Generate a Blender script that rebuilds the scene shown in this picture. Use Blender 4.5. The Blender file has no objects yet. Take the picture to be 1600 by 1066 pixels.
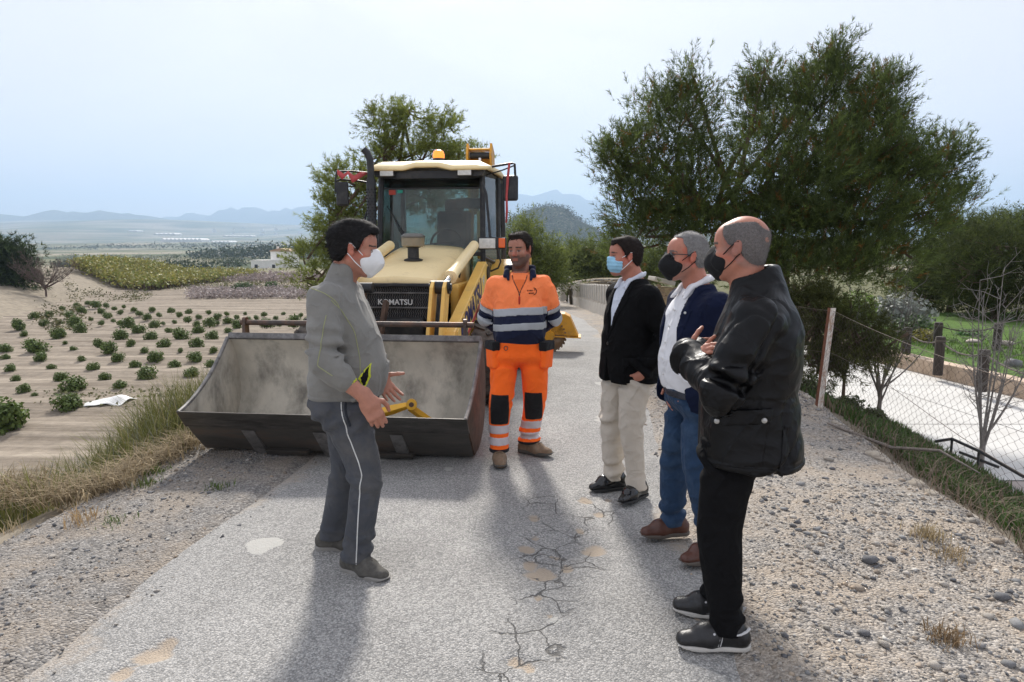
import bpy, math, random
import numpy as np
from mathutils import Vector, Matrix
R = math.radians
rng = np.random.default_rng(7)
random.seed(7)
scene = bpy.context.scene
COL = scene.collection

# ------------------------------------------------------------------ camera
CAM_H = 1.65
PITCH = math.atan(148 / 1067.0)
cam_d = bpy.data.cameras.new('camera')
cam_d.lens = 24.0
cam_d.sensor_width = 36.0
cam_d.clip_start = 0.05
cam_d.clip_end = 60000
cam = bpy.data.objects.new('camera', cam_d)
COL.objects.link(cam)
cam.location = (0, 0, CAM_H)
cam.rotation_euler = (math.pi / 2 - PITCH, 0, 0)
scene.camera = cam

# ------------------------------------------------------------------ sky, sun, exposure
SUN_EL, SUN_AZ = R(37), R(-3)          # azimuth measured from +Y towards +X
world = bpy.data.worlds.new('World')
scene.world = world
world.use_nodes = True
wn = world.node_tree
for n in list(wn.nodes):
    wn.nodes.remove(n)
w_out = wn.nodes.new('ShaderNodeOutputWorld')
w_bg = wn.nodes.new('ShaderNodeBackground')
w_sky = wn.nodes.new('ShaderNodeTexSky')
w_sky.sky_type = 'NISHITA'
w_sky.sun_disc = False
w_sky.sun_elevation = SUN_EL
w_sky.sun_rotation = SUN_AZ
w_sky.air_density = 1.0
w_sky.dust_density = 2.0
w_sky.ozone_density = 1.5
w_tc = wn.nodes.new('ShaderNodeTexCoord')
w_map = wn.nodes.new('ShaderNodeMapping')
w_map.inputs['Scale'].default_value = (1.0, 1.0, 3.2)
w_noise = wn.nodes.new('ShaderNodeTexNoise')
w_noise.inputs['Scale'].default_value = 1.7
w_noise.inputs['Detail'].default_value = 5
w_noise.inputs['Roughness'].default_value = 0.55
w_noise.inputs['Distortion'].default_value = 0.6
w_ramp = wn.nodes.new('ShaderNodeValToRGB')
w_ramp.color_ramp.elements[0].position = 0.36
w_ramp.color_ramp.elements[0].color = (0.88, 0.88, 0.88, 1)
w_ramp.color_ramp.elements[1].position = 0.62
w_ramp.color_ramp.elements[1].color = (0.98, 0.98, 0.98, 1)
w_mix = wn.nodes.new('ShaderNodeMixRGB')
w_mix.inputs['Color2'].default_value = (5.1, 5.0, 5.35, 1)      # thin high cloud veil, before the strength factor
w_bg.inputs['Strength'].default_value = 0.1
wn.links.new(w_tc.outputs['Generated'], w_map.inputs['Vector'])
wn.links.new(w_map.outputs['Vector'], w_noise.inputs['Vector'])
wn.links.new(w_noise.outputs['Fac'], w_ramp.inputs['Fac'])
wn.links.new(w_ramp.outputs['Color'], w_mix.inputs['Fac'])
wn.links.new(w_sky.outputs['Color'], w_mix.inputs['Color1'])
wn.links.new(w_mix.outputs['Color'], w_bg.inputs['Color'])
wn.links.new(w_bg.outputs['Background'], w_out.inputs['Surface'])

sun_d = bpy.data.lights.new('sun', 'SUN')
sun_d.energy = 3.4
sun_d.angle = R(7.0)
sun_d.color = (1.0, 0.95, 0.88)
sun = bpy.data.objects.new('sun', sun_d)
COL.objects.link(sun)
_sd = Vector((math.sin(SUN_AZ) * math.cos(SUN_EL), math.cos(SUN_AZ) * math.cos(SUN_EL), math.sin(SUN_EL)))
sun.rotation_euler = _sd.to_track_quat('Z', 'Y').to_euler()
sun.location = (0, 0, 30)

scene.view_settings.view_transform = 'Standard'
scene.view_settings.look = 'None'
scene.view_settings.exposure = 0.92
scene.view_settings.gamma = 1.0
scene.view_settings.use_curve_mapping = False
scene.cycles.max_bounces = 6
scene.cycles.diffuse_bounces = 3
scene.cycles.transparent_max_bounces = 12
scene.cycles.volume_bounces = 0
scene.cycles.use_denoising = True

# ------------------------------------------------------------------ helpers
def tag(o, label=None, cat=None, group=None, kind=None):
    if label: o['label'] = label
    if cat: o['category'] = cat
    if group: o['group'] = group
    if kind: o['kind'] = kind
    return o

def empty(name, loc=(0, 0, 0), rz=0.0, parent=None):
    o = bpy.data.objects.new(name, None)
    COL.objects.link(o)
    o.location = loc
    o.rotation_euler = (0, 0, rz)
    o.empty_display_size = 0.1
    if parent: o.parent = parent
    return o

def link(name, me, parent=None, loc=None):
    o = bpy.data.objects.new(name, me)
    COL.objects.link(o)
    if parent is not None: o.parent = parent
    if loc is not None: o.location = loc
    return o

def np_mesh(name, V, F, mats=(), smooth=False, col=None, midx=None):
    """V (n,3), F (m,3|4) int arrays, or a list of such arrays of different width"""
    me = bpy.data.meshes.new(name)
    V = np.asarray(V, np.float32)
    Fs = F if isinstance(F, list) else [F]
    Fs = [np.asarray(f, np.int32) for f in Fs if len(f)]
    me.vertices.add(len(V))
    me.vertices.foreach_set('co', V.ravel())
    nl = sum(f.size for f in Fs); nf = sum(len(f) for f in Fs)
    me.loops.add(nl)
    me.polygons.add(nf)
    me.loops.foreach_set('vertex_index', np.concatenate([f.ravel() for f in Fs]))
    tot = np.concatenate([np.full(len(f), f.shape[1], np.int32) for f in Fs])
    st = np.concatenate([[0], np.cumsum(tot)[:-1]]).astype(np.int32)
    me.polygons.foreach_set('loop_start', st)
    me.polygons.foreach_set('loop_total', tot)
    if smooth:
        me.polygons.foreach_set('use_smooth', np.ones(nf, bool))
    for m in mats: me.materials.append(m)
    if midx is not None:
        me.polygons.foreach_set('material_index', np.asarray(midx, np.int32))
    if col is not None:
        set_col(me, col)
    me.update(calc_edges=True)
    me.validate()
    return me

def set_col(me, col, name='Col'):
    a = me.attributes.new(name, 'FLOAT_COLOR', 'POINT')
    c = np.ones((len(me.vertices), 4), np.float32)
    c[:, :3] = col
    a.data.foreach_set('color', c.ravel())

def rotm(axis, ang):
    return np.array(Matrix.Rotation(ang, 3, axis))

def frame_from(d):
    d = np.asarray(d, float); d = d / (np.linalg.norm(d) + 1e-12)
    u = np.array([0, 0, 1.0]) if abs(d[2]) < 0.9 else np.array([1.0, 0, 0])
    a = np.cross(u, d); a /= np.linalg.norm(a)
    b = np.cross(d, a)
    return a, b, d

class MB:
    """collects shapes; build() links them as ONE mesh object"""
    def __init__(s):
        s.v = []; s.f = []; s.n = 0
    def add(s, V, F, M=None):
        V = np.asarray(V, float)
        if M is not None:
            V = V @ np.asarray(M[0]).T + np.asarray(M[1])
        s.v.append(V)
        for f in F: s.f.append([i + s.n for i in f])
        s.n += len(V)
        return s
    def box(s, c, size, rot=None):
        x, y, z = [k / 2 for k in size]
        V = np.array([[-x, -y, -z], [x, -y, -z], [x, y, -z], [-x, y, -z], [-x, -y, z], [x, -y, z], [x, y, z], [-x, y, z]])
        if rot is not None: V = V @ np.asarray(rot).T
        V = V + np.asarray(c, float)
        return s.add(V, [(0, 3, 2, 1), (4, 5, 6, 7), (0, 1, 5, 4), (1, 2, 6, 5), (2, 3, 7, 6), (3, 0, 4, 7)])
    def prism(s, pts, a, b, axis='x'):
        """closed 2-D outline extruded from a to b along axis; pts are the other two coords in order"""
        n = len(pts)
        def mk(p, t):
            if axis == 'x': return (t, p[0], p[1])
            if axis == 'y': return (p[0], t, p[1])
            return (p[0], p[1], t)
        V = [mk(p, a) for p in pts] + [mk(p, b) for p in pts]
        F = [list(range(n))[::-1], list(range(n, 2 * n))] + [[i, (i + 1) % n, n + (i + 1) % n, n + i] for i in range(n)]
        return s.add(V, F)
    def tube(s, pts, r, seg=8, cap=True):
        pts = np.asarray(pts, float); n = len(pts)
        r = np.broadcast_to(np.asarray(r, float), (n,))
        T = np.gradient(pts, axis=0)
        a, b, _ = frame_from(T[0])
        V = []
        for i in range(n):
            d = T[i] / (np.linalg.norm(T[i]) + 1e-12)
            a = a - d * np.dot(a, d); a /= np.linalg.norm(a) + 1e-12
            b = np.cross(d, a)
            for k in range(seg):
                t = 2 * math.pi * k / seg
                V.append(pts[i] + r[i] * (math.cos(t) * a + math.sin(t) * b))
        F = []
        for i in range(n - 1):
            for k in range(seg):
                k2 = (k + 1) % seg
                F.append((i * seg + k, i * seg + k2, (i + 1) * seg + k2, (i + 1) * seg + k))
        if cap:
            F.append(list(range(seg))[::-1]); F.append([(n - 1) * seg + k for k in range(seg)])
        return s.add(V, F)
    def cyl(s, p0, p1, r, seg=16, r1=None):
        return s.tube([p0, p1], [r, r if r1 is None else r1], seg)
    def lathe(s, prof, c=(0, 0, 0), axis=(0, 0, 1), seg=24):
        """prof: list of (radius, height) along axis"""
        a, b, d = frame_from(axis)
        c = np.asarray(c, float)
        V = []; n = len(prof)
        for (r, h) in prof:
            for k in range(seg):
                t = 2 * math.pi * k / seg
                V.append(c + d * h + r * (math.cos(t) * a + math.sin(t) * b))
        F = []
        for i in range(n - 1):
            for k in range(seg):
                k2 = (k + 1) % seg
                F.append((i * seg + k, i * seg + k2, (i + 1) * seg + k2, (i + 1) * seg + k))
        F.append(list(range(seg))[::-1]); F.append([(n - 1) * seg + k for k in range(seg)])
        return s.add(V, F)
    def sheet(s, grid):
        """grid[i][j] of points -> quads"""
        g = np.asarray(grid, float); n, m, _ = g.shape
        F = [(i * m + j, i * m + j + 1, (i + 1) * m + j + 1, (i + 1) * m + j) for i in range(n - 1) for j in range(m - 1)]
        return s.add(g.reshape(-1, 3), F)
    def build(s, name, mat, parent=None, smooth=False, bevel=0.0, solid=0.0, loc=None):
        me = bpy.data.meshes.new(name)
        me.from_pydata(np.concatenate(s.v).tolist(), [], s.f)
        if smooth:
            me.polygons.foreach_set('use_smooth', np.ones(len(me.polygons), bool))
            if hasattr(me, 'set_sharp_from_angle'): me.set_sharp_from_angle(angle=R(38))
        if mat: me.materials.append(mat)
        me.update()
        o = link(name, me, parent, loc)
        if solid:
            md = o.modifiers.new('solid', 'SOLIDIFY'); md.thickness = solid; md.offset = 0
        if bevel:
            md = o.modifiers.new('bevel', 'BEVEL'); md.width = bevel; md.segments = 2; md.limit_method = 'ANGLE'; md.angle_limit = R(40)
        return o

# ------------------------------------------------------------------ materials
_mats = {}
def N(nt, t, **kw):
    n = nt.nodes.new(t)
    for k, v in kw.items():
        if k in n.inputs: n.inputs[k].default_value = v
        else: setattr(n, k, v)
    return n

def mat(name, color=(0.5, 0.5, 0.5), rough=0.6, metal=0.0, var=0.0, vscale=8.0, var2=None, bump=0.0, bscale=60.0,
        attr=None, spec=0.5, coat=0.0, dirt=None, dscale=6.0, damt=0.5, dlo=0.5, dhi=0.7, trans=0.0, sheen=0.0, backl=0.0, rvar=0.0, stretch=None, ridged=False):
    """procedural surface: base colour or vertex colour, large noise variation, patches of a second colour, fine relief"""
    if name in _mats: return _mats[name]
    m = bpy.data.materials.new(name); m.use_nodes = True
    nt = m.node_tree; L = nt.links.new
    b = nt.nodes['Principled BSDF']
    b.inputs['Roughness'].default_value = rough
    b.inputs['Metallic'].default_value = metal
    b.inputs['Specular IOR Level'].default_value = spec
    if coat: b.inputs['Coat Weight'].default_value = coat; b.inputs['Coat Roughness'].default_value = 0.2
    if sheen: b.inputs['Sheen Weight'].default_value = sheen; b.inputs['Sheen Roughness'].default_value = 0.6
    if trans: b.inputs['Transmission Weight'].default_value = trans
    tc = N(nt, 'ShaderNodeTexCoord')
    vec = tc.outputs['Object']
    if stretch:
        mp = N(nt, 'ShaderNodeMapping'); mp.inputs['Scale'].default_value = stretch
        L(vec, mp.inputs['Vector']); vec = mp.outputs['Vector']
    if attr:
        at = N(nt, 'ShaderNodeAttribute', attribute_name=attr); cur = at.outputs['Color']
    else:
        rg = N(nt, 'ShaderNodeRGB'); rg.outputs[0].default_value = (*color, 1); cur = rg.outputs[0]
    if var:
        n = N(nt, 'ShaderNodeTexNoise', Scale=vscale, Detail=6.0, Roughness=0.6)
        L(vec, n.inputs['Vector'])
        mr = N(nt, 'ShaderNodeMapRange'); mr.inputs['From Min'].default_value = 0.3; mr.inputs['From Max'].default_value = 0.7
        mr.inputs['To Min'].default_value = 1 - var; mr.inputs['To Max'].default_value = 1 + var
        L(n.outputs['Fac'], mr.inputs['Value'])
        mx = N(nt, 'ShaderNodeMixRGB', blend_type='MULTIPLY'); mx.inputs['Fac'].default_value = 1
        L(cur, mx.inputs['Color1']); L(mr.outputs['Result'], mx.inputs['Color2']); cur = mx.outputs['Color']
    if dirt is not None:
        n = N(nt, 'ShaderNodeTexNoise', Scale=dscale, Detail=8.0, Roughness=0.68)
        L(vec, n.inputs['Vector'])
        mr = N(nt, 'ShaderNodeMapRange'); mr.inputs['From Min'].default_value = dlo; mr.inputs['From Max'].default_value = dhi
        mr.inputs['To Max'].default_value = damt
        L(n.outputs['Fac'], mr.inputs['Value'])
        mx = N(nt, 'ShaderNodeMixRGB'); mx.inputs['Color2'].default_value = (*dirt, 1)
        L(mr.outputs['Result'], mx.inputs['Fac']); L(cur, mx.inputs['Color1']); cur = mx.outputs['Color']
        if rvar:
            ad = N(nt, 'ShaderNodeMath', operation='MULTIPLY_ADD'); ad.inputs[1].default_value = rvar; ad.inputs[2].default_value = rough
            L(mr.outputs['Result'], ad.inputs[0]); L(ad.outputs[0], b.inputs['Roughness'])
    L(cur, b.inputs['Base Color'])
    if bump:
        n = N(nt, 'ShaderNodeTexNoise', Scale=bscale, Detail=2.5 if ridged else 4.0, Roughness=0.45 if ridged else 0.6)
        if ridged: n.noise_type = 'RIDGED_MULTIFRACTAL'; n.normalize = False; n.inputs['Offset'].default_value = .9; n.inputs['Gain'].default_value = 1.6; n.inputs['Distortion'].default_value = .5
        L(vec, n.inputs['Vector'])
        bp = N(nt, 'ShaderNodeBump'); bp.inputs['Strength'].default_value = 0.6; bp.inputs['Distance'].default_value = bump
        L(n.outputs['Fac'], bp.inputs['Height']); L(bp.outputs['Normal'], b.inputs['Normal'])
    if backl:
        out = nt.nodes['Material Output']
        tr = N(nt, 'ShaderNodeBsdfTranslucent'); ms = N(nt, 'ShaderNodeMixShader'); ms.inputs[0].default_value = backl
        L(cur, tr.inputs['Color']); L(b.outputs[0], ms.inputs[1]); L(tr.outputs[0], ms.inputs[2]); L(ms.outputs[0], out.inputs['Surface'])
    _mats[name] = m
    return m

def glass_mat(name, tint=(0.8, 0.9, 0.86), alpha=0.25, rough=0.02, dust=0.12):
    if name in _mats: return _mats[name]
    m = bpy.data.materials.new(name); m.use_nodes = True
    nt = m.node_tree; L = nt.links.new
    for n in list(nt.nodes): nt.nodes.remove(n)
    out = N(nt, 'ShaderNodeOutputMaterial')
    tr = N(nt, 'ShaderNodeBsdfTransparent'); tr.inputs[0].default_value = (*tint, 1)
    gl = N(nt, 'ShaderNodeBsdfGlossy'); gl.inputs['Roughness'].default_value = rough
    fr = N(nt, 'ShaderNodeFresnel'); fr.inputs['IOR'].default_value = 1.5
    ms = N(nt, 'ShaderNodeMixShader'); L(fr.outputs[0], ms.inputs[0]); L(tr.outputs[0], ms.inputs[1]); L(gl.outputs[0], ms.inputs[2])
    df = N(nt, 'ShaderNodeBsdfDiffuse'); df.inputs[0].default_value = (0.42, 0.40, 0.36, 1)
    nz = N(nt, 'ShaderNodeTexNoise', Scale=3.0, Detail=7.0, Roughness=0.7)
    tc = N(nt, 'ShaderNodeTexCoord'); L(tc.outputs['Object'], nz.inputs['Vector'])
    mr = N(nt, 'ShaderNodeMapRange'); mr.inputs['From Min'].default_value = 0.35; mr.inputs['From Max'].default_value = 0.75; mr.inputs['To Max'].default_value = dust
    L(nz.outputs['Fac'], mr.inputs['Value'])
    m2 = N(nt, 'ShaderNodeMixShader'); L(mr.outputs['Result'], m2.inputs[0]); L(ms.outputs[0], m2.inputs[1]); L(df.outputs[0], m2.inputs[2])
    L(m2.outputs[0], out.inputs['Surface'])
    _mats[name] = m
    return m

# smooth pseudo-noise for geometry
class Nz:
    def __init__(s, seed, n=10, lo=1.0, hi=4.0):
        r = np.random.default_rng(seed)
        d = r.normal(size=(n, 3)); d /= np.linalg.norm(d, axis=1)[:, None]
        s.k = d * np.exp(r.uniform(math.log(lo), math.log(hi), n))[:, None]
        s.p = r.uniform(0, 6.283, n); s.n = n
    def __call__(s, P):
        P = np.asarray(P, np.float32)
        o = np.zeros(P.shape[:-1], np.float32)
        for k, p in zip(s.k.astype(np.float32), s.p.astype(np.float32)):
            o += np.sin(P @ k + p)
        return o / math.sqrt(s.n)

def sstep(a, b, x):
    t = np.clip((x - a) / (b - a), 0, 1)
    return t * t * (3 - 2 * t)

def unproj(px, py, z=0.0):
    """where the ray of a reference-photo pixel meets the level z (used to lay out real positions)"""
    u = (px - 800) / 1067.0; v = (533 - py) / 1067.0
    d = (u, math.cos(PITCH) + v * math.sin(PITCH), -math.sin(PITCH) + v * math.cos(PITCH))
    t = (z - CAM_H) / d[2]
    return np.array([d[0] * t, d[1] * t, z])

def place_at(px, py, y):
    """point of that ray at distance y"""
    u = (px - 800) / 1067.0; v = (533 - py) / 1067.0
    d = (u, math.cos(PITCH) + v * math.sin(PITCH), -math.sin(PITCH) + v * math.cos(PITCH))
    t = y / d[1]
    return np.array([d[0] * t, y, CAM_H + d[2] * t])
# ================================================================== the lie of the land
def xr(y): return np.interp(y, [-8, 0, 10, 17, 30, 45, 60, 90, 140], [-.2, .75, 1.9, 2.05, 1.8, 0.4, -2.5, -12, -40])
def xl(y): return xr(y) - np.interp(y, [0, 12, 40], [3.12, 3.15, 3.3])
def zroad(y): return np.interp(y, [-50, 10, 18, 32, 60, 90, 140], [0, 0, -.25, -.95, -2.2, -3.2, -3.6])
FIELD_Z = -3.2
DRIVE_Z = -0.9
nzA = Nz(1, 10, 0.25, 1.2); nzB = Nz(2, 10, 1.5, 6.0); nzFar = Nz(3, 12, 0.0008, 0.006)

def fence_x(y): return np.interp(y, [-4, 3.55, 7.25, 12, 20], [1.75, 2.78, 3.33, 3.75, 4.0])

def far_level(x, y):
    d = np.sqrt(x * x + y * y)
    left = np.interp(d, [0, 170, 230, 400, 800, 1500, 3000, 4500, 6000, 9000], [-3.3, -3.6, -7, -9, -10, -6, 14, 70, 150, 240])
    right = np.interp(d, [0, 25, 60, 200, 500, 900, 3000, 9000], [-1.0, -1.1, -2.0, -6, -8, -4, 20, 60])
    t = sstep(-0.12, 0.10, np.arctan2(x, np.maximum(y, 1)))
    z = left * (1 - t) + right * t
    P = np.stack([x, y, 0 * x], -1)
    return z + nzFar(P) * np.interp(d, [0, 250, 900, 3000, 9000], [0, 0.3, 3.0, 14, 60])

def height(x, y):
    zr = zroad(y)
    P = np.stack([x, y, 0 * x], -1)
    e = xl(y) - x
    left = zr + np.interp(e, [0, 0.9, 1.4, 2.3, 4.2, 6.0], [0, -.02, -.16, -.75, -2.3, -3.2]) * np.clip((zr + 3.3) / 3.3, 0.05, 1)
    left = np.where(e > 6, np.minimum(left, far_level(x, y)) * 0 + far_level(x, y), left)
    w = sstep(4.8, 7.5, e); left = left * (1 - w) + far_level(x, y) * w
    # earth bank on the far left of the field
    bx = np.interp(y, [20, 46, 94, 150], [-27, -34, -49, -60])
    up = sstep(0, 9, bx - x) * sstep(30, 50, y) * (1 - sstep(110, 150, y)) * 2.0
    left = left + up
    f = fence_x(y); s = x - f
    sl = np.interp(s, [0, 0.35, 1.5, 2.1, 3.0], [0, -.12, -.62, -.92, -1.0])
    right = zr - 0.06 * np.clip(x - xr(y), 0, 1.8) + sl
    w = sstep(9, 22, s); right = right * (1 - w) + far_level(x, y) * w
    wy = sstep(16, 30, y) * sstep(0.8, 3.0, s)
    right = right * (1 - wy) + np.minimum(right, far_level(x, y)) * wy
    z = np.where(x < xl(y), left, np.where(x > xr(y), right, zr))
    far = sstep(95, 150, y); z = z * (1 - far) + far_level(x, y) * far
    near = np.exp(-((y - 5) / 60.0) ** 2)
    z = z + (nzA(P) * 0.03 + nzB(P) * 0.012) * np.where((x > xl(y) - .1) & (x < xr(y) + .1), 0, 1) * near
    return z

# ---- base ground sheet
tx = np.linspace(-8.45, 8.45, 370); gx = 2.0 * np.sinh(tx) + 0.5
ty = np.linspace(-2.3, 8.75, 280); gy = 4.0 + 2.0 * np.sinh(ty)
GX, GY = np.meshgrid(gx, gy)
GZ = height(GX, GY)
# sit below the sheets that lie on top of it
in_road = (GX > xl(GY) - 1.15) & (GX < fence_x(GY) + 0.15) & (GY < 95)
GZ = GZ - np.where(in_road, 0.10, 0)
in_field = (GX < xl(GY) - 6.3) & (GY > 6) & (GY < 92) & (GX > -75)
GZ = GZ - np.where(in_field, 0.25, 0)
in_drive = (GX > fence_x(GY) + 1.9) & (GX < 45) & (GY < 30) & (GY > -10)
GZ = np.where(in_drive, np.minimum(GZ, DRIVE_Z - 0.15), GZ)
n, m = GX.shape
idx = np.arange(n * m).reshape(n, m)
F = np.stack([idx[:-1, :-1], idx[:-1, 1:], idx[1:, 1:], idx[1:, :-1]], -1).reshape(-1, 4)
P = np.stack([GX, GY, GZ], -1).reshape(-1, 3)
dist = np.hypot(P[:, 0], P[:, 1])
pat = Nz(11, 12, 0.004, 0.03)(P * [1, 0.35, 0]); pat2 = Nz(12, 10, 0.02, 0.12)(P * [1, .5, 0])
cN = np.array([.25, .215, .165]); cA = np.array([.12, .13, .06]); cB = np.array([.19, .165, .11]); cC = np.array([.055, .07, .03]); cD = np.array([.27, .235, .17])
g = np.clip(pat * .5 + .5, 0, 1)[:, None]; h_ = np.clip(pat2 * .5 + .5, 0, 1)[:, None]
far_c = cB * (1 - g) + cA * g
far_c = np.where(h_ > .78, cC, far_c); far_c = np.where((h_ < .2), cD, far_c)
w = sstep(90, 200, dist)[:, None]
rightside = (sstep(6, 14, P[:, 0]) * (1 - sstep(150, 400, dist)))[:, None]
near_c = cN * (1 - rightside) + np.array([.12, .12, .06]) * rightside
gcol = near_c * (1 - w) + far_c * w
M_ground = mat('earth', attr='Col', rough=0.95, spec=0.1, var=0.25, vscale=2.2, bump=0.03, bscale=9.0)
ground = link('ground', np_mesh('ground', P, F, [M_ground], True, gcol))
tag(ground, 'dry earth of the valley floor and embankments', kind='structure')

# ---- mountains and hills, each a real ridge with depth
def ridge(name, D, depth, pts, color, mat_name, az_n=160, r_n=34, rough_h=0.05, seed=1, base=-40, bands=None):
    """pts: (photo x, photo y) of the skyline; the crest stands at distance D"""
    px = np.linspace(pts[0][0], pts[-1][0], az_n)
    py = np.interp(px, [p[0] for p in pts], [p[1] for p in pts])
    X = np.zeros((r_n, az_n)); Y = X.copy(); Z = X.copy()
    nz = Nz(seed, 14, 5.0 / depth, 30.0 / depth); nf = Nz(seed + 1, 14, 25.0 / depth, 110.0 / depth)
    for j in range(az_n):
        c = place_at(px[j], py[j], D)
        u = np.linspace(-1, 1, r_n) * depth
        yy = D + u
        X[:, j] = c[0] * (yy / D) ** 0.3; Y[:, j] = yy
        sh = np.exp(-(u / (depth * .48)) ** 2)
        Z[:, j] = base + (c[2] - base) * sh
    Q = np.stack([X, Y, 0 * X], -1)
    hh = (Z.max() - base)
    Z = Z + (nz(Q) * rough_h + nf(Q) * rough_h * .4) * hh * np.exp(-((Y - D) / (depth * .6)) ** 2)
    idx = np.arange(r_n * az_n).reshape(r_n, az_n)
    F = np.stack([idx[:-1, :-1], idx[:-1, 1:], idx[1:, 1:], idx[1:, :-1]], -1).reshape(-1, 4)
    P = np.stack([X, Y, Z], -1).reshape(-1, 3)
    m = mat(mat_name, color=color, rough=1.0, spec=0.0, var=.45, vscale=40.0 / depth, dirt=(.30, .26, .20), dscale=60.0 / depth, damt=.6, dlo=.52, dhi=.62)
    o = link(name, np_mesh(name, P, F, [m], True))
    tag(o, kind='structure')
    return o, (X, Y, Z)

ridge('mountains', 6500, 1300, [(-700, 350), (-300, 338), (-120, 342), (0, 336), (40, 338), (75, 331), (110, 334), (160, 330), (200, 333), (240, 342), (300, 350), (380, 356), (450, 362), (560, 368)], (.10, .11, .08), 'mountain_scrub', seed=21, base=-60)
ridge('mountains', 8600, 1000, [(-300, 352), (60, 350), (200, 344), (330, 336), (430, 328), (500, 324), (560, 318), (640, 325), (740, 312), (800, 303), (850, 299), (900, 306), (960, 318), (1040, 312), (1130, 322), (1200, 330)], (.10, .11, .10), 'mountain_far', seed=31, base=-60)
ridge('mountains', 7000, 1300, [(1000, 350), (1100, 340), (1200, 330), (1350, 336), (1450, 333), (1530, 326), (1600, 330), (1750, 320), (2100, 335), (2500, 345)], (.10, .11, .09), 'mountain_east', seed=41, base=-60)
hill_o, hill_g = ridge('hill', 1350, 330, [(700, 392), (790, 350), (818, 335), (838, 327), (858, 322), (876, 322), (888, 328), (900, 340), (925, 356), (945, 370), (975, 384), (1050, 392), (1160, 396)], (.045, .055, .028), 'hill_scrub', az_n=150, r_n=60, seed=51, base=-14, rough_h=.035)
ridge('hill', 2100, 300, [(850, 392), (930, 372), (985, 352), (1030, 356), (1075, 362), (1200, 368), (1400, 374), (1700, 372), (2200, 380)], (.12, .12, .07), 'hill_rear', seed=61, base=-20, rough_h=.06)
ridge('hill', 2700, 330, [(-400, 392), (0, 388), (120, 386), (230, 384), (330, 383), (430, 380), (520, 383), (640, 386), (760, 390)], (.19, .15, .10), 'plateau_earth', seed=71, base=-12, rough_h=.16)
ridge('hill', 1100, 170, [(330, 394), (380, 389), (430, 386), (520, 384), (600, 385), (700, 390)], (.07, .09, .04), 'plateau_wood', seed=81, base=-12, rough_h=.12)

# ---- road
M_asph = bpy.data.materials.new('asphalt'); M_asph.use_nodes = True
nt = M_asph.node_tree; L = nt.links.new; b = nt.nodes['Principled BSDF']; b.inputs['Roughness'].default_value = .92; b.inputs['Specular IOR Level'].default_value = .2
tc = N(nt, 'ShaderNodeTexCoord'); O = tc.outputs['Object']
v1 = N(nt, 'ShaderNodeTexVoronoi', Scale=120.0); L(O, v1.inputs['Vector'])
sep = N(nt, 'ShaderNodeSeparateColor'); L(v1.outputs['Color'], sep.inputs[0])
r1 = N(nt, 'ShaderNodeValToRGB'); e = r1.color_ramp.elements
e[0].position = .0; e[0].color = (.23, .228, .22, 1); e[1].position = 1.0; e[1].color = (.49, .475, .45, 1)
x = e.new(.35); x.color = (.315, .308, .294, 1); x = e.new(.7); x.color = (.40, .39, .37, 1)
L(sep.outputs[0], r1.inputs[0])
dk = N(nt, 'ShaderNodeMapRange'); dk.inputs['From Min'].default_value = .0; dk.inputs['From Max'].default_value = .75; dk.inputs['To Min'].default_value = 1.12; dk.inputs['To Max'].default_value = .66
L(v1.outputs['Distance'], dk.inputs['Value'])
mu = N(nt, 'ShaderNodeMixRGB', blend_type='MULTIPLY'); mu.inputs[0].default_value = 1; L(r1.outputs[0], mu.inputs[1]); L(dk.outputs[0], mu.inputs[2])
n2 = N(nt, 'ShaderNodeTexNoise', Scale=1.3, Detail=6.0, Roughness=.6); L(O, n2.inputs['Vector'])
m2 = N(nt, 'ShaderNodeMapRange'); m2.inputs['From Min'].default_value = .3; m2.inputs['From Max'].default_value = .7; m2.inputs['To Min'].default_value = .9; m2.inputs['To Max'].default_value = 1.25
L(n2.outputs['Fac'], m2.inputs['Value'])
mu2 = N(nt, 'ShaderNodeMixRGB', blend_type='MULTIPLY'); mu2.inputs[0].default_value = 1; L(mu.outputs[0], mu2.inputs[1]); L(m2.outputs[0], mu2.inputs[2])
# bare soil (red), pale mortar (green), cracked zones (blue) come from the mesh
at = N(nt, 'ShaderNodeAttribute', attribute_name='Wear'); sw = N(nt, 'ShaderNodeSeparateColor'); L(at.outputs['Color'], sw.inputs[0])
n3 = N(nt, 'ShaderNodeTexNoise', Scale=24.0, Detail=6.0, Roughness=.7); L(O, n3.inputs['Vector'])
def thr(src, lo, hi):
    a = N(nt, 'ShaderNodeMath', operation='MULTIPLY_ADD'); a.inputs[1].default_value = .55; L(n3.outputs['Fac'], a.inputs[0]); L(src, a.inputs[2])
    mr = N(nt, 'ShaderNodeMapRange'); mr.inputs['From Min'].default_value = lo; mr.inputs['From Max'].default_value = hi; L(a.outputs[0], mr.inputs['Value']); return mr.outputs[0]
soil = N(nt, 'ShaderNodeMixRGB'); soil.inputs[2].default_value = (.39, .325, .255, 1); L(thr(sw.outputs[0], .66, .95), soil.inputs[0]); L(mu2.outputs[0], soil.inputs[1])
pale = N(nt, 'ShaderNodeMixRGB'); pale.inputs[2].default_value = (.44, .43, .40, 1); L(thr(sw.outputs[1], .72, .78), pale.inputs[0]); L(soil.outputs[0], pale.inputs[1])
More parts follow.
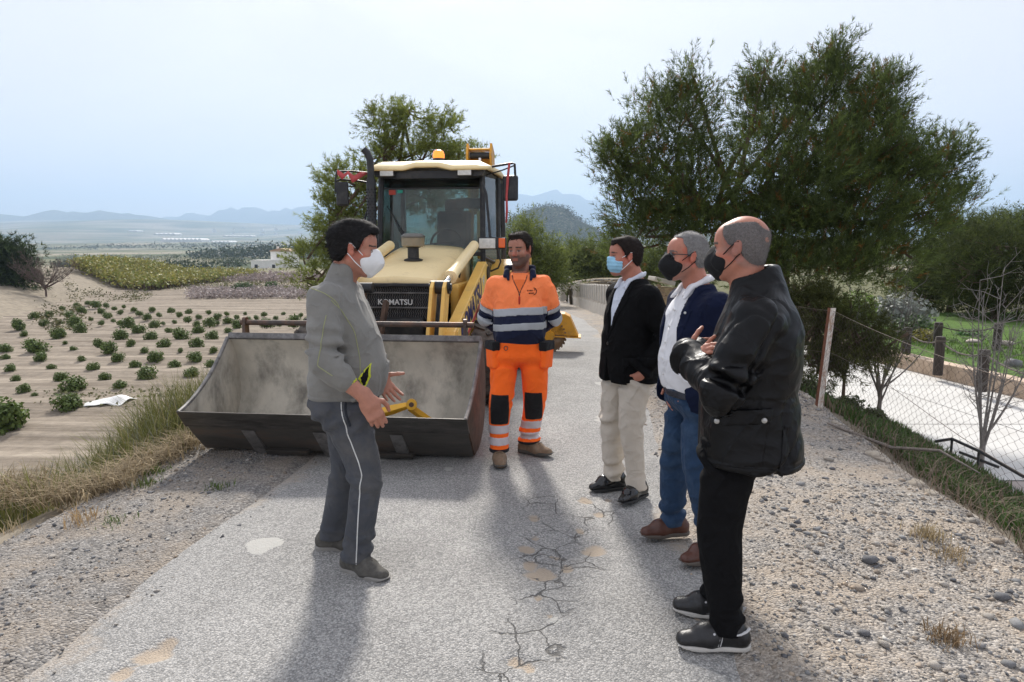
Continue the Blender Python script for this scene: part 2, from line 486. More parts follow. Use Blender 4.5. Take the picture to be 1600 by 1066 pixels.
# cracks
nw = N(nt, 'ShaderNodeTexNoise', Scale=7.0, Detail=3.0); L(O, nw.inputs['Vector'])
mw = N(nt, 'ShaderNodeMixRGB', blend_type='ADD'); mw.inputs[0].default_value = .12; L(O, mw.inputs[1]); L(nw.outputs['Color'], mw.inputs[2])
vc = N(nt, 'ShaderNodeTexVoronoi', feature='DISTANCE_TO_EDGE', Scale=4.6); L(mw.outputs[0], vc.inputs['Vector'])
cr = N(nt, 'ShaderNodeMapRange'); cr.inputs['From Min'].default_value = .006; cr.inputs['From Max'].default_value = .020; cr.inputs['To Min'].default_value = 1; cr.inputs['To Max'].default_value = 0; L(vc.outputs['Distance'], cr.inputs['Value'])
cm = N(nt, 'ShaderNodeMath', operation='MULTIPLY'); L(cr.outputs[0], cm.inputs[0]); L(thr(sw.outputs[2], .72, .95), cm.inputs[1])
ck = N(nt, 'ShaderNodeMixRGB'); ck.inputs[2].default_value = (.14, .135, .127, 1); L(cm.outputs[0], ck.inputs[0]); L(pale.outputs[0], ck.inputs[1])
L(ck.outputs[0], b.inputs['Base Color'])
bp = N(nt, 'ShaderNodeBump'); bp.inputs['Strength'].default_value = .8; bp.inputs['Distance'].default_value = .006
hs = N(nt, 'ShaderNodeMath', operation='SUBTRACT'); hs.inputs[0].default_value = 1; L(v1.outputs['Distance'], hs.inputs[1])
hs2 = N(nt, 'ShaderNodeMath', operation='MULTIPLY_ADD'); hs2.inputs[1].default_value = -2.5; L(cm.outputs[0], hs2.inputs[0]); L(hs.outputs[0], hs2.inputs[2])
L(hs2.outputs[0], bp.inputs['Height']); L(bp.outputs[0], b.inputs['Normal'])

ys = np.concatenate([np.arange(-4, 1.8, .12), np.arange(1.8, 7.0, .022), np.arange(7.0, 14, .07), np.arange(14, 100, .8)])
us = np.linspace(0, 1, 130)
YY, UU = np.meshgrid(ys, us, indexing='ij')
edge = Nz(91, 16, 1.5, 40)
le = xl(ys) + .065 * edge(np.stack([ys * 1, ys * 0, ys * 0], -1)); re = xr(ys) + .065 * edge(np.stack([ys * 0, ys, ys * 0 + 3], -1))
XX = le[:, None] + (re - le)[:, None] * UU
crown = .05 * (1 - (2 * UU - 1) ** 2) - .05
P0 = np.stack([XX, YY, 0 * XX], -1)
ZZ = zroad(YY) + crown * .6 + .006 * nzB(P0) * np.exp(-(YY / 40) ** 2) + .004
wear = np.zeros(P0.shape)
holes = [(834, 808, .075), (836, 838, .05), (826, 858, .06), (845, 897, .09), (826, 884, .06), (870, 870, .045), (886, 888, .065), (928, 858, .10), (937, 800, .06), (915, 779, .07), (950, 778, .05), (806, 1034, .05), (826, 1044, .05), (862, 868, .03), (905, 826, .05),
         (560, 700, .08), (230, 1020, .10), (190, 1045, .09), (260, 1000, .06), (860, 960, .03), (840, 935, .03)]
wob = Nz(92, 10, 14, 50)
for (hx, hy, hr) in holes:
    c = unproj(hx, hy); d = np.hypot(P0[..., 0] - c[0], (P0[..., 1] - c[1]) * .8) * (1 + .28 * wob(P0))
    k = sstep(hr * .95, hr * .35, d)
    wear[..., 0] = np.maximum(wear[..., 0], k * .75); ZZ -= .014 * k
for (hx, hy, hr, sx) in [(410, 853, .10, 1.25), (868, 971, .035, 1.1), (590, 716, .05, 1.5), (955, 655, .17, 1.0), (700, 732, .03, 1), (945, 598, .12, 1.3)]:
    c = unproj(hx, hy); d = np.hypot((P0[..., 0] - c[0]) / sx, P0[..., 1] - c[1]) * (1 + .22 * wob(P0))
    k = sstep(hr * 1.15, hr * .75, d); wear[..., 1] = np.maximum(wear[..., 1], k * .75); ZZ += .003 * k
cz = [unproj(a, b_) for a, b_ in [(850, 790), (840, 860), (850, 930), (830, 1000), (800, 1060), (880, 830), (900, 880), (930, 800)]]
for c in cz:
    d = np.hypot(P0[..., 0] - c[0], (P0[..., 1] - c[1]) * .7); wear[..., 2] = np.maximum(wear[..., 2], .75 * sstep(.28, .08, d))
ZZ -= .010 * sstep(.3, .75, wear[..., 2]) * np.clip(Nz(93, 8, 10, 30)(P0), 0, 1)
# crumbling edges: soil creeping in from both sides
el = (P0[..., 0] - le[:, None]); er = (re[:, None] - P0[..., 0])
for d, wd in ((el, .55), (er, .35)):
    wear[..., 0] = np.maximum(wear[..., 0], .56 * sstep(wd, .0, d + .12 * nzB(P0)) * (d < wd * 1.3))
# tyre-worn strip with soil on the left (a rut that runs with the road)
rut = np.abs(el - .62 - .05 * nzA(P0)); wear[..., 0] = np.maximum(wear[..., 0], .30 * sstep(.22, .02, rut))
n_, m_ = XX.shape
idx = np.arange(n_ * m_).reshape(n_, m_)
F = np.stack([idx[:-1, :-1], idx[:-1, 1:], idx[1:, 1:], idx[1:, :-1]], -1).reshape(-1, 4)
me = np_mesh('road', np.stack([XX, YY, ZZ], -1).reshape(-1, 3), F, [M_asph], True)
set_col(me, wear.reshape(-1, 3), 'Wear')
road = tag(link('road', me), 'worn grey asphalt country road with potholes and cracks', kind='structure')

def road_z(x, y):
    u = (x - xl(y)) / (xr(y) - xl(y)); return zroad(y) + .6 * (.05 * (1 - (2 * u - 1) ** 2) - .05) + .004

# ---- gravel shoulders
def gravel_mat(name, tan, dark, light):
    m = bpy.data.materials.new(name); m.use_nodes = True; nt = m.node_tree; L = nt.links.new; b = nt.nodes['Principled BSDF']
    b.inputs['Roughness'].default_value = .95; b.inputs['Specular IOR Level'].default_value = .15
    O = N(nt, 'ShaderNodeTexCoord').outputs['Object']
    v = N(nt, 'ShaderNodeTexVoronoi', Scale=80.0); L(O, v.inputs['Vector'])
    s = N(nt, 'ShaderNodeSeparateColor'); L(v.outputs['Color'], s.inputs[0])
    r = N(nt, 'ShaderNodeValToRGB'); e = r.color_ramp.elements; e[0].color = (*dark, 1); e[1].color = (*light, 1); x = e.new(.5); x.color = tuple(np.array(dark) * .45 + np.array(light) * .4) + (1,)
    L(s.outputs[0], r.inputs[0])
    n = N(nt, 'ShaderNodeTexNoise', Scale=2.4, Detail=7.0, Roughness=.65); L(O, n.inputs['Vector'])
    mr = N(nt, 'ShaderNodeMapRange'); mr.inputs['From Min'].default_value = .42; mr.inputs['From Max'].default_value = .60; L(n.outputs['Fac'], mr.inputs['Value'])
    k = N(nt, 'ShaderNodeMath', operation='MULTIPLY_ADD'); k.inputs[1].default_value = .50; k.inputs[2].default_value = .12; L(mr.outputs[0], k.inputs[0])
    mx = N(nt, 'ShaderNodeMixRGB'); mx.inputs[2].default_value = (*tan, 1); L(k.outputs[0], mx.inputs[0]); L(r.outputs[0], mx.inputs[1])
    n4 = N(nt, 'ShaderNodeTexNoise', Scale=45.0, Detail=5.0, Roughness=.7); L(O, n4.inputs['Vector'])
    m4 = N(nt, 'ShaderNodeMapRange'); m4.inputs['From Min'].default_value = .3; m4.inputs['From Max'].default_value = .7; m4.inputs['To Min'].default_value = .72; m4.inputs['To Max'].default_value = 1.22; L(n4.outputs['Fac'], m4.inputs['Value'])
    mu = N(nt, 'ShaderNodeMixRGB', blend_type='MULTIPLY'); mu.inputs[0].default_value = 1; L(mx.outputs[0], mu.inputs[1]); L(m4.outputs[0], mu.inputs[2])
    L(mu.outputs[0], b.inputs['Base Color'])
    bp = N(nt, 'ShaderNodeBump'); bp.inputs['Strength'].default_value = .9; bp.inputs['Distance'].default_value = .012
    h = N(nt, 'ShaderNodeMath', operation='SUBTRACT'); h.inputs[0].default_value = 1; L(v.outputs['Distance'], h.inputs[1]); L(h.outputs[0], bp.inputs['Height']); L(bp.outputs[0], b.inputs['Normal'])
    return m
M_gravR = gravel_mat('gravel_tan', (.46, .375, .285), (.14, .14, .14), (.50, .47, .43))
M_gravL = gravel_mat('gravel_grey', (.34, .285, .225), (.12, .12, .12), (.37, .355, .335))
ys = np.concatenate([np.arange(-4, 1.6, .2), np.arange(1.6, 8.5, .045), np.arange(8.5, 16, .12), np.arange(16, 60, 1.2)])
def shoulder_z(x, y, side):
    P = np.stack([x, y, 0 * x], -1)
    if side > 0:
        t = np.clip(x - xr(y), -.3, 3); z = zroad(y) - .06 * np.clip(t, 0, 1.9) + .016 * sstep(-.05, .35, t) * (1 + nzB(P)) * sstep(60, 20, y)
        return z + .02 * sstep(.6, 1.5, t) * nzA(P * 2) - sstep(-.06, -.3, t) * .05 - .002
    t = np.clip(xl(y) - x, -.3, 3); z = zroad(y) + .012 * sstep(-.05, .4, t) * (1 + nzB(P)) * sstep(60, 20, y) - .03 * t
    return z + .02 * sstep(.4, 1.2, t) * nzA(P * 2) - sstep(-.06, -.3, t) * .05 - .16 * sstep(.9, 1.3, t) - .002
def strip(name, a, b, side, m_, label):
    us = np.linspace(0, 1, 44); YY, UU = np.meshgrid(ys, us, indexing='ij')
    XX = a(YY) + (b(YY) - a(YY)) * UU
    ZZ = shoulder_z(XX, YY, side)
    n_, k_ = XX.shape; idx = np.arange(n_ * k_).reshape(n_, k_)
    F = np.stack([idx[:-1, :-1], idx[:-1, 1:], idx[1:, 1:], idx[1:, :-1]], -1).reshape(-1, 4)
    o = link(name, np_mesh(name, np.stack([XX, YY, ZZ], -1).reshape(-1, 3), F, [m_], True))
    return tag(o, label, kind='structure')
sh_r = strip('gravel_shoulder', lambda y: xr(y) - .25, lambda y: fence_x(y) + .10, 1, M_gravR, 'stony tan gravel verge between road and wire fence')
sh_l = strip('gravel_shoulder', lambda y: xl(y) - 1.3, lambda y: xl(y) + .25, -1, M_gravL, 'grey gravel verge along the left edge of the road')

# ---- loose stones: the large ones one by one, the rest as one mass of gravel
def pebble_mesh(seed, flat=.6):
    t = (1 + 5 ** .5) / 2
    V = np.array([[-1, t, 0], [1, t, 0], [-1, -t, 0], [1, -t, 0], [0, -1, t], [0, 1, t], [0, -1, -t], [0, 1, -t], [t, 0, -1], [t, 0, 1], [-t, 0, -1], [-t, 0, 1]]) / 1.9
    Fc = [(0, 11, 5), (0, 5, 1), (0, 1, 7), (0, 7, 10), (0, 10, 11), (1, 5, 9), (5, 11, 4), (11, 10, 2), (10, 7, 6), (7, 1, 8), (3, 9, 4), (3, 4, 2), (3, 2, 6), (3, 6, 8), (3, 8, 9), (4, 9, 5), (2, 4, 11), (6, 2, 10), (8, 6, 7), (9, 8, 1)]
    r = np.random.default_rng(seed)
    V = V * r.uniform(.72, 1.25, (12, 1)) * np.array([1, r.uniform(.6, .95), flat * r.uniform(.7, 1.1)])
    return V, np.array(Fc)
def grain_mesh(seed):
    r = np.random.default_rng(seed); V = np.array([[1, 0, 0], [-1, 0, 0], [0, 1, 0], [0, -1, 0], [0, 0, 1], [0, 0, -1.]]) * r.uniform(.6, 1.3, (6, 1)) * [1, r.uniform(.6, 1), r.uniform(.45, .8)] + r.normal(0, .16, (6, 3))
    return V, np.array([(0, 2, 4), (2, 1, 4), (1, 3, 4), (3, 0, 4), (2, 0, 5), (1, 2, 5), (3, 1, 5), (0, 3, 5)])
PEB = [grain_mesh(200 + i) for i in range(12)]
def scatter_pebbles(name, pts, size, cols, parent, m_):
    Vs, Fs, Cs = [], [], []; off = 0
    r = np.random.default_rng(5)
    order = r.integers(0, len(PEB), len(pts))
    for k in range(len(PEB)):
        sel = np.where(order == k)[0]
        if not len(sel): continue
        V, Fc = PEB[k]; a = r.uniform(0, 6.28, len(sel)); c, s_ = np.cos(a), np.sin(a)
        nv = len(V); W = np.empty((len(sel), nv, 3))
        W[..., 0] = V[:, 0] * c[:, None] - V[:, 1] * s_[:, None]; W[..., 1] = V[:, 0] * s_[:, None] + V[:, 1] * c[:, None]; W[..., 2] = V[:, 2]
        tl = r.uniform(-.35, .35, (len(sel), 1)); W[..., 2] += W[..., 0] * tl
        W = W * size[sel][:, None, None] + pts[sel][:, None, :]
        Vs.append(W.reshape(-1, 3)); Fs.append((Fc[None] + off + nv * np.arange(len(sel))[:, None, None]).reshape(-1, 3)); off += nv * len(sel)
        Cs.append(np.repeat(cols[sel], nv, 0))
    o = link(name, np_mesh(name, np.concatenate(Vs), np.concatenate(Fs), [m_], False, np.concatenate(Cs)), parent)
    return o
M_stone = mat('stone_mixed', attr='Col', rough=.9, spec=.2, var=.2, vscale=30, bump=.004, bscale=90)
def stone_cols(n, r):
    base = np.array([[.36, .33, .29], [.20, .20, .20], [.45, .42, .38], [.30, .25, .20], [.14, .14, .145], [.42, .34, .26], [.26, .255, .25], [.52, .50, .46]])
    p = np.array([.2, .22, .08, .14, .12, .08, .13, .03]); c = base[r.choice(8, n, p=p / p.sum())]
    return c * r.uniform(.8, 1.15, (n, 1))
r = np.random.default_rng(33)
nR = 42000
yy = 1.5 + 10.5 * r.random(nR) ** 1.7; t = r.random(nR)
a0 = xr(yy) - .35; xx = a0 + (fence_x(yy) + .08 - a0) * (t ** .8)
dens = np.clip(.75 + .45 * nzB(np.stack([xx, yy, 0 * xx], -1)) + .2 * nzA(np.stack([xx, yy, 0 * xx], -1) * 3), 0.08, 1) * sstep(-.02, .16, t)
keep = r.random(nR) < dens; xx, yy = xx[keep], yy[keep]
sz = np.clip(.0035 * np.exp(r.normal(.45, .55, len(xx))), .0025, .022) * np.interp(yy, [1.5, 6, 12], [.9, 1.25, 1.7])
pts = np.stack([xx, yy, np.maximum(shoulder_z(xx, yy, 1), np.where(xx < xr(yy), road_z(xx, yy), -9)) + sz * .12], -1)
tag(scatter_pebbles('gravel', pts, sz, stone_cols(len(xx), r), sh_r, M_stone), 'loose mixed gravel strewn over the right verge', kind='stuff')
nL = 18000
yy = 1.6 + 6.0 * r.random(nL) ** 1.4; t = r.random(nL); xx = xl(yy) + .30 - 1.5 * t ** .9
keep = r.random(nL) < np.clip(.7 + .5 * nzB(np.stack([xx, yy, 0 * xx], -1)), .08, 1) * np.where(t < .2, .35, 1); xx, yy = xx[keep], yy[keep]
sz = np.clip(.0035 * np.exp(r.normal(.4, .5, len(xx))), .0025, .02) * np.interp(yy, [1.5, 6], [.9, 1.25])
pts = np.stack([xx, yy, np.maximum(shoulder_z(xx, yy, -1), np.where(xx > xl(yy), road_z(xx, yy), -9)) + sz * .12], -1)
tag(scatter_pebbles('gravel', pts, sz, stone_cols(len(xx), r) * .85, sh_l, M_stone), 'loose grey gravel strewn over the left verge', kind='stuff')
# single stones
stone_me = []
for i in range(10):
    V, Fc = pebble_mesh(300 + i, .55)
    c = stone_cols(1, np.random.default_rng(400 + i))[0] * 1.25
    m_ = mat('stone_%d' % i, color=tuple(np.clip(c, .1, .6)), rough=.9, spec=.2, var=.25, vscale=25, bump=.006, bscale=60)
    me = np_mesh('stone', V, Fc, [m_]); stone_me.append(me)
r = np.random.default_rng(44)
def put_stone(px, py, wpx, side, i=None):
    p = unproj(px, py, -.05); y = p[1]
    z = float(shoulder_z(np.array([p[0]]), np.array([y]), side)[0])
    s_ = wpx / 1067 * math.hypot(y, 1.6) * .42
    o = link('stone', stone_me[int(r.integers(0, 10)) if i is None else i], sh_r if side > 0 else sh_l, (p[0], y, z + s_ * .18))
    o.scale = (s_, s_, s_); o.rotation_euler = (r.uniform(-.2, .2), r.uniform(-.2, .2), r.uniform(0, 6.28))
for (a, b_, w_) in [(1296, 713, 22), (1358, 886, 34), (1392, 880, 18), (1475, 912, 20), (1288, 845, 18), (1516, 875, 22), (1520, 814, 26), (1558, 846, 24), (1462, 862, 16), (1380, 1020, 26), (1350, 1005, 24), (1225, 805, 18), (1250, 760, 20),
                   (1330, 760, 14), (1430, 780, 14), (1410, 845, 16), (1365, 790, 14), (1300, 790, 12), (1455, 1003, 18), (1385, 960, 22), (1340, 930, 24), (1565, 930, 30), (1590, 972, 30), (1545, 960, 22), (1490, 905, 14), (1590, 905, 18), (1440, 830, 12), (1405, 815, 12), (1270, 690, 12), (1250, 720, 10), (1330, 735, 12), (1500, 985, 24), (1310, 965, 16), (1290, 1000, 18), (1420, 935, 16), (1530, 1010, 26), (1460, 1050, 24), (1575, 1040, 26), (1265, 870, 12), (1240, 935, 14)]:
    put_stone(a, b_, w_, 1)
for k in range(150):
    px, py = r.uniform(1180, 1600), r.uniform(650, 1060)
    p = unproj(px, py, -.05)
    if p[0] < xr(p[1]) + .35 or p[0] > fence_x(p[1]): continue
    put_stone(px, py, r.uniform(8, 16), 1)
for (a, b_, w_) in [(150, 740, 24), (118, 868, 14), (82, 880, 16), (12, 932, 12), (290, 712, 12), (300, 685, 14), (262, 716, 12), (330, 760, 10), (60, 830, 10), (200, 735, 12), (285, 695, 16)]:
    put_stone(a, b_, w_, -1)
for k in range(60):
    px, py = r.uniform(0, 400), r.uniform(690, 980)
    p = unproj(px, py, -.03)
    if p[0] > xl(p[1]) + .1 or p[0] < xl(p[1]) - 1.2: continue
    put_stone(px, py, r.uniform(6, 11), -1)

# ---- tilled field
M_field = bpy.data.materials.new('tilled_soil'); M_field.use_nodes = True
nt = M_field.node_tree; L = nt.links.new; b = nt.nodes['Principled BSDF']; b.inputs['Roughness'].default_value = 1; b.inputs['Specular IOR Level'].default_value = .05
O = N(nt, 'ShaderNodeTexCoord').outputs['Object']
mp = N(nt, 'ShaderNodeMapping'); mp.inputs['Scale'].default_value = (.06, 1, 1); mp.inputs['Rotation'].default_value = (0, 0, R(4)); L(O, mp.inputs['Vector'])
n1 = N(nt, 'ShaderNodeTexNoise', Scale=1.5, Detail=7.0, Roughness=.72); L(mp.outputs[0], n1.inputs['Vector'])
rr = N(nt, 'ShaderNodeValToRGB'); e = rr.color_ramp.elements; e[0].position = .3; e[0].color = (.14, .115, .09, 1); e[1].position = .64; e[1].color = (.355, .305, .245, 1); L(n1.outputs['Fac'], rr.inputs[0])
n2 = N(nt, 'ShaderNodeTexNoise', Scale=2.5, Detail=8.0, Roughness=.75); L(O, n2.inputs['Vector'])
m2 = N(nt, 'ShaderNodeMapRange'); m2.inputs['From Min'].default_value = .3; m2.inputs['From Max'].default_value = .7; m2.inputs['To Min'].default_value = .72; m2.inputs['To Max'].default_value = 1.2; L(n2.outputs['Fac'], m2.inputs['Value'])
mu = N(nt, 'ShaderNodeMixRGB', blend_type='MULTIPLY'); mu.inputs[0].default_value = 1; L(rr.outputs[0], mu.inputs[1]); L(m2.outputs[0], mu.inputs[2])
L(mu.outputs[0], b.inputs['Base Color'])
bp = N(nt, 'ShaderNodeBump'); bp.inputs['Strength'].default_value = .8; bp.inputs['Distance'].default_value = .12; L(n1.outputs['Fac'], bp.inputs['Height']); L(bp.outputs[0], b.inputs['Normal'])
fy = np.linspace(8, 93, 330); fu = np.linspace(0, 1, 60)
YY, UU = np.meshgrid(fy, fu, indexing='ij')
bxx = np.interp(YY, [8, 20, 46, 94], [-22, -28, -35, -50]) - 2
XX = bxx + (xl(YY) - 6.0 - bxx) * UU
P0 = np.stack([XX, YY, 0 * XX], -1)
ZZ = FIELD_Z - .02 + .05 * np.sin(YY * 2.2 + .3 * nzA(P0 * .4)) + .03 * nzA(P0 * .7)
# two low terrace steps
ZZ += .0 - .12 * sstep(40, 41, YY)
n_, m_ = XX.shape; idx = np.arange(n_ * m_).reshape(n_, m_)
F = np.stack([idx[:-1, :-1], idx[:-1, 1:], idx[1:, 1:], idx[1:, :-1]], -1).reshape(-1, 4)
field = tag(link('field', np_mesh('field', np.stack([XX, YY, ZZ], -1).reshape(-1, 3), F, [M_field], True)), 'tilled brown field planted with young citrus bushes', kind='structure')

# ---- drive, kerb and lawn below the fence on the right
M_conc = mat('pale_concrete', color=(.56, .55, .525), rough=.85, var=.10, vscale=1.2, bump=.002, bscale=120, dirt=(.42, .40, .37), dscale=1.6, damt=.35, dlo=.55, dhi=.75)
M_brush = mat('stamped_concrete', color=(.38, .33, .30), rough=.85, var=.12, vscale=4, bump=.006, bscale=30)
k0 = unproj(1600, 775, DRIVE_Z); k1 = unproj(1345, 652, DRIVE_Z)
b0 = unproj(1600, 625, DRIVE_Z); b1 = unproj(1370, 567, DRIVE_Z)
def line_x(p, q, y): return p[0] + (q[0] - p[0]) * (y - p[1]) / (q[1] - p[1])
def near_x(y): return line_x(k0, k1, y)
def far_x(y): return line_x(b0, b1, y)
ys2 = [-2, 2, 5.5, 7.2]
mb = MB(); mb.sheet([[(near_x(y), y, DRIVE_Z), (far_x(y) + .02, y, DRIVE_Z)] for y in ys2]); mb.build('paving', M_brush)
bpy.data.objects['paving']; tag(bpy.data.objects['paving'], 'brown stamped concrete paving at the end of the drive', kind='structure')
slab_y = [7.2, 9.6, 12.4, 15.5, 19, 23, 28]
drive = empty('drive', (0, 0, 0)); tag(drive, 'pale concrete drive beyond the wire fence', kind='structure')
for i in range(len(slab_y) - 1):
    a, c = slab_y[i] + .012, slab_y[i + 1] - .012
    mb = MB()
    for (p0, p1) in (((near_x(a), near_x(c)), (None, None)),):
        mid = lambda y: (near_x(y) + far_x(y)) / 2
        mb.add([(near_x(a), a, DRIVE_Z + .006), (mid(a) - .01, a, DRIVE_Z + .006), (mid(c) - .01, c, DRIVE_Z + .006), (near_x(c), c, DRIVE_Z + .006)], [(0, 1, 2, 3)])
    mb.build('slab', M_conc, drive)
    mb = MB(); mb.add([(mid(a) + .01, a, DRIVE_Z + .006), (far_x(a), a, DRIVE_Z + .006), (far_x(c), c, DRIVE_Z + .006), (mid(c) + .01, c, DRIVE_Z + .006)], [(0, 1, 2, 3)]); mb.build('slab', M_conc, drive)
M_joint = mat('joint_sand', color=(.16, .15, .14), rough=1)
mb = MB(); mb.add([(near_x(-2), -2, DRIVE_Z - .02), (far_x(-2), -2, DRIVE_Z - .02), (far_x(28), 28, DRIVE_Z - .02), (near_x(28), 28, DRIVE_Z - .02)], [(0, 1, 2, 3)]); mb.build('joint_bed', M_joint, drive)
M_kerb = mat('kerb_concrete', color=(.33, .32, .30), rough=.9, var=.2, vscale=5, bump=.004, bscale=40)
mb = MB()
for i in range(14):
    y0 = -1 + i * 1.0; y1 = y0 + .985
    mb = MB(); mb.prism([(near_x(y0) - .16, y0), (near_x(y0), y0), (near_x(y1), y1), (near_x(y1) - .16, y1)], DRIVE_Z - .35, DRIVE_Z + .05, 'z')
    o = mb.build('kerb_stone', M_kerb, drive, bevel=.012)
# retaining border of sandy stone and the lawn it carries
M_border = mat('sandstone_border', color=(.52, .40, .30), rough=.9, var=.18, vscale=6, bump=.006, bscale=35)
border = empty('garden_border'); tag(border, 'low sandy stone border wall between concrete drive and lawn', 'wall')
yb = list(np.arange(-2, 24, .62))
for i in range(len(yb) - 1):
    a, c = yb[i] + .004, yb[i + 1] - .004
    mb = MB(); mb.prism([(far_x(a), a), (far_x(a) + .30, a), (far_x(c) + .30, c), (far_x(c), c)], DRIVE_Z - .2, DRIVE_Z + .30 + .004 * (i % 3), 'z')
    mb.build('stone_block', M_border, border, bevel=.015)
M_lawn = mat('lawn_soil', color=(.085, .145, .035), rough=.95, spec=.1, var=.25, vscale=3, bump=.02, bscale=80)
mb = MB(); mb.sheet([[(far_x(y) + .28 + t_ * 26, y, DRIVE_Z + .26 + .05 * math.sin(y * .7 + t_ * 5)) for t_ in np.linspace(0, 1, 14)] for y in np.linspace(-2, 24, 20)])
lawn = mb.build('lawn', M_lawn, smooth=True); tag(lawn, 'bright green lawn of the garden below the road', kind='structure')
# ================================================================== smooth solids for people: signed distance fields meshed by surface nets
class Field:
    def __init__(s, lo, hi, h):
        s.lo = np.array(lo, np.float32); s.h = float(h)
        s.n = (np.ceil((np.array(hi) - np.array(lo)) / h).astype(int) + 1)
        s.d = np.full(s.n, 0.5, np.float32)
        s.ax = [s.lo[i] + s.h * np.arange(s.n[i], dtype=np.float32) for i in range(3)]
    def _win(s, lo, hi, pad):
        a = np.clip(np.floor((np.array(lo) - pad - s.lo) / s.h).astype(int), 0, s.n)
        b = np.clip(np.ceil((np.array(hi) + pad - s.lo) / s.h).astype(int) + 1, 0, s.n)
        if np.any(b <= a): return None
        return tuple(slice(x, y) for x, y in zip(a, b))
    def _pts(s, w):
        return np.stack(np.meshgrid(s.ax[0][w[0]], s.ax[1][w[1]], s.ax[2][w[2]], indexing='ij'), -1)
    def add(s, prim, k=0.02):
        lo, hi, f = prim; w = s._win(lo, hi, k + 2.5 * s.h)
        if w is None: return s
        p = f(s._pts(w)); d = s.d[w]
        if k > 0:
            hh = np.maximum(k - np.abs(d - p), 0) / k
            s.d[w] = np.minimum(d, p) - hh * hh * k * .25
        else: s.d[w] = np.minimum(d, p)
        return s
    def sub(s, prim, k=0.01):
        lo, hi, f = prim; w = s._win(lo, hi, k + 2.5 * s.h)
        if w is None: return s
        p = -f(s._pts(w)); d = s.d[w]
        if k > 0:
            hh = np.maximum(k - np.abs(d - p), 0) / k
            s.d[w] = np.maximum(d, p) + hh * hh * k * .25
        else: s.d[w] = np.maximum(d, p)
        return s
    def warp(s, fn, band=0.03):
        """add fn(points) to the field near the surface"""
        m = np.abs(s.d) < band
        ii = np.nonzero(m)
        P = np.stack([s.ax[k][ii[k]] for k in range(3)], -1)
        s.d[m] += fn(P).astype(np.float32)
        return s
    def copy(s):
        o = object.__new__(Field); o.lo, o.h, o.n, o.ax = s.lo, s.h, s.n, s.ax; o.d = s.d.copy(); return o
    def patch(s, off, fn):
        """thin piece lying off metres outside this surface where fn(points) < 0"""
        o = s.copy(); o.d = s.d - off
        m = (np.abs(o.d) < .06); ii = np.nonzero(m); P = np.stack([s.ax[k][ii[k]] for k in range(3)], -1)
        v = fn(P).astype(np.float32)
        o.d[m] = np.maximum(o.d[m], v); o.d[~m] = np.where(o.d[~m] < 0, .05, o.d[~m])
        return o
    def mesh(s):
        d = s.d; d = np.pad(d, 1, constant_values=.05); lo = s.lo - s.h
        sg = d < 0
        nx, ny, nz = d.shape
        c = np.zeros((nx - 1, ny - 1, nz - 1), np.int8)
        for i in (0, 1):
            for j in (0, 1):
                for k in (0, 1):
                    c += sg[i:nx - 1 + i, j:ny - 1 + j, k:nz - 1 + k]
        act = (c > 0) & (c < 8); del c
        I = np.argwhere(act)
        if not len(I): return np.zeros((0, 3)), np.zeros((0, 4), int)
        vid = np.full(act.shape, -1, np.int32); vid[act] = np.arange(len(I))
        cor = {}
        for i in (0, 1):
            for j in (0, 1):
                for k in (0, 1):
                    cor[(i, j, k)] = d[I[:, 0] + i, I[:, 1] + j, I[:, 2] + k]
        acc = np.zeros((len(I), 3), np.float32); cnt = np.zeros(len(I), np.float32)
        keys = list(cor)
        for a in keys:
            for ax in range(3):
                if a[ax]: continue
                b = list(a); b[ax] = 1; b = tuple(b)
                da, db = cor[a], cor[b]; m = (da < 0) != (db < 0)
                t = np.where(m, da / np.where(m, da - db, 1), 0)
                p = np.zeros((len(I), 3), np.float32); p[:] = a; p[:, ax] = t
                acc += p * m[:, None]; cnt += m
        V = (I + acc / cnt[:, None]) * s.h + lo
        Q = []
        for ax in range(3):
            sl0 = [slice(None)] * 3; sl1 = [slice(None)] * 3
            sl0[ax] = slice(0, -1); sl1[ax] = slice(1, None)
            a, b = sg[tuple(sl0)], sg[tuple(sl1)]
            E = np.argwhere(a != b)
            u, v = (ax + 1) % 3, (ax + 2) % 3
            ok = (E[:, u] > 0) & (E[:, v] > 0) & (E[:, u] < d.shape[u] - 1) & (E[:, v] < d.shape[v] - 1); E = E[ok]
            flip = a[E[:, 0], E[:, 1], E[:, 2]]
            def at(du, dv):
                X = E.copy(); X[:, u] += du; X[:, v] += dv; return vid[X[:, 0], X[:, 1], X[:, 2]]
            q = np.stack([at(-1, -1), at(0, -1), at(0, 0), at(-1, 0)], -1)
            q[~flip] = q[~flip][:, ::-1]
            Q.append(q)
        return V, np.concatenate(Q)

def rc(a, b, ra, rb, side=None, sc=1.0):
    """round cone a-b; side/sc widens its section along side by sc"""
    a = np.array(a, np.float32); b = np.array(b, np.float32); ba = b - a; L2 = float(ba @ ba) + 1e-9
    m = max(ra, rb) * max(sc, 1)
    if side is not None:
        side = np.array(side, np.float32); side /= np.linalg.norm(side)
    def f(P):
        q = P - a; t = np.clip(q @ ba / L2, 0, 1); o = q - t[..., None] * ba
        if side is not None:
            o = o + side * ((o @ side) * (1 / sc - 1))[..., None]
        return np.linalg.norm(o, axis=-1) - (ra + (rb - ra) * t)
    return np.minimum(a, b) - m, np.maximum(a, b) + m, f

def ell(c, r, Rm=None):
    c = np.array(c, np.float32); r = np.array(r, np.float32); m = r.max()
    Rm = None if Rm is None else np.array(Rm, np.float32)
    def f(P):
        q = P - c
        if Rm is not None: q = q @ Rm
        k0 = np.linalg.norm(q / r, axis=-1); k1 = np.linalg.norm(q / (r * r), axis=-1) + 1e-6
        return k0 * (k0 - 1) / k1
    return c - m, c + m, f

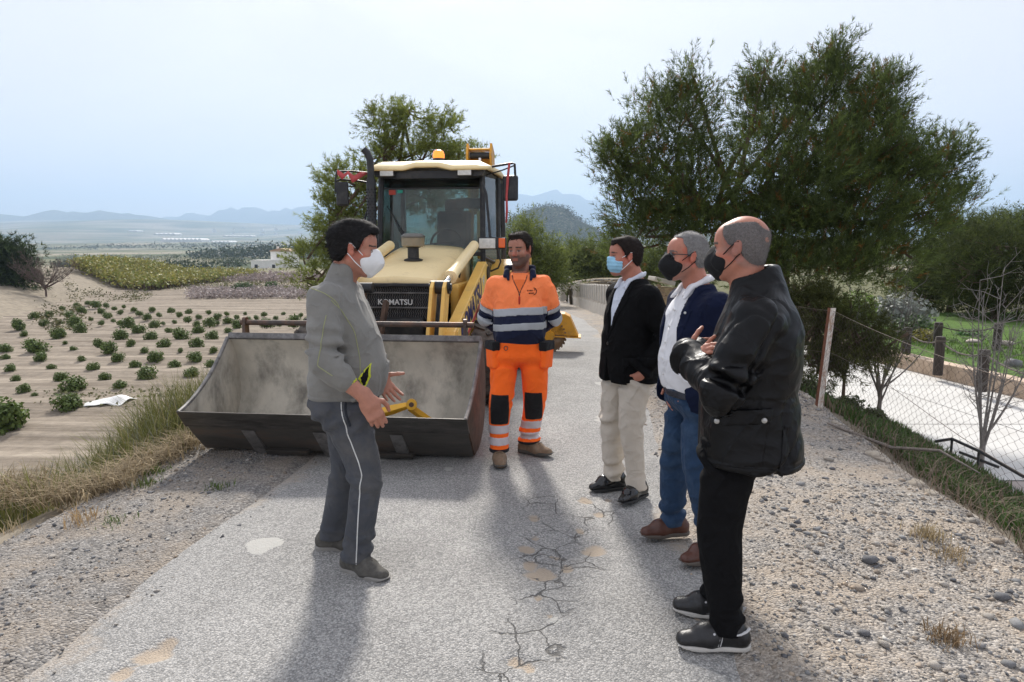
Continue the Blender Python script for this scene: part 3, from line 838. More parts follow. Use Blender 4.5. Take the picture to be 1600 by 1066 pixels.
def rbox(c, hs, rad=.01, Rm=None):
    c = np.array(c, np.float32); hs = np.array(hs, np.float32); m = float(np.linalg.norm(hs))
    Rm = None if Rm is None else np.array(Rm, np.float32)
    def f(P):
        q = P - c
        if Rm is not None: q = q @ Rm
        q = np.abs(q) - hs + rad
        return np.linalg.norm(np.maximum(q, 0), axis=-1) + np.minimum(q.max(-1), 0) - rad
    return c - m, c + m, f

def loft(sec, n=2.3, cap=.02):
    """sec: rows (z, cx, cy, rx, ry), z rising: a solid of super-elliptic sections, rounded ends"""
    S = np.array(sec, float); zz = np.linspace(S[0, 0], S[-1, 0], 80)
    # monotone-ish smooth interpolation
    from_ = [np.interp(zz, S[:, 0], S[:, k]) for k in range(1, 5)]
    ker = np.array([1, 2, 3, 2, 1.]); ker /= ker.sum()
    from_ = [np.convolve(np.pad(v, 2, mode='edge'), ker, 'valid') for v in from_]
    z0, z1 = S[0, 0], S[-1, 0]
    lo = np.array([(S[:, 1] - S[:, 3]).min(), (S[:, 2] - S[:, 4]).min(), z0]); hi = np.array([(S[:, 1] + S[:, 3]).max(), (S[:, 2] + S[:, 4]).max(), z1])
    def f(P):
        z = P[..., 2]; cx, cy, rx, ry = [np.interp(z, zz, v).astype(np.float32) for v in from_]
        q = ((np.abs(P[..., 0] - cx) / rx) ** n + (np.abs(P[..., 1] - cy) / ry) ** n) ** (1 / n)
        d = (q - 1) * np.minimum(rx, ry)
        e = np.maximum(z0 - z, z - z1)
        a = d + cap; b_ = e + cap
        return np.minimum(np.maximum(a, b_), 0) + np.sqrt(np.maximum(a, 0) ** 2 + np.maximum(b_, 0) ** 2) - cap
    return lo, hi, f

def half(pt, nrm, lo, hi):
    pt = np.array(pt, np.float32); nrm = np.array(nrm, np.float32); nrm /= np.linalg.norm(nrm)
    return np.array(lo), np.array(hi), (lambda P: (P - pt) @ nrm)

def moved(prim, Rm, t):
    """the same primitive rotated by Rm and moved by t"""
    lo, hi, f = prim; Rm = np.array(Rm, np.float32); t = np.array(t, np.float32)
    C = np.array([[x, y, z] for x in (lo[0], hi[0]) for y in (lo[1], hi[1]) for z in (lo[2], hi[2])]) @ Rm.T + t
    return C.min(0), C.max(0), (lambda P: f((P - t) @ Rm))

def sdf_obj(name, fields, m, parent, colfn=None):
    Vs, Fs, off = [], [], 0
    for fl in (fields if isinstance(fields, list) else [fields]):
        V, Fq = fl.mesh(); Vs.append(V); Fs.append(Fq + off); off += len(V)
    V = np.concatenate(Vs); Fq = np.concatenate(Fs)
    return link(name, np_mesh(name, V, Fq, [m], True, None if colfn is None else colfn(V)), parent)

def crease(P, seed, lo=8, hi=22, amp=.006, an=(1, 1, .6), w=.22):
    """narrow valleys along the zero lines of a smooth noise, where cloth folds in"""
    n = Nz(seed, 8, lo, hi)(P * np.array(an, np.float32)); g = np.clip(Nz(seed + 70, 6, 4, 9)(P) + .25, 0, 1.2)
    f = Nz(seed + 33, 8, lo * 2, hi * 2)(P * np.array(an, np.float32))
    return 1.7 * amp * g * np.exp(-(n / w) ** 2) - amp * .6 * g * np.exp(-((np.abs(n) - .6) / .4) ** 2) + .7 * amp * g * np.exp(-(f / .2) ** 2)

def trace(fl, xz, side=-1, lift=.0):
    """surface points of a field seen along y (side -1: from -y) for a list of (x, z)"""
    out = []
    ys = fl.ax[1] if side < 0 else fl.ax[1][::-1]
    for x, z in xz:
        ix = int(round((x - fl.lo[0]) / fl.h)); iz = int(round((z - fl.lo[2]) / fl.h))
        if not (0 <= ix < fl.n[0] and 0 <= iz < fl.n[2]): continue
        c = fl.d[ix, :, iz] if side < 0 else fl.d[ix, ::-1, iz]
        k = np.argmax(c < 0)
        if c[k] >= 0 or k == 0: continue
        t = c[k - 1] / (c[k - 1] - c[k]); y = ys[k - 1] + t * (ys[k] - ys[k - 1])
        out.append((x, y + side * lift, z))
    out = np.array(out)
    if len(out) > 6:
        ker = np.array([1, 2, 1.]) / 4
        for k in range(3):
            out[1:-1, k] = np.convolve(out[:, k], ker, 'valid')
    return out
# ================================================================== people
M_skin = mat('skin', attr='Col', rough=.5, spec=.35, var=.10, vscale=35, bump=.0012, bscale=260)
M_skin.node_tree.nodes['Principled BSDF'].inputs['Subsurface Weight'].default_value = .08
M_skin.node_tree.nodes['Principled BSDF'].inputs['Subsurface Radius'].default_value = (.012, .005, .003)
def cloth(name, c, rough=.9, bump=.011, bscale=10, var=.10, vscale=14, sheen=.05, ridged=True, **kw):
    return mat(name, color=c, rough=rough, spec=.12, bump=bump, bscale=bscale, var=var, vscale=vscale, sheen=sheen, ridged=ridged, **kw)

def head_ops(nose=1.0, jaw=1.0, brow=1.0):
    ops = [('a', ell((-.018, 0, .040), (.098, .077, .088)), 0),
           ('a', ell((.030, 0, -.030), (.062, .062, .088)), .03),
           ('a', ell((.052, 0, .045), (.044, .058, .050)), .03),
           ('a', rc((-.005, .055, -.05), (.060, .014, -.100), .020 * jaw, .018), .035),
           ('a', rc((-.005, -.055, -.05), (.060, -.014, -.100), .020 * jaw, .018), .035),
           ('a', ell((.068, 0, -.100), (.022, .022, .018)), .02),
           ('a', rc((.079, -.034, .024), (.079, .034, .024), .011 * brow, .011 * brow), .016),
           ('a', ell((.056, .044, -.022), (.028, .022, .022)), .02),
           ('a', ell((.056, -.044, -.022), (.028, .022, .022)), .02),
           ('s', ell((.098, .033, .002), (.020, .019, .013)), .010),
           ('s', ell((.098, -.033, .002), (.020, .019, .013)), .010),
           ('a', ell((.076, .032, .000), (.0135, .015, .0125)), .003),
           ('a', ell((.076, -.032, .000), (.0135, .015, .0125)), .003),
           ('a', rc((.076, .018, .010), (.072, .046, .007), .0042, .0042), .004),
           ('a', rc((.076, -.018, .010), (.072, -.046, .007), .0042, .0042), .004),
           ('a', rc((.086, 0, .020), (.108 * nose, 0, -.024), .0085, .012), .012),
           ('a', ell((.098, .012, -.030), (.013, .009, .009)), .008),
           ('a', ell((.098, -.012, -.030), (.013, .009, .009)), .008),
           ('a', rc((.086, -.018, -.058), (.086, .018, -.058), .0075, .0075), .010),
           ('a', rc((.084, -.015, -.070), (.084, .015, -.070), .0085, .0085), .010),
           ('s', rc((.099, -.017, -.0635), (.099, .017, -.0635), .0035, .0035), .003)]
    for s in (1, -1):
        ops += [('a', ell((-.008, s * .080, .000), (.020, .0085, .034), rotm('Y', R(-14)) @ rotm('Z', s * R(22))), .006),
                ('s', ell((-.002, s * .091, .002), (.010, .007, .019)), .004)]
    return ops

class Head:
    def __init__(s, pos, yaw, pitch=0, roll=0, sc=1.0):
        s.R = rotm('Z', yaw) @ rotm('Y', pitch) @ rotm('X', roll); s.t = np.array(pos, float); s.sc = sc
    def pr(s, prim):
        lo, hi, f = prim; k = s.sc
        return moved((lo * k, hi * k, lambda P: f(P / k) * k), s.R, s.t)
    def loc(s, P): return ((P - s.t) @ s.R) / s.sc
    def pts(s, Q): return (np.asarray(Q, float) * s.sc) @ s.R.T + s.t
    def box(s, r=.17):
        return s.t - r * s.sc, s.t + r * s.sc

SKIN = np.array([.42, .19, .128])
def skin_col(V, hd, skin=SKIN, beard=0.0, brow_c=(.03, .022, .018), beard_c=(.06, .045, .04), stub=None, scalp=None, scalp_fn=None, eye_c=(.05, .035, .03)):
    C = np.tile(skin, (len(V), 1)); q = hd.loc(V)
    inh = (np.abs(q) < .16).all(1)
    x, y, z = q.T
    red = inh & ((np.abs(y) > .066) & (np.abs(z) < .05) | ((x > .09) & (z < -.005) & (z > -.045)))
    C[red] = skin * [1.08, .82, .80]
    lips = inh & (x > .080) & (z < -.054) & (z > -.074) & (np.abs(y) < .021); C[lips] = skin * [.85, .66, .64]
    if beard:
        w = (sstep(-.022, -.042, z) * sstep(-.02, .025, x) * (1 - lips) * inh) * np.where(x > .099, .2, 1)
        w = w * np.where((z > -.048) & (np.abs(y) > .034) & (x > .04), .35, 1) * beard
        C = C * (1 - w[:, None]) + np.array(beard_c) * w[:, None]
    ay = np.abs(y) - .032; ey = inh & (x > .070) & (np.abs(z + .001) < .0042) & (np.abs(ay) < .0125); C[ey] = (.34, .31, .29); C[ey & (np.abs(ay) < .0058)] = eye_c
    C[inh & (x > .066) & (np.abs(z - .0055) < .0022) & (np.abs(ay) < .014)] = skin * .35
    br = inh & (x > .060) & (np.abs(z - (.0265 - 2.2 * (np.abs(y) - .030) ** 2)) < .0042) & (np.abs(np.abs(y) - .034) < .021); C[br] = brow_c
    if scalp_fn is not None:
        w = (scalp_fn(q) * inh)[:, None]; C = C * (1 - w) + np.array(scalp) * w
    return C

def hair_mesh(hd, parent, m, thick, zmin, sub=None, seed=1, amp=.004, extra=(), freq=(60, 160), comb=(1, 1, .45), h=.0042, strands=2600, strand_len=.024, strand_w=.0013, strand_up=.12, strand_dir=(-1, -.3)):
    lo, hi = hd.box(.15); fl = Field(lo, hi, h)
    fl.add(hd.pr(ell((-.018, 0, .040), np.array((.098, .077, .088)) + thick)), 0)
    fl.add(hd.pr(ell((.045, 0, .052), (.044 + thick * .7, .062 + thick * .6, .045 + thick))), .03)
    fl.add(hd.pr(ell((-.045, 0, -.02), (.058 + thick * .6, .062 + thick * .4, .075))), .03)
    for e_ in extra: fl.add(hd.pr(e_), .02)
    nz = Nz(seed, 12, *freq); nb = Nz(seed + 50, 8, 22, 50)
    fl.warp(lambda P: amp * nz(hd.loc(P) * comb) * .8 + amp * 1.2 * nb(hd.loc(P)), .03)
    ii = np.ones(fl.d.shape, bool)
    P = fl._pts((slice(None),) * 3); q = hd.loc(P)
    zz = np.interp(q[..., 0], [k[0] for k in zmin], [k[1] for k in zmin]) + .004 * nz(q) + .016 * np.exp(-((np.abs(q[..., 1]) - .044) / .014) ** 2) * (q[..., 0] > .035)
    cut = (zz - q[..., 2]) * .7
    fl.d = np.maximum(fl.d, cut.astype(np.float32))
    if sub is not None:
        for s_ in sub: fl.sub(hd.pr(s_), .006)
    o = sdf_obj('hair', fl, m, parent)
    if strands:
        me = o.data; nv = len(me.vertices); V = np.empty(nv * 3, np.float32); me.vertices.foreach_get('co', V); V = V.reshape(-1, 3)
        Nn = np.empty(nv * 3, np.float32); me.vertices.foreach_get('normal', Nn); Nn = Nn.reshape(-1, 3)
        r = np.random.default_rng(seed); keep = np.linalg.norm(hd.loc(V) - [-.02, 0, .03], axis=1) > .068
        # outward side only
        out = ((V - hd.pts([(-.01, 0, .02)])[0]) * Nn).sum(1) > 0
        cand = np.where(keep & out)[0]; ix = r.choice(cand, strands)
        q = hd.loc(V[ix]); fl_ = np.stack([np.full(len(ix), strand_dir[0]), .35 * np.sign(q[:, 1]) * (np.abs(q[:, 1]) > .03), np.full(len(ix), strand_dir[1]) - .5 * (q[:, 2] < .03)], -1)
        d = fl_ @ hd.R.T; n_ = Nn[ix]; d = d - n_ * (d * n_).sum(1)[:, None] * .9 + r.normal(0, .25, d.shape); d /= np.linalg.norm(d, axis=1)[:, None] + 1e-6
        ln = strand_len * r.uniform(.5, 1.2, len(ix))[:, None]; a = V[ix] - n_ * .003
        b_ = a + d * ln * .5 + n_ * (.004 + ln * strand_up); c_ = b_ + d * ln * .5 + n_ * ln * (strand_up - .25)
        sd = np.cross(d, n_) * (strand_w * r.uniform(.6, 1.3, len(ix)))[:, None]
        Q = np.stack([a - sd, a + sd, b_ + sd * .8, b_ - sd * .8, c_], 1).reshape(-1, 3); k = 5 * np.arange(len(ix))[:, None]
        V2 = np.concatenate([V, Q]); Fq = np.empty(len(me.loops), np.int32); me.loops.foreach_get('vertex_index', Fq); Fq = Fq.reshape(-1, 4)
        o.data = np_mesh('hair', V2, [np.concatenate([Fq, nv + k + [0, 1, 2, 3]]), nv + k + [3, 2, 4]], [m], True)
    return o

def strap(hd, parent, m, pts, r=.0022, name='ear_loop'):
    mb = MB(); mb.tube(hd.pts(pts), r, 5); return mb.build(name, m, parent, smooth=True)

def mask_kn(hd, parent, m, strap_m):
    lo, hi = hd.box(.16); fl = Field(lo, hi, .0035)
    fl.add(hd.pr(ell((.058, 0, -.048), (.052, .069, .062))), 0)
    fl.add(hd.pr(rc((.104, 0, -.006), (.112, 0, -.050), .012, .018)), .055)
    fl.add(hd.pr(rc((.112, 0, -.050), (.080, 0, -.108), .018, .016)), .05)
    P = fl._pts((slice(None),) * 3); q = hd.loc(P)
    fl.d = np.maximum(fl.d, ((.036 + .25 * np.abs(q[..., 2] + .05)) - q[..., 0]).astype(np.float32) * .9)
    fl.d = np.maximum(fl.d, (q[..., 2] - (.004 + .12 * q[..., 0])).astype(np.float32))
    nz = Nz(5, 8, 40, 90); fl.warp(lambda P: .0012 * nz(hd.loc(P)) + .0012 * np.exp(-(hd.loc(P)[..., 1] / .003) ** 2), .01)
    o = sdf_obj('face_mask', fl, m, parent)
    for s in (1, -1):
        strap(hd, o, strap_m, [(.050, s * .066, -.022), (.022, s * .078, .004), (-.004, s * .085, .026), (-.016, s * .085, .028)])
        strap(hd, o, strap_m, [(.046, s * .066, -.080), (.016, s * .077, -.055), (-.008, s * .084, -.030), (-.020, s * .083, -.020)])
    return o

def mask_surgical(hd, parent, m, strap_m):
    lo, hi = hd.box(.16); fl = Field(lo, hi, .0035)
    fl.add(hd.pr(ell((.046, 0, -.050), (.072, .071, .068))), 0)
    fl.add(hd.pr(ell((.095, 0, -.012), (.022, .020, .018))), .03)
    P = fl._pts((slice(None),) * 3); q = hd.loc(P)
    fl.d = np.maximum(fl.d, ((.040) - q[..., 0]).astype(np.float32))
    fl.d = np.maximum(fl.d, (q[..., 2] - .002).astype(np.float32))
    fl.d = np.maximum(fl.d, (-.112 - q[..., 2]).astype(np.float32))
    def pl(P):
        q = hd.loc(P); w = q[..., 2] + .06 * np.abs(q[..., 1])
        return .0022 * np.maximum(np.sin(w * 260), -.2)
    fl.warp(pl, .012)
    o = sdf_obj('face_mask', fl, m, parent)
    for s in (1, -1):
        strap(hd, o, strap_m, [(.044, s * .064, -.006), (.02, s * .078, .010), (-.006, s * .086, .026), (-.018, s * .085, .026)])
        strap(hd, o, strap_m, [(.044, s * .064, -.085), (.014, s * .077, -.055), (-.010, s * .084, -.030), (-.020, s * .083, -.020)])
    return o

def hand_ops(curl=(.35, .5, .35), thumb=((.62, .62, -.25), (.85, .45, -.25)), spread=.0, curls=None):
    """wrist at the origin, fingers +x, thumb side +y, back of the hand +z"""
    ops = [('a', rbox((.050, .000, .0), (.050, .040, .0150), .0145), 0), ('a', rc((-.03, 0, 0), (.03, 0, 0), .026, .029, (0, 1, 0), 1.2), .02),
           ('a', ell((.034, .026, -.008), (.030, .018, .017)), .012), ('a', ell((.036, -.028, -.006), (.034, .015, .014)), .012)]
    fg = [(.094, .0305, .073, .0092), (.099, .0102, .081, .0095), (.095, -.0105, .075, .0090), (.085, -.0300, .059, .0080)]
    for i, (bx, by, ln, rad) in enumerate(fg):
        c = curl if curls is None else curls[i]
        p = np.array([bx - .012, by, .001]); a = 0.0; sp = spread * (1.5 - i)
        for k, fr in enumerate((.46, .30, .24)):
            a += c[k]
            d = np.array([math.cos(a) * math.cos(sp), math.sin(sp) * math.cos(a), -math.sin(a)])
            q = p + d * (ln * fr + (.012 if k == 0 else 0))
            ops.append(('a', rc(p, q, rad * (1 - .08 * k), rad * (.94 - .10 * k)), .004 if k else .008)); p = q
    p = np.array([.020, .030, -.006]); rr = (.0135, .0112, .0100, .0082)
    ds = [np.array([.55, .75, -.25]), np.array(thumb[0]), np.array(thumb[1])]
    for k, ln in enumerate((.036, .034, .026)):
        d = ds[k] / np.linalg.norm(ds[k]); q = p + d * ln
        ops.append(('a', rc(p, q, rr[k], rr[k + 1]), .008 if k == 0 else .004)); p = q
    return ops

def hand_field(wrist, xdir, back, left, elbow=None, r_el=.043, sc=1.0, h=.0038, **kw):
    x = np.array(xdir, float); x /= np.linalg.norm(x); z = np.array(back, float); z -= x * (z @ x); z /= np.linalg.norm(z)
    y = np.cross(z, x) * (-1 if left else 1)
    Rm = np.stack([x, y, z], 1); t = np.array(wrist, float)
    c = [t, t + x * .2 * sc + y * .08, t + x * .2 * sc - y * .06, t + z * .06, t - z * .1 + x * .15, t - z * .04]
    if elbow is not None: c.append(np.array(elbow, float))
    c = np.array(c); fl = Field(c.min(0) - .06, c.max(0) + .06, h)
    if elbow is not None:
        e = np.array(elbow, float); m = e + (t - e) * .35
        fl.add(rc(e, m, r_el, r_el * 1.02), 0); fl.add(rc(m, t, r_el * 1.0, .029), .02)
    first = elbow is None
    for op, prim, k in hand_ops(**kw):
        lo, hi, f = prim
        pr = moved((lo * sc, hi * sc, (lambda P, f=f: f(P / sc) * sc)), Rm, t)
        (fl.add if op == 'a' else fl.sub)(pr, 0 if first else max(k, .003)); first = False
    return fl

def make_body(parent, hd, neck_base, shoulders, hips, ankles, elbows, wrists, hands, colkw, head_kw={}, skin=SKIN, knees=None):
    lo, hi = hd.box(.16); lo = np.minimum(lo, np.array(neck_base) - .13); hi = np.maximum(hi, np.array(neck_base) + .13)
    f1 = Field(lo, hi, .0046)
    for op, prim, k in head_ops(**head_kw): (f1.add if op == 'a' else f1.sub)(hd.pr(prim), k)
    nk = hd.pts([(-.028, 0, -.055)])[0]
    f1.add(rc(nk, neck_base, .056 * hd.sc, .064), .03)
    f1.add(rc(hd.pts([(-.042, 0, -.02)])[0], np.array(neck_base) + [-.015, 0, .0], .042, .048), .03)
    f1.add(ell(np.array(neck_base) + [-.02, 0, -.05], (.065, .10, .045)), .03)
    # trunk and limbs below the clothes
    pts = np.array(list(shoulders) + list(hips) + list(ankles) + list(elbows) + list(wrists) + [neck_base])
    f2 = Field(pts.min(0) - .16, pts.max(0) + .05, .014)
    ch = (np.array(shoulders[0]) + shoulders[1]) / 2; hp = (np.array(hips[0]) + hips[1]) / 2
    f2.add(rc(hp, ch + [0, 0, -.12], .10, .105, (0, 1, 0), 1.25), 0); f2.add(rc(ch + [0, 0, -.12], neck_base, .09, .05), .05)
    for i in (0, 1):
        kn = np.array(knees[i]) if knees else np.array(hips[i]) * .5 + np.array(ankles[i]) * .5
        f2.add(rc(hips[i], kn, .055, .038), .03); f2.add(rc(kn, ankles[i], .038, .028), .03)
        f2.add(rc(shoulders[i], elbows[i], .04, .034), .05); f2.add(rc(elbows[i], wrists[i], .034, .022), .02)
    return sdf_obj('body', [f1, f2] + hands, M_skin, parent, lambda V: skin_col(V, hd, skin, **colkw))

def leg_loft(rows): return loft(rows, 2.1, .008)

def trousers(parent, m, legs, hipsec, lo, hi, seed, amp=.004, h=.0084, bunch=.006, extra=None, name='trousers'):
    fl = Field(lo, hi, h)
    for i, L_ in enumerate(legs): fl.add(leg_loft(L_), 0 if i == 0 else .012)
    fl.add(loft(hipsec, 2.3, .02), .05)
    nz = Nz(seed, 14, 10, 34); n2 = Nz(seed + 9, 10, 3, 9); n3 = Nz(seed + 5, 8, 14, 30)
    zc = hipsec[0][0] + .02
    bunch = bunch * 1.7
    def w(P):
        z = P[..., 2]; Q = P * np.array([1, 1, .55], np.float32)
        f = amp * nz(Q) + crease(P, seed + 20, 9, 24, .007, (1, 1, .7))
        fold = np.sin((z * 70 + 3.0 * n2(P) + P[..., 0] * 22)) * np.maximum(n3(P), 0)
        f = f + bunch * fold * np.exp(-((z - .14) / .09) ** 2) + bunch * .8 * fold * np.exp(-((z - .50) / .07) ** 2)
        f = f + bunch * .8 * np.sin(z * 60 - P[..., 0] * 45 + 2 * n2(P)) * np.exp(-((z - zc + .02) / .07) ** 2)
        return f
    fl.warp(w)
    if extra: extra(fl)
    return fl, sdf_obj(name, fl, m, parent)

def shoe(parent, ankle, yaw, m_up, m_sole, L=.295, high=False, toe=.036, pointed=False, sole_h=.028, lace=None, seed=1, name='shoe'):
    a = np.array([ankle[0], ankle[1], 0.0]); Rm = rotm('Z', yaw)
    lo, hi = a - .30, a + .30; lo[2] = -.01; hi[2] = .24
    fl = Field(lo, hi, .0052)
    T = lambda p: moved(p, Rm, a)
    k = L / .295
    tw = .80 if pointed else 1.0
    fl.add(T(rc((-.055 * k, 0, .045), (.07 * k, 0, .045), .041, .044)), 0)
    fl.add(T(rc((.07 * k, 0, .042), (.165 * k, .006, .031), .044, toe * tw * .86, (0, 1, 0), 1.18)), .03)
    fl.add(T(rc((-.05 * k, 0, .06), (-.035 * k, 0, .115 if high else .082), .042, .046)), .03)
    fl.add(T(rc((-.02 * k, 0, .09 if high else .08), (.085 * k, 0, .062), .034, .034)), .03)
    if high: fl.add(T(rc((-.03, 0, .10), (-.025, 0, .155), .045, .048)), .02)
    fl.sub(T(half((0, 0, .014), (0, 0, 1), (-.3, -.2, -.05), (.3, .2, .02))), .004)
    nz = Nz(seed, 10, 40, 90); fl.warp(lambda P: .0016 * nz(P), .02)
    o = sdf_obj(name, fl, m_up, parent)
    def foot(P, grow):
        q = (P - a) @ Rm; t = np.clip((q[..., 0] + .058 * k) / (.225 * k), 0, 1)
        c = np.stack([-.058 * k + t * .222 * k, .006 * t], -1)
        rad = np.interp(t, [0, .35, .7, 1], [.041, .038, .048, toe * tw + .004]) + grow
        return np.linalg.norm(q[..., :2] - c, axis=-1) - rad, q
    f2 = Field(lo, hi, .0052)
    P = f2._pts((slice(None),) * 3); d, q = foot(P, .004)
    top = sole_h + .012 * np.maximum(0, q[..., 0] / .17) ** 2 * 0
    f2.d = np.maximum(d, np.maximum(q[..., 2] - top, .001 - q[..., 2] + .018 * np.maximum(0, (q[..., 0] - .10 * k) / .09) ** 2)).astype(np.float32)
    sdf_obj('sole', f2, m_sole, o)
    if lace is not None:
        mb = MB()
        for j in range(4):
            x0 = .035 * k + .022 * j; zt = (.120 if high else .1085) - .0055 * j
            mb.tube([np.array(p) @ Rm.T + a for p in ((x0, -.026, zt - .008), (x0 + .006, 0, zt + .002), (x0 - .002, .026, zt - .008))], .0026, 5)
        if high:
            for j in range(3): mb.tube([np.array(p) @ Rm.T + a for p in ((.022 - .004 * j, -.022, .115 + .014 * j), (.028 - .004 * j, 0, .118 + .014 * j), (.022 - .004 * j, .022, .115 + .014 * j))], .0026, 5)
        mb.build('lace', lace, o, smooth=True)
    return o

def arm_chain(fl, S, E, W, r, k=.04):
    """sleeve: shoulder, elbow, cuff with four radii"""
    S, E, W = [np.array(p, float) for p in (S, E, W)]
    m1 = S + (E - S) * .5; m2 = E + (W - E) * .5
    fl.add(rc(S, m1, r[0], (r[0] + r[1]) / 2), k); fl.add(rc(m1, E, (r[0] + r[1]) / 2, r[1]), .03)
    fl.add(rc(E, m2, r[1], (r[1] + r[2]) / 2), .02); fl.add(rc(m2, W, (r[1] + r[2]) / 2, r[2]), .02)

def arm_t(P, S, E, W):
    """arc length along the arm (0..1 upper, 1..2 fore) and distance from its axis"""
    S, E, W = [np.array(p, np.float32) for p in (S, E, W)]
    out = []
    for a, b in ((S, E), (E, W)):
        ba = b - a; t = np.clip((P - a) @ ba / (ba @ ba), 0, 1); out.append((t, np.linalg.norm(P - a - t[..., None] * ba, axis=-1)))
    near = out[1][1] < out[0][1]
    return np.where(near, 1 + out[1][0], out[0][0]), np.where(near, out[1][1], out[0][1])

def sleeve_folds(P, S, E, W, seed, amp):
    t, d = arm_t(P, S, E, W); n = Nz(seed, 8, 6, 16)(P); m = np.maximum(Nz(seed + 3, 8, 14, 30)(P) + .4, 0)
    w = np.sin(t * 26 + 3.2 * n); w = np.where(w > 0, np.abs(w) ** .6, -np.abs(w))
    return 1.7 * amp * w * m * np.where(d < .11, 1, 0) * (np.exp(-((t - 1.0) / .38) ** 2) + .8 * sstep(1.45, 2.0, t) * .9)

# ------------------------------------------------------------------ man in grey fleece
def man_fleece():
    root = empty('person', (-.825, 3.36, 0), 0)
    tag(root, 'man in grey fleece and white mask gesturing beside the bucket', 'person', 'people standing on the road')
    hd = Head((.06, .0, 1.635), R(3), R(7), 0, 1.02)
    Sr, Er, Wr = (-.045, -.185, 1.40), (-.035, -.275, 1.12), (.15, -.25, .945)
    Sl, El, Wl = (-.03, .185, 1.40), (.02, .26, 1.13), (.135, .07, .995)
    hr = hand_field(Wr, (.42, -.02, -.90), (.25, -.95, .15), False, Er, .044, 1.06, curl=(.45, .65, .45), thumb=((.85, .25, -.5), (.9, -.05, -.5)))
    hl = hand_field(Wl, (.62, -.30, -.70), (-.30, .92, -.35), True, El, .042, 1.02, curl=(.15, .22, .15), thumb=((.55, .85, -.1), (.55, .85, -.05)), spread=.07)
    make_body(root, hd, (-.005, 0, 1.47), [Sr, Sl], [(0, -.09, .92), (-.04, .09, .92)], [(.04, -.07, .09), (-.15, .20, .09)], [Er, El], [Wr, Wl], [hr, hl],
              dict(beard=.15, brow_c=(.03, .025, .022)), dict(jaw=1.05), knees=[(.10, -.08, .48), (-.045, .125, .5)])
    M_hair = mat('hair_black', color=(.014, .013, .013), rough=.75, spec=.15, var=.5, vscale=60, bump=.004, bscale=140, dirt=(.10, .097, .094), dscale=45, damt=.4, dlo=.56, dhi=.72, stretch=(1, 1, 2.2))
    hair_mesh(hd, root, M_hair, .014, [(-.14, -.075), (-.06, -.075), (-.03, -.03), (-.005, .018), (.012, .012), (.024, -.004), (.034, .02), (.05, .058), (.066, .068), (.088, .076), (.12, .09)], seed=3, amp=.0062, freq=(40, 95), strand_len=.03,
              extra=(ell((.058, 0, .104), (.040, .050, .024)), ell((.02, .01, .118), (.06, .05, .026))))
    mask_kn(hd, root, cloth('mask_white', (.74, .74, .73), rough=.8, var=.04, sheen=0), cloth('elastic_white', (.75, .75, .74), sheen=0))
    # fleece pullover
    M = cloth('grey_fleece', (.20, .195, .178), rough=1.0, bump=.012, bscale=8, var=.14, vscale=9, sheen=.15)
    lo, hi = np.array((-.34, -.40, .86)), np.array((.36, .40, 1.60)); fl = Field(lo, hi, .0062)
    fl.add(loft([(.905, -.012, 0, .178, .185), (.98, -.002, 0, .182, .19), (1.08, .006, 0, .184, .192), (1.18, .0, 0, .170, .19), (1.30, -.015, 0, .152, .200), (1.38, -.022, 0, .130, .190), (1.44, -.02, 0, .100, .150), (1.475, -.012, 0, .078, .095)], 2.35, .025), 0)
    for S, E, W in ((Sr, Er, Wr), (Sl, El, Wl)):
        c = np.array(E) + (np.array(W) - np.array(E)) * (.42 if W is Wr else .70)
        arm_chain(fl, S, E, c, (.085, .068, .060 if W is Wr else .055), .05)
    fl.add(rc((-.012, 0, 1.45), (.012, 0, 1.525), .085, .076, (0, 1, 0), 1.0), .03)          # standing collar
    fl.sub(rc((.012, 0, 1.515), (.03, 0, 1.60), .066, .070), .006)
    nz = Nz(61, 12, 9, 26); n2 = Nz(62, 8, 4, 9)
    def w(P):
        f = .0035 * nz(P * np.array([1, 1, .6])) + crease(P, 65, 7, 18, .008) + sleeve_folds(P, Sr, Er, Wr, 63, .0105) + sleeve_folds(P, Sl, El, Wl, 64, .007)
        z = P[..., 2]; y = P[..., 1]
        f += .006 * np.sin(z * 48 + P[..., 0] * 30 + 3 * n2(P)) * np.exp(-((z - 1.02) / .10) ** 2) * np.clip(n2(P + 3.1), 0, 1) * (np.abs(y) < .22)
        f += .0045 * np.exp(-((z - .935) / .005) ** 2) * (np.abs(y) < .23) * (P[..., 0] < .22) * np.where(np.linalg.norm(P - np.array(Wr), axis=-1) < .12, 0, 1)
        return f
    fl.warp(w)
    o = sdf_obj('fleece_pullover', fl, M, root)
    # pale green seams, black pocket with yellow edge, hem band
    Mse = cloth('seam_green', (.30, .31, .17), sheen=0); Mpk = cloth('pocket_black', (.012, .012, .014), sheen=0); Mye = cloth('piping_yellow', (.55, .60, .05), sheen=0)
    def seam(fn, name='seam', m=Mse, off=.0016):
        pc = fl.patch(off, fn); sdf_obj(name, pc, m, o)
    cx = lambda z: np.interp(z, [.9, 1.0, 1.12, 1.25, 1.36, 1.42], [.095, .105, .105, .085, .035, -.01])
    def seam(pts, f=fl, m=Mse, r=.0024, par=o, name='seam'):
        p = trace(f, pts, -1, .0005)
        if len(p) > 3: mb = MB(); mb.tube(p, r, 5); mb.build(name, m, par, smooth=True)
    seam([(cx(z), z) for z in np.arange(.915, 1.41, .012)])
    seam([(np.interp(t, [0, 1, 1.5], [Sr[0] + .035, Er[0] - .012, Er[0] + .072]), np.interp(t, [0, 1, 1.5], [Sr[2] - .02, Er[2], (Er[2] + Wr[2]) / 2 + .025])) for t in np.linspace(.15, 1.38, 40)])
    seam([(-.06 + .09 * math.sin(a_), 1.40 + .05 * math.cos(a_ * .9) - .03 * a_) for a_ in np.linspace(-.4, 1.5, 24)])
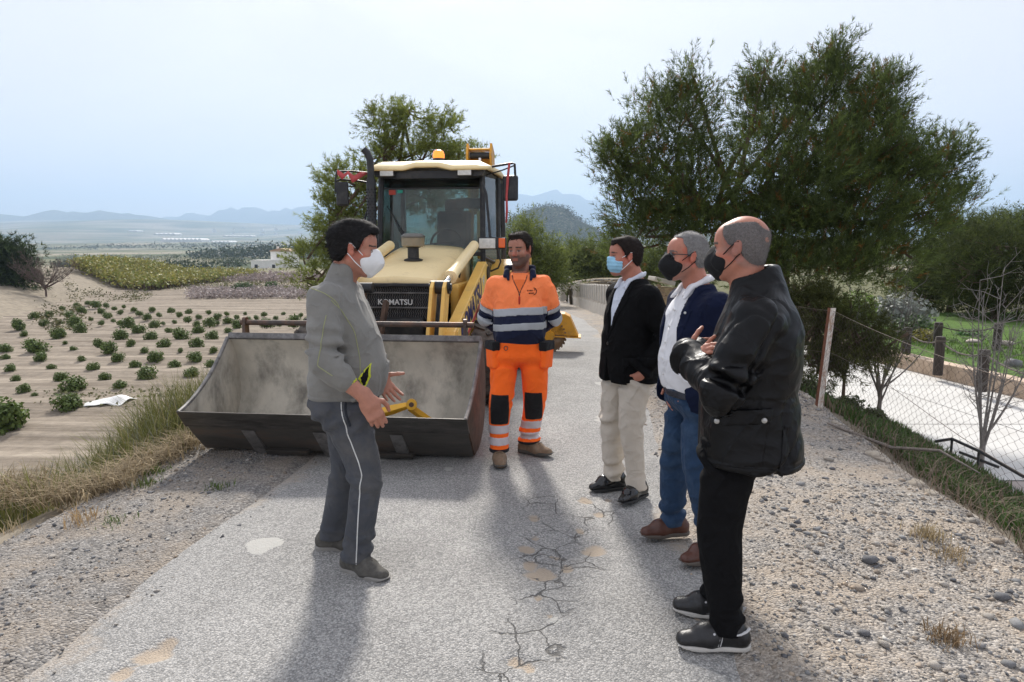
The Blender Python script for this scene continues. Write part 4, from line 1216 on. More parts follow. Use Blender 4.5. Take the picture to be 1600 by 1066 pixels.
    def zone(P, g):
        x, z = P[..., 0], P[..., 2]; u = (x - (.128 + .22 * (z - 1.02))) ; v = z - 1.03
        return np.maximum((np.abs(u + .010 * np.cos(v * 30)) / (.018 + g) + np.abs(v) / (.062 + g) - 1) * .02, P[..., 1] + .04)
    sdf_obj('pocket_piping', fl.patch(.0022, lambda P: zone(P, .010)), Mye, o); sdf_obj('pocket', fl.patch(.0042, lambda P: zone(P, 0)), Mpk, o)
    # jogging trousers
    Mt = cloth('track_trousers', (.066, .071, .082), rough=.95, var=.18, vscale=6, dirt=(.15, .14, .125), dscale=5, damt=.55, dlo=.45, dhi=.7)
    legR = [(.075, .035, -.07, .078, .068), (.13, .038, -.07, .074, .066), (.30, .072, -.075, .076, .070), (.48, .100, -.080, .085, .078), (.62, .075, -.090, .096, .088), (.78, .022, -.098, .118, .100), (.88, -.004, -.092, .150, .110)]
    legL = [(.07, -.150, .195, .074, .066), (.13, -.145, .19, .072, .064), (.30, -.10, .16, .074, .068), (.50, -.045, .125, .082, .076), (.65, -.045, .105, .094, .086), (.78, -.045, .095, .110, .098), (.88, -.03, .090, .145, .11)]
    ft, tro = trousers(root, Mt, [legR, legL], [(.80, -.015, 0, .135, .170), (.88, -.018, 0, .165, .182), (.96, -.01, 0, .168, .180), (1.0, -.005, 0, .165, .175)], (-.36, -.30, .04), (.28, .36, 1.02), 71, bunch=.008)
    pipex = lambda z: np.interp(z, [.05, .3, .50, .55, .62, .75, .90], [.045, .065, .085, .098, .085, .045, .012])
    seam([(pipex(z), z) for z in np.arange(.075, .915, .014)], ft, cloth('piping_white', (.66, .66, .64), sheen=0), .0030, tro, 'piping')
    seam([(pipex(z) + .020, z) for z in np.arange(.80, .915, .014)], ft, cloth('trouser_pocket_dark', (.03, .033, .04), sheen=0), .006, tro, 'pocket')
    Mu = cloth('trainer_grey', (.10, .095, .085), rough=.85, var=.3, vscale=30, sheen=0); Ms = mat('sole_grey', color=(.24, .23, .21), rough=.8, var=.15)
    Ml = cloth('lace_black', (.02, .02, .02), sheen=0)
    shoe(root, (.035, -.075), R(-32), Mu, Ms, .30, lace=Ml, seed=5); shoe(root, (-.155, .20), R(-4), Mu, Ms, .30, lace=Ml, seed=6)
    return root

# ------------------------------------------------------------------ road worker in orange
def man_orange():
    root = empty('person', (.06, 5.2, 0), R(-92))
    tag(root, 'bearded road worker in orange and navy high visibility clothes, hands behind his back', 'person', 'people standing on the road')
    hd = Head((.035, 0, 1.625), R(-24), R(6), R(2), 1.0)
    Sr, Er, Wr = (-.01, -.182, 1.345), (-.10, -.258, 1.10), (-.21, -.10, .965)
    Sl, El, Wl = (-.01, .182, 1.345), (-.10, .258, 1.10), (-.21, .10, .965)
    hr = hand_field(Wr, (-.1, .9, -.3), (-1, 0, 0), False, Er, .04, h=.005); hl = hand_field(Wl, (-.1, -.9, -.3), (-1, 0, 0), True, El, .04, h=.005)
    make_body(root, hd, (-.01, 0, 1.45), [Sr, Sl], [(0, -.1, .9), (0, .1, .9)], [(.10, -.15, .09), (-.13, .07, .09)], [Er, El], [Wr, Wl], [hr, hl], dict(beard=.80, beard_c=(.055, .040, .034)), dict(nose=1.0, jaw=1.25), SKIN * .88, knees=[(.085, -.145, .48), (-.03, .115, .48)])
    M_hair = mat('hair_darkbrown', color=(.020, .015, .012), rough=.75, spec=.15, var=.4, vscale=60, bump=.004, bscale=150)
    hair_mesh(hd, root, M_hair, .008, [(-.14, -.06), (-.05, -.06), (-.03, -.02), (-.005, .02), (.015, .012), (.025, -.016), (.032, .02), (.05, .062), (.07, .076), (.092, .082), (.12, .09)], seed=13, amp=.0035, extra=(ell((.055, -.01, .110), (.038, .050, .020)),))
    M = cloth('hivis_sweater', (1, .17, .02), rough=.85, attr='Col', var=.08)
    lo, hi = np.array((-.34, -.40, .85)), np.array((.30, .40, 1.56)); fl = Field(lo, hi, .0066)
    fl.add(loft([(.905, .005, 0, .150, .190), (.97, .02, 0, .165, .200), (1.08, .026, 0, .168, .200), (1.20, .015, 0, .155, .198), (1.30, .0, 0, .140, .198), (1.36, -.012, 0, .125, .185), (1.41, -.015, 0, .100, .135), (1.455, -.012, 0, .075, .092)], 2.4, .03), 0)
    for S, E, W in ((Sr, Er, Wr), (Sl, El, Wl)): arm_chain(fl, S, E, W, (.082, .066, .052), .05)
    n1, n2 = Nz(81, 12, 8, 24), Nz(82, 8, 4, 9)
    fl.warp(lambda P: .0045 * n1(P * np.array([1, 1, .7])) + crease(P, 85, 7, 18, .008) + sleeve_folds(P, Sr, Er, Wr, 83, .010) + sleeve_folds(P, Sl, El, Wl, 84, .008) + .005 * np.sin(P[..., 2] * 50 + 5 * n2(P)) * np.exp(-((P[..., 2] - .97) / .07) ** 2))
    OR = np.array([1.0, .25, .085]); NV = np.array([.012, .016, .040])
    def edge(P): return 1.165 + .02 * np.sin(P[..., 1] * 6 + 1)
    def isarm(P):
        tr, dr = arm_t(P, Sr, Er, Wr); tl, dl = arm_t(P, Sl, El, Wl); near = np.abs(P[..., 1]) > .208
        return near | (P[..., 0] < -.15) & (np.minimum(dr, dl) < .08), np.where(dr < dl, tr, tl)
    def colf(V):
        a, t = isarm(V); nav = np.where(a, t > .60, V[:, 2] < edge(V)); C = np.where(nav[:, None], NV, OR); return C
    o = sdf_obj('sweater', fl, M, root, colf)
    Mr = mat('reflective_tape', color=(.36, .38, .40), rough=.45, spec=.6, var=.08, vscale=20, bump=.001, bscale=500)
    for z0, z1 in ((1.125, 1.185), (1.015, 1.070)):
        def fb(P, z0=z0, z1=z1):
            a, t = isarm(P); zz = P[..., 2] - (edge(P) - 1.165)
            return np.maximum(np.maximum(z0 - zz, zz - z1), np.where(a, .01, -.01))
        sdf_obj('reflective_stripe', fl.patch(.0022, fb), Mr, o)
    for sgn in (-1, 1):
        for t0, t1 in ((.60, .75), (.93, 1.08)):
            def fs(P, t0=t0, t1=t1, sgn=sgn):
                a, t = isarm(P); return np.maximum(np.maximum(t0 - t, t - t1) * .25, np.where(a & (P[..., 1] * sgn > 0), -.01, .01))
            sdf_obj('reflective_stripe', fl.patch(.0022, fs), Mr, o)
    # open navy collar, zip, chest print
    Mn = cloth('navy_knit', (.012, .016, .040))
    fc = Field((-.16, -.18, 1.36), (.17, .18, 1.58), .0052)
    for s in (-1, 1):
        fc.add(rc((-.085, s * .03, 1.495), (-.03, s * .095, 1.485), .020, .022), 0 if s < 0 else .02)
        fc.add(rc((-.03, s * .095, 1.485), (.065, s * .112, 1.430), .020, .014), .02)
        fc.add(rc((.03, s * .092, 1.465), (.095, s * .085, 1.405), .017, .010), .02)
    fc.add(rc((-.085, -.03, 1.495), (-.085, .03, 1.495), .020, .020), .02)
    sdf_obj('collar', fc, Mn, o)
    # orange collar of the polo worn below and the V of the neckline
    fv = fl.patch(.0018, lambda P: np.maximum((np.abs(P[..., 1]) - .055 * sstep(1.28, 1.44, P[..., 2]) - .0) * .9, np.maximum(1.285 - P[..., 2], np.maximum(P[..., 2] - 1.405, -P[..., 0] + .02))))
    sdf_obj('neckline', fv, cloth('polo_orange', (.80, .17, .045)), o)
    for s in (-1, 1):
        fz = fl.patch(.0045, lambda P, s=s: np.maximum(np.abs(P[..., 1] - s * .055 * sstep(1.28, 1.44, P[..., 2])) - .0042, np.maximum((1.275 if s > 0 else 1.285) - P[..., 2], np.maximum(P[..., 2] - 1.44, -P[..., 0] + .02))))
        sdf_obj('zip', fz, cloth('zip_dark', (.05, .035, .035), sheen=0), o)
    sdf_obj('zip_pull', fl.patch(.008, lambda P: np.maximum(np.abs(P[..., 1]) - .007, np.maximum(1.225 - P[..., 2], np.maximum(P[..., 2] - 1.285, -P[..., 0] + .02)))), cloth('zip_red', (.40, .04, .03), sheen=0), o)
    def logo(P):
        y, z = P[..., 1], P[..., 2]
        def bar(y0, z0, w_, h_): return np.maximum(np.abs(y - y0) - w_, np.abs(z - z0) - h_)
        d = bar(.075, 1.322, .0, .004)
        for k, (yy, zz, w_) in enumerate([(.062, 1.325, .004), (.072, 1.324, .003), (.082, 1.325, .004), (.093, 1.324, .004), (.074, 1.305, .004), (.084, 1.306, .003), (.094, 1.305, .005), (.105, 1.306, .003)]):
            d = np.minimum(d, bar(yy, zz, w_, .0055))
        arc = np.maximum(np.abs(np.hypot(y - .100, z - 1.318) - .026) - .0032, .100 - y + .004)
        peak = np.maximum(np.abs((z - 1.332) - (.118 - np.abs(y - .118) * 1.6 - .118) * 1.0 - .008) - .004, np.abs(y - .118) - .012)
        return np.maximum(np.minimum(d, np.minimum(arc, peak)), -P[..., 0] + .02)
    lo2 = Field((.02, .02, 1.25), (.22, .18, 1.38), .0022)
    # resample the chest on a finer grid for the small print
    from_d = fl.d
    Pq = lo2._pts((slice(None),) * 3); q = (Pq - fl.lo) / fl.h; i0 = np.clip(np.floor(q).astype(int), 0, np.array(fl.n) - 2); fr = q - i0
    acc = 0
    for a_ in (0, 1):
        for b_ in (0, 1):
            for c_ in (0, 1):
                w_ = np.where(a_, fr[..., 0], 1 - fr[..., 0]) * np.where(b_, fr[..., 1], 1 - fr[..., 1]) * np.where(c_, fr[..., 2], 1 - fr[..., 2])
                acc = acc + w_ * from_d[i0[..., 0] + a_, i0[..., 1] + b_, i0[..., 2] + c_]
    lo2.d = np.maximum(np.abs(acc - .001) - .0022, logo(Pq)).astype(np.float32)
    sdf_obj('chest_print', lo2, cloth('print_dark', (.06, .02, .02), sheen=0), o)
    # trousers
    Mo = cloth('hivis_trousers', (1.0, .155, .02), rough=.85, var=.07, vscale=7)
    legR = [(.085, .095, -.155, .074, .074), (.16, .085, -.155, .076, .076), (.30, .075, -.152, .084, .082), (.48, .085, -.145, .096, .090), (.62, .06, -.13, .104, .096), (.76, .025, -.115, .118, .108), (.86, .01, -.10, .135, .115)]
    legL = [(.10, -.13, .075, .074, .074), (.16, -.125, .08, .076, .076), (.30, -.09, .095, .084, .082), (.48, -.03, .115, .096, .090), (.62, -.0, .118, .104, .096), (.76, .012, .112, .118, .108), (.86, .01, .10, .135, .115)]
    ft, tro = trousers(root, Mo, [legR, legL], [(.78, .008, 0, .125, .185), (.86, .01, 0, .140, .195), (.93, .012, 0, .142, .19), (.96, .01, 0, .14, .185)], (-.30, -.36, .05), (.28, .36, 1.0), 91, bunch=.009)
    # pull the thighs apart is done by the loft; add holster pockets, knee pads, tape, cuffs
    Mb = cloth('kneepad_black', (.014, .014, .015)); Mw = mat('reflective_white', color=(.55, .50, .52), rough=.5, spec=.6, var=.10, vscale=22, bump=.002, bscale=60)
    for s, (kx, ky) in ((-1, (.08, -.148)), (1, (-.03, .108))):
        inleg = lambda P, s=s: np.where((P[..., 1] - .02 * sstep(.5, .1, P[..., 2]) * (-1)) * s > .0, -.02, .02)
        sdf_obj('knee_pad', ft.patch(.010, lambda P, s=s, kx=kx, ky=ky: np.maximum(np.maximum(np.abs(P[..., 1] - ky + .02 * (P[..., 2] - .43) * s) - (.072 - .05 * np.abs(P[..., 2] - .42)), np.abs(P[..., 2] - .425) - .115), np.maximum(kx - P[..., 0] - .01, inleg(P)))), Mb, tro)
        for z0, z1 in ((.225, .295), (.135, .20)):
            sdf_obj('reflective_stripe', ft.patch(.0025, lambda P, z0=z0, z1=z1: np.maximum(np.maximum(z0 - P[..., 2] + .12 * (P[..., 0]) * .3, P[..., 2] - z1 - .12 * P[..., 0] * .3), inleg(P))), Mw, tro)
        sdf_obj('cuff', ft.patch(.004, lambda P: np.maximum(P[..., 2] - .115, inleg(P))), cloth('cuff_black', (.02, .02, .022)), tro)
        fp = Field((-.12, .08 if s > 0 else -.34, .62), (.24, .34 if s > 0 else -.08, .94), .006)
        fp.add(rbox((.075, s * .205, .815), (.075, .028, .085), .022, rotm('Z', s * R(-28)) @ rotm('Y', R(-4))), 0)
        n4 = Nz(95, 8, 12, 30); fp.warp(lambda P: .004 * n4(P))
        sdf_obj('holster_pocket', fp, Mo, tro)
        ff = Field((-.12, .08 if s > 0 else -.36, .80), (.24, .36 if s > 0 else -.08, .98), .006)
        ff.add(rbox((.075, s * .207, .905), (.078, .032, .035), .012, rotm('Z', s * R(-28))), 0)
        sdf_obj('pocket_flap', ff, Mb, tro)
    mb = MB(); mb.tube([(.155 + .0, -.10 + .014 * math.sin(t), .895 + .016 * math.cos(t)) for t in np.linspace(0, 6.28, 12)], .003, 5); mb.build('key_ring', mat('ring_dark', color=(.06, .06, .06), rough=.4, metal=.6), tro)
    Mu = mat('boot_tan', color=(.20, .135, .085), rough=.85, var=.25, vscale=25, bump=.003, bscale=120, dirt=(.30, .25, .19), dscale=14, damt=.5); Ms = mat('boot_sole', color=(.085, .08, .07), rough=.9, var=.2)
    Ml = cloth('lace_brown', (.12, .09, .06), sheen=0)
    shoe(root, (.095, -.155), R(4), Mu, Ms, .30, True, .042, lace=Ml, seed=15, name='boot', sole_h=.034); shoe(root, (-.13, .075), R(58), Mu, Ms, .30, True, .042, lace=Ml, seed=16, name='boot', sole_h=.034)
    return root

# ------------------------------------------------------------------ jackets shared by the two men in blazers
def blazer(root, M, Mshirt, chest, seed, arms, open_w, hem=.80, lapel=True, front=None):
    lo, hi = np.array((-.32, -.40, hem - .06)), np.array((.36, .40, 1.56)); fl = Field(lo, hi, .0064)
    fl.add(loft(chest, 2.35, .016), 0)
    for S, E, W in arms: arm_chain(fl, S, E, W, (.082, .066, .054), .045)
    n1, n2 = Nz(seed, 12, 7, 20), Nz(seed + 1, 8, 4, 9)
    def w(P):
        f = .004 * n1(P * np.array([1, 1, .6])) + crease(P, seed + 30, 6, 15, .006, (1, 1, .5))
        for i, (S, E, W) in enumerate(arms): f = f + sleeve_folds(P, S, E, W, seed + 3 + i, .0065)
        f = f + .004 * np.sin(P[..., 2] * 40 - P[..., 0] * 30 + 4 * n2(P)) * np.exp(-((P[..., 2] - 1.08) / .09) ** 2)
        return f
    fl.warp(w)
    shirt = fl.copy()
    # front opening: cut the jacket where open_w says, deep enough to show the shirt
    P = fl._pts((slice(None),) * 3); y = P[..., 1]; z = P[..., 2]; x = P[..., 0]
    lft, rgt = open_w(z)
    op = np.maximum(np.maximum(y - lft, rgt - y), .02 - x) * .8
    fl.d = np.maximum(fl.d, -op.astype(np.float32))
    fl.sub(rc((chest[-1][1] + .02, 0, chest[-1][0] + .03), (chest[-1][1] + .04, 0, chest[-1][0] + .16), .070, .085), .008)
    o = sdf_obj('blazer', fl, M, root)
    return fl, o

def shirt_mesh(root, M, sec, collar_pts, seed, button=None):
    lo, hi = np.array((-.25, -.25, .84)), np.array((.34, .25, 1.60)); fl = Field(lo, hi, .0062)
    fl.add(loft(sec, 2.3, .016), 0)
    n1 = Nz(seed, 10, 10, 30); fl.warp(lambda P: .0035 * n1(P * np.array([1, 1, .7])) + crease(P, seed + 30, 8, 20, .006))
    o = sdf_obj('shirt', fl, M, root)
    fc = Field((-.15, -.17, 1.38), (.19, .17, 1.60), .0046)
    for i, (a, b, ra, rb) in enumerate(collar_pts): fc.add(rc(a, b, ra * .62, rb * .7), 0 if i == 0 else .014); fc.add(rc(np.array(a) + [-.004, 0, .016], np.array(b) + [-.004, 0, .012], ra * .55, rb * .6), .014)
    sdf_obj('collar', fc, M, o)
    pl = fl.patch(.0025, lambda P: np.maximum(np.abs(P[..., 1]) - .016, np.maximum(.05 - P[..., 0], P[..., 2] - 1.40))); sdf_obj('placket', pl, M, o)
    if button:
        mb = MB()
        V, _ = fl.mesh()
        for z in np.arange(.98, 1.40, .085):
            c = V[(np.abs(V[:, 1]) < .012) & (np.abs(V[:, 2] - z) < .012)]
            if len(c): mb.lathe([(0.0, -.002), (.006, -.002), (.006, .0035), (.0, .004)], (c[:, 0].max() + .003, 0, z), (1, 0, 0), 10)
        if mb.v: mb.build('button', button, o)
    return o

# ------------------------------------------------------------------ man in black blazer
def man_black_blazer():
    root = empty('person', (.775, 4.43, 0), R(180 + 24))
    tag(root, 'man in black blazer and beige trousers wearing a light blue surgical mask', 'person', 'people standing on the road')
    hd = Head((.06, 0, 1.585), R(-10), R(0), 0, .97)
    Sr, Er, Wr = (-.01, -.18, 1.335), (-.10, -.265, 1.08), (.03, -.18, .85)
    Sl, El, Wl = (-.01, .18, 1.335), (-.10, .265, 1.08), (.035, .185, .845)
    hl = hand_field(Wl, (.25, -.75, -.9), (0, 1, 0), True, El, .036, .92, h=.004, curl=(.2, .3, .2)); hr = hand_field(Wr, (.35, .15, -.9), (0, -1, 0), False, Er, .04, h=.005)
    def scalp(q): return .5 * ((q[:, 0] < .02) & (q[:, 2] > -.06) & (q[:, 2] < .05)) * (np.abs(q[:, 1]) > .05)
    make_body(root, hd, (-.015, 0, 1.42), [Sr, Sl], [(0, -.09, .9), (0, .09, .9)], [(.03, -.11, .09), (.0, .11, .09)], [Er, El], [Wr, Wl], [hr, hl], dict(beard=.12), {}, SKIN * [1.02, .95, .95], knees=[(.06, -.105, .48), (.045, .105, .48)])
    M_hair = mat('hair_darkbrown2', color=(.018, .013, .011), rough=.75, spec=.15, var=.4, vscale=70, bump=.003, bscale=170)
    hair_mesh(hd, root, M_hair, .009, [(-.14, -.07), (-.06, -.065), (-.03, -.03), (-.005, .018), (.012, .012), (.022, -.004), (.03, .03), (.05, .052), (.07, .070), (.095, .074), (.12, .08)], seed=23, amp=.002, strand_len=.014, strands=3500, extra=(ell((.055, 0, .100), (.036, .050, .020)),))
    mask_surgical(hd, root, cloth('mask_blue', (.30, .55, .72), rough=.85, var=.05, sheen=0), cloth('elastic_white', (.75, .75, .74), sheen=0))
    M = cloth('black_wool', (.005, .005, .0055), rough=.9, sheen=0); Ms = cloth('shirt_paleblue', (.60, .64, .72), var=.04, sheen=0)
    chest = [(.775, .0, 0, .175, .215), (.86, .005, 0, .172, .212), (1.0, .01, 0, .160, .200), (1.10, .008, 0, .155, .195), (1.22, -.005, 0, .150, .205), (1.31, -.018, 0, .132, .205), (1.37, -.022, 0, .108, .170), (1.42, -.02, 0, .080, .105), (1.445, -.02, 0, .07, .085)]
    def ow(z):
        l = np.interp(z, [.76, .84, .95, 1.02, 1.15, 1.30, 1.40, 1.46], [.05, .012, -.012, -.02, .012, .050, .062, .07]); return l, np.interp(z, [.76, .84, .95, 1.02, 1.15, 1.30, 1.40, 1.46], [-.04, -.02, -.012, -.02, -.012, -.045, -.062, -.07])
    fl, o = blazer(root, M, Ms, chest, 101, ((Sr, Er, Wr), (Sl, El, Wl)), ow, .77)
    for s in (-1, 1):
        def lap(P, s=s):
            z = P[..., 2]; inner = np.interp(z, [1.04, 1.15, 1.30, 1.42], [-.01, .014, .05, .066]); w_ = np.interp(z, [1.04, 1.10, 1.30, 1.33, 1.335, 1.42], [.0, .02, .062, .066, .045, .035])
            return np.maximum(np.maximum(inner - P[..., 1] * s, P[..., 1] * s - inner - w_), np.maximum(np.maximum(1.04 - z, z - 1.43), -P[..., 0]))
        sdf_obj('lapel', fl.patch(.0055, lap), M, o)
    sdf_obj('pocket_flap', fl.patch(.006, lambda P: np.maximum(np.abs(P[..., 0] - .07) - .075, np.maximum(np.abs(P[..., 2] - .93 + .1 * (P[..., 0] - .07)) - .027, .10 - P[..., 1]))), M, o)
    mb = MB(); mb.lathe([(0, 0), (.011, 0), (.011, .004), (0, .005)], (.172, .0, 1.03), (1, 0, 0), 12); mb.build('button', mat('button_black', color=(.02, .02, .02), rough=.3), o)
    col = []
    for s in (-1, 1):
        col += [((-.085, s * .02, 1.465), (-.02, s * .072, 1.46), .014, .015), ((-.02, s * .072, 1.46), (.055, s * .050, 1.425), .015, .012), ((.055, s * .050, 1.425), (.090, s * .060, 1.375), .013, .008), ((.060, s * .035, 1.42), (.085, s * .035, 1.39), .010, .008)]
    shirt_mesh(root, Ms, [(.86, .0, 0, .13, .17), (1.0, .005, 0, .140, .18), (1.12, .005, 0, .138, .18), (1.25, .0, 0, .130, .18), (1.34, -.012, 0, .108, .15), (1.40, -.015, 0, .082, .10), (1.43, -.012, 0, .07, .078)], col, 111)
    Mt = cloth('beige_chinos', (.53, .475, .40), rough=.9, var=.07, vscale=8)
    legR = [(.065, .04, -.105, .068, .062), (.14, .042, -.105, .066, .061), (.30, .05, -.105, .074, .068), (.48, .06, -.105, .080, .074), (.62, .045, -.105, .090, .083), (.76, .02, -.10, .105, .096), (.85, .0, -.09, .112, .098)]
    legL = [(.065, -.005, .105, .068, .062), (.14, .0, .105, .066, .061), (.30, .02, .105, .074, .068), (.48, .045, .105, .080, .074), (.62, .040, .105, .090, .083), (.76, .02, .10, .105, .096), (.85, .0, .09, .112, .098)]
    ft, tro = trousers(root, Mt, [legR, legL], [(.78, -.005, 0, .108, .158), (.86, -.01, 0, .118, .165), (.95, -.01, 0, .118, .16)], (-.22, -.25, .03), (.26, .25, .97), 121, bunch=.007)
    Mu = mat('shoe_black_polish', color=(.010, .010, .011), rough=.18, spec=.6, var=.2, vscale=20); So = mat('sole_black', color=(.02, .02, .02), rough=.7); Ml = cloth('lace_black', (.02, .02, .02), sheen=0)
    shoe(root, (.035, -.105), R(-6), Mu, So, .30, False, .034, True, .020, Ml, 25); shoe(root, (-.01, .105), R(20), Mu, So, .30, False, .034, True, .020, Ml, 26)
    return root

# ------------------------------------------------------------------ man in navy blazer
def man_navy_blazer():
    root = empty('person', (1.0, 3.60, 0), R(180 + 14))
    tag(root, 'grey haired man with glasses, black mask, navy blazer, white shirt and jeans', 'person', 'people standing on the road')
    hd = Head((.10, 0, 1.595), R(-4), R(-3), 0, .98)
    Sr, Er, Wr = (.01, -.185, 1.345), (-.08, -.265, 1.09), (.075, -.165, .895)
    Sl, El, Wl = (.01, .185, 1.345), (-.08, .265, 1.09), (.075, .165, .895)
    hl = hand_field(Wl, (.22, -.42, -.88), (.25, .95, .2), True, El, .036, .92, curl=(.2, .2, .2), thumb=((.8, .6, .1), (.9, .4, .1))); hr = hand_field(Wr, (.22, .42, -.88), (.25, -.95, .2), False, Er, .036, .92, curl=(.2, .2, .2), thumb=((.8, .6, .1), (.9, .4, .1)))
    make_body(root, hd, (.03, 0, 1.43), [Sr, Sl], [(0, -.09, .9), (0, .09, .9)], [(.03, -.16, .09), (.0, .16, .09)], [Er, El], [Wr, Wl], [hr, hl], dict(beard=.30, beard_c=(.22, .18, .16), brow_c=(.12, .10, .09)), {}, SKIN * [1.05, .97, .97], knees=[(.06, -.125, .48), (.045, .125, .48)])
    M_hair = mat('hair_grey', color=(.16, .155, .15), rough=.7, spec=.3, var=.35, vscale=90, bump=.003, bscale=260, dirt=(.30, .29, .28), dscale=320, damt=.7, dlo=.4, dhi=.6)
    hair_mesh(hd, root, M_hair, .0045, [(-.14, -.07), (-.06, -.07), (-.03, -.04), (-.005, .012), (.010, .008), (.02, -.004), (.028, .045), (.05, .085), (.09, .12), (.12, .13)], seed=33, amp=.0018, h=.0038, strands=5000, strand_len=.009, strand_w=.0008, strand_up=.4)
    mask_kn(hd, root, cloth('mask_black', (.014, .014, .015), rough=.85, sheen=.05), cloth('elastic_black', (.015, .015, .015), sheen=0))
    Mg = mat('frame_dark', color=(.03, .032, .036), rough=.35); gl = empty('eyeglasses', parent=root)
    for s in (-1, 1):
        mb = MB(); mb.tube(hd.pts([(.100, s * .033 + .022 * math.cos(t), .004 + .016 * math.sin(t)) for t in np.linspace(0, 6.283, 15)]), .0024, 5); mb.build('rim', Mg, gl, smooth=True)
        mb = MB(); mb.tube(hd.pts([(.098, s * .056, .009), (.08, s * .068, .012), (.03, s * .078, .012), (-.015, s * .083, .006), (-.030, s * .080, -.008)]), .0024, 5); mb.build('temple', Mg, gl, smooth=True)
        mb = MB(); mb.add(hd.pts([(.100, s * .033 + .021 * math.cos(t), .004 + .015 * math.sin(t)) for t in np.linspace(0, 6.283, 15)[:-1]]), [list(range(14))]); mb.build('lens', glass_mat('lens_glass', (.85, .87, .88), dust=.02), gl)
    mb = MB(); mb.tube(hd.pts([(.100, -.012, .008), (.106, 0, .010), (.100, .012, .008)]), .0022, 5); mb.build('bridge', Mg, gl)
    M = cloth('navy_wool', (.007, .011, .032), rough=.9, sheen=.02); Ms = cloth('shirt_white', (.74, .74, .76), var=.03, sheen=0)
    chest = [(.80, .02, 0, .165, .205), (.88, .03, 0, .168, .205), (1.0, .035, 0, .150, .19), (1.10, .035, 0, .148, .188), (1.22, .034, 0, .152, .205), (1.32, .02, 0, .132, .198), (1.37, .015, 0, .108, .165), (1.42, .015, 0, .080, .105), (1.455, .015, 0, .07, .085)]
    zz = [.78, .85, .92, 1.0, 1.12, 1.25, 1.36, 1.47]
    def ow(z): return np.interp(z, zz, [.175, .160, .135, .105, .085, .078, .066, .07]), np.interp(z, zz, [-.17, -.15, -.13, -.11, -.09, -.08, -.066, -.07])
    fl, o = blazer(root, M, Ms, chest, 131, ((Sr, Er, Wr), (Sl, El, Wl)), ow, .80)
    for s in (-1, 1):
        def lap(P, s=s):
            z = P[..., 2]; inner = np.interp(z, zz, [.175, .160, .135, .105, .085, .078, .066, .07]); w_ = np.interp(z, [1.04, 1.10, 1.30, 1.33, 1.335, 1.43], [.0, .02, .060, .064, .042, .035])
            return np.maximum(np.maximum(inner - P[..., 1] * s, P[..., 1] * s - inner - w_), np.maximum(np.maximum(1.04 - z, z - 1.44), -P[..., 0]))
        sdf_obj('lapel', fl.patch(.0055, lap), M, o)
    mb = MB(); mb.lathe([(0, 0), (.007, 0), (.007, .003), (0, .004)], (.150, .108, 1.315), (.8, .55, .1), 10); mb.build('lapel_pin', mat('pin_silver', color=(.5, .5, .48), rough=.35, metal=.8), o)
    col = []
    for s in (-1, 1):
        col += [((-.05, s * .02, 1.480), (.015, s * .075, 1.475), .016, .016), ((.015, s * .075, 1.475), (.09, s * .055, 1.435), .016, .013), ((.09, s * .055, 1.435), (.14, s * .068, 1.375), .014, .008), ((.097, s * .040, 1.43), (.13, s * .042, 1.395), .011, .008)]
    shirt_mesh(root, Ms, [(.895, .03, 0, .150, .18), (.96, .045, 0, .155, .18), (1.06, .052, 0, .156, .178), (1.18, .045, 0, .146, .175), (1.30, .036, 0, .130, .175), (1.37, .025, 0, .105, .14), (1.41, .022, 0, .082, .10), (1.44, .022, 0, .07, .078)], col, 141, mat('button_white', color=(.7, .7, .68), rough=.3))
    Mt = cloth('blue_jeans', (.024, .050, .10), rough=.9, var=.22, vscale=9, dirt=(.08, .13, .21), dscale=5, damt=.5, dlo=.5, dhi=.7)
    legR = [(.065, .04, -.165, .066, .060), (.14, .042, -.16, .064, .059), (.30, .05, -.145, .072, .066), (.48, .06, -.125, .080, .072), (.62, .045, -.105, .090, .083), (.76, .02, -.10, .105, .096), (.85, .005, -.095, .128, .105)]
    legL = [(.065, -.01, .165, .066, .060), (.14, -.005, .16, .064, .059), (.30, .02, .145, .072, .066), (.48, .045, .125, .080, .072), (.62, .040, .105, .090, .083), (.76, .02, .10, .105, .096), (.85, .005, .095, .128, .105)]
    ft, tro = trousers(root, Mt, [legR, legL], [(.78, .005, 0, .120, .165), (.86, .02, 0, .145, .180), (.92, .03, 0, .150, .180)], (-.22, -.25, .03), (.26, .25, .95), 151, bunch=.010)
    sdf_obj('belt', ft.patch(.006, lambda P: np.abs(P[..., 2] - .885) - .019), mat('belt_navy', color=(.015, .017, .028), rough=.5), tro)
    Mu = mat('shoe_brown', color=(.085, .030, .018), rough=.42, spec=.5, var=.3, vscale=18, bump=.002, bscale=80); So = mat('sole_brown', color=(.10, .085, .07), rough=.8); Ml = cloth('lace_blue', (.03, .05, .12), sheen=0)
    shoe(root, (.035, -.165), R(-4), Mu, So, .29, False, .036, False, .026, Ml, 35); shoe(root, (-.02, .165), R(8), Mu, So, .29, False, .036, False, .026, Ml, 36)
    return root

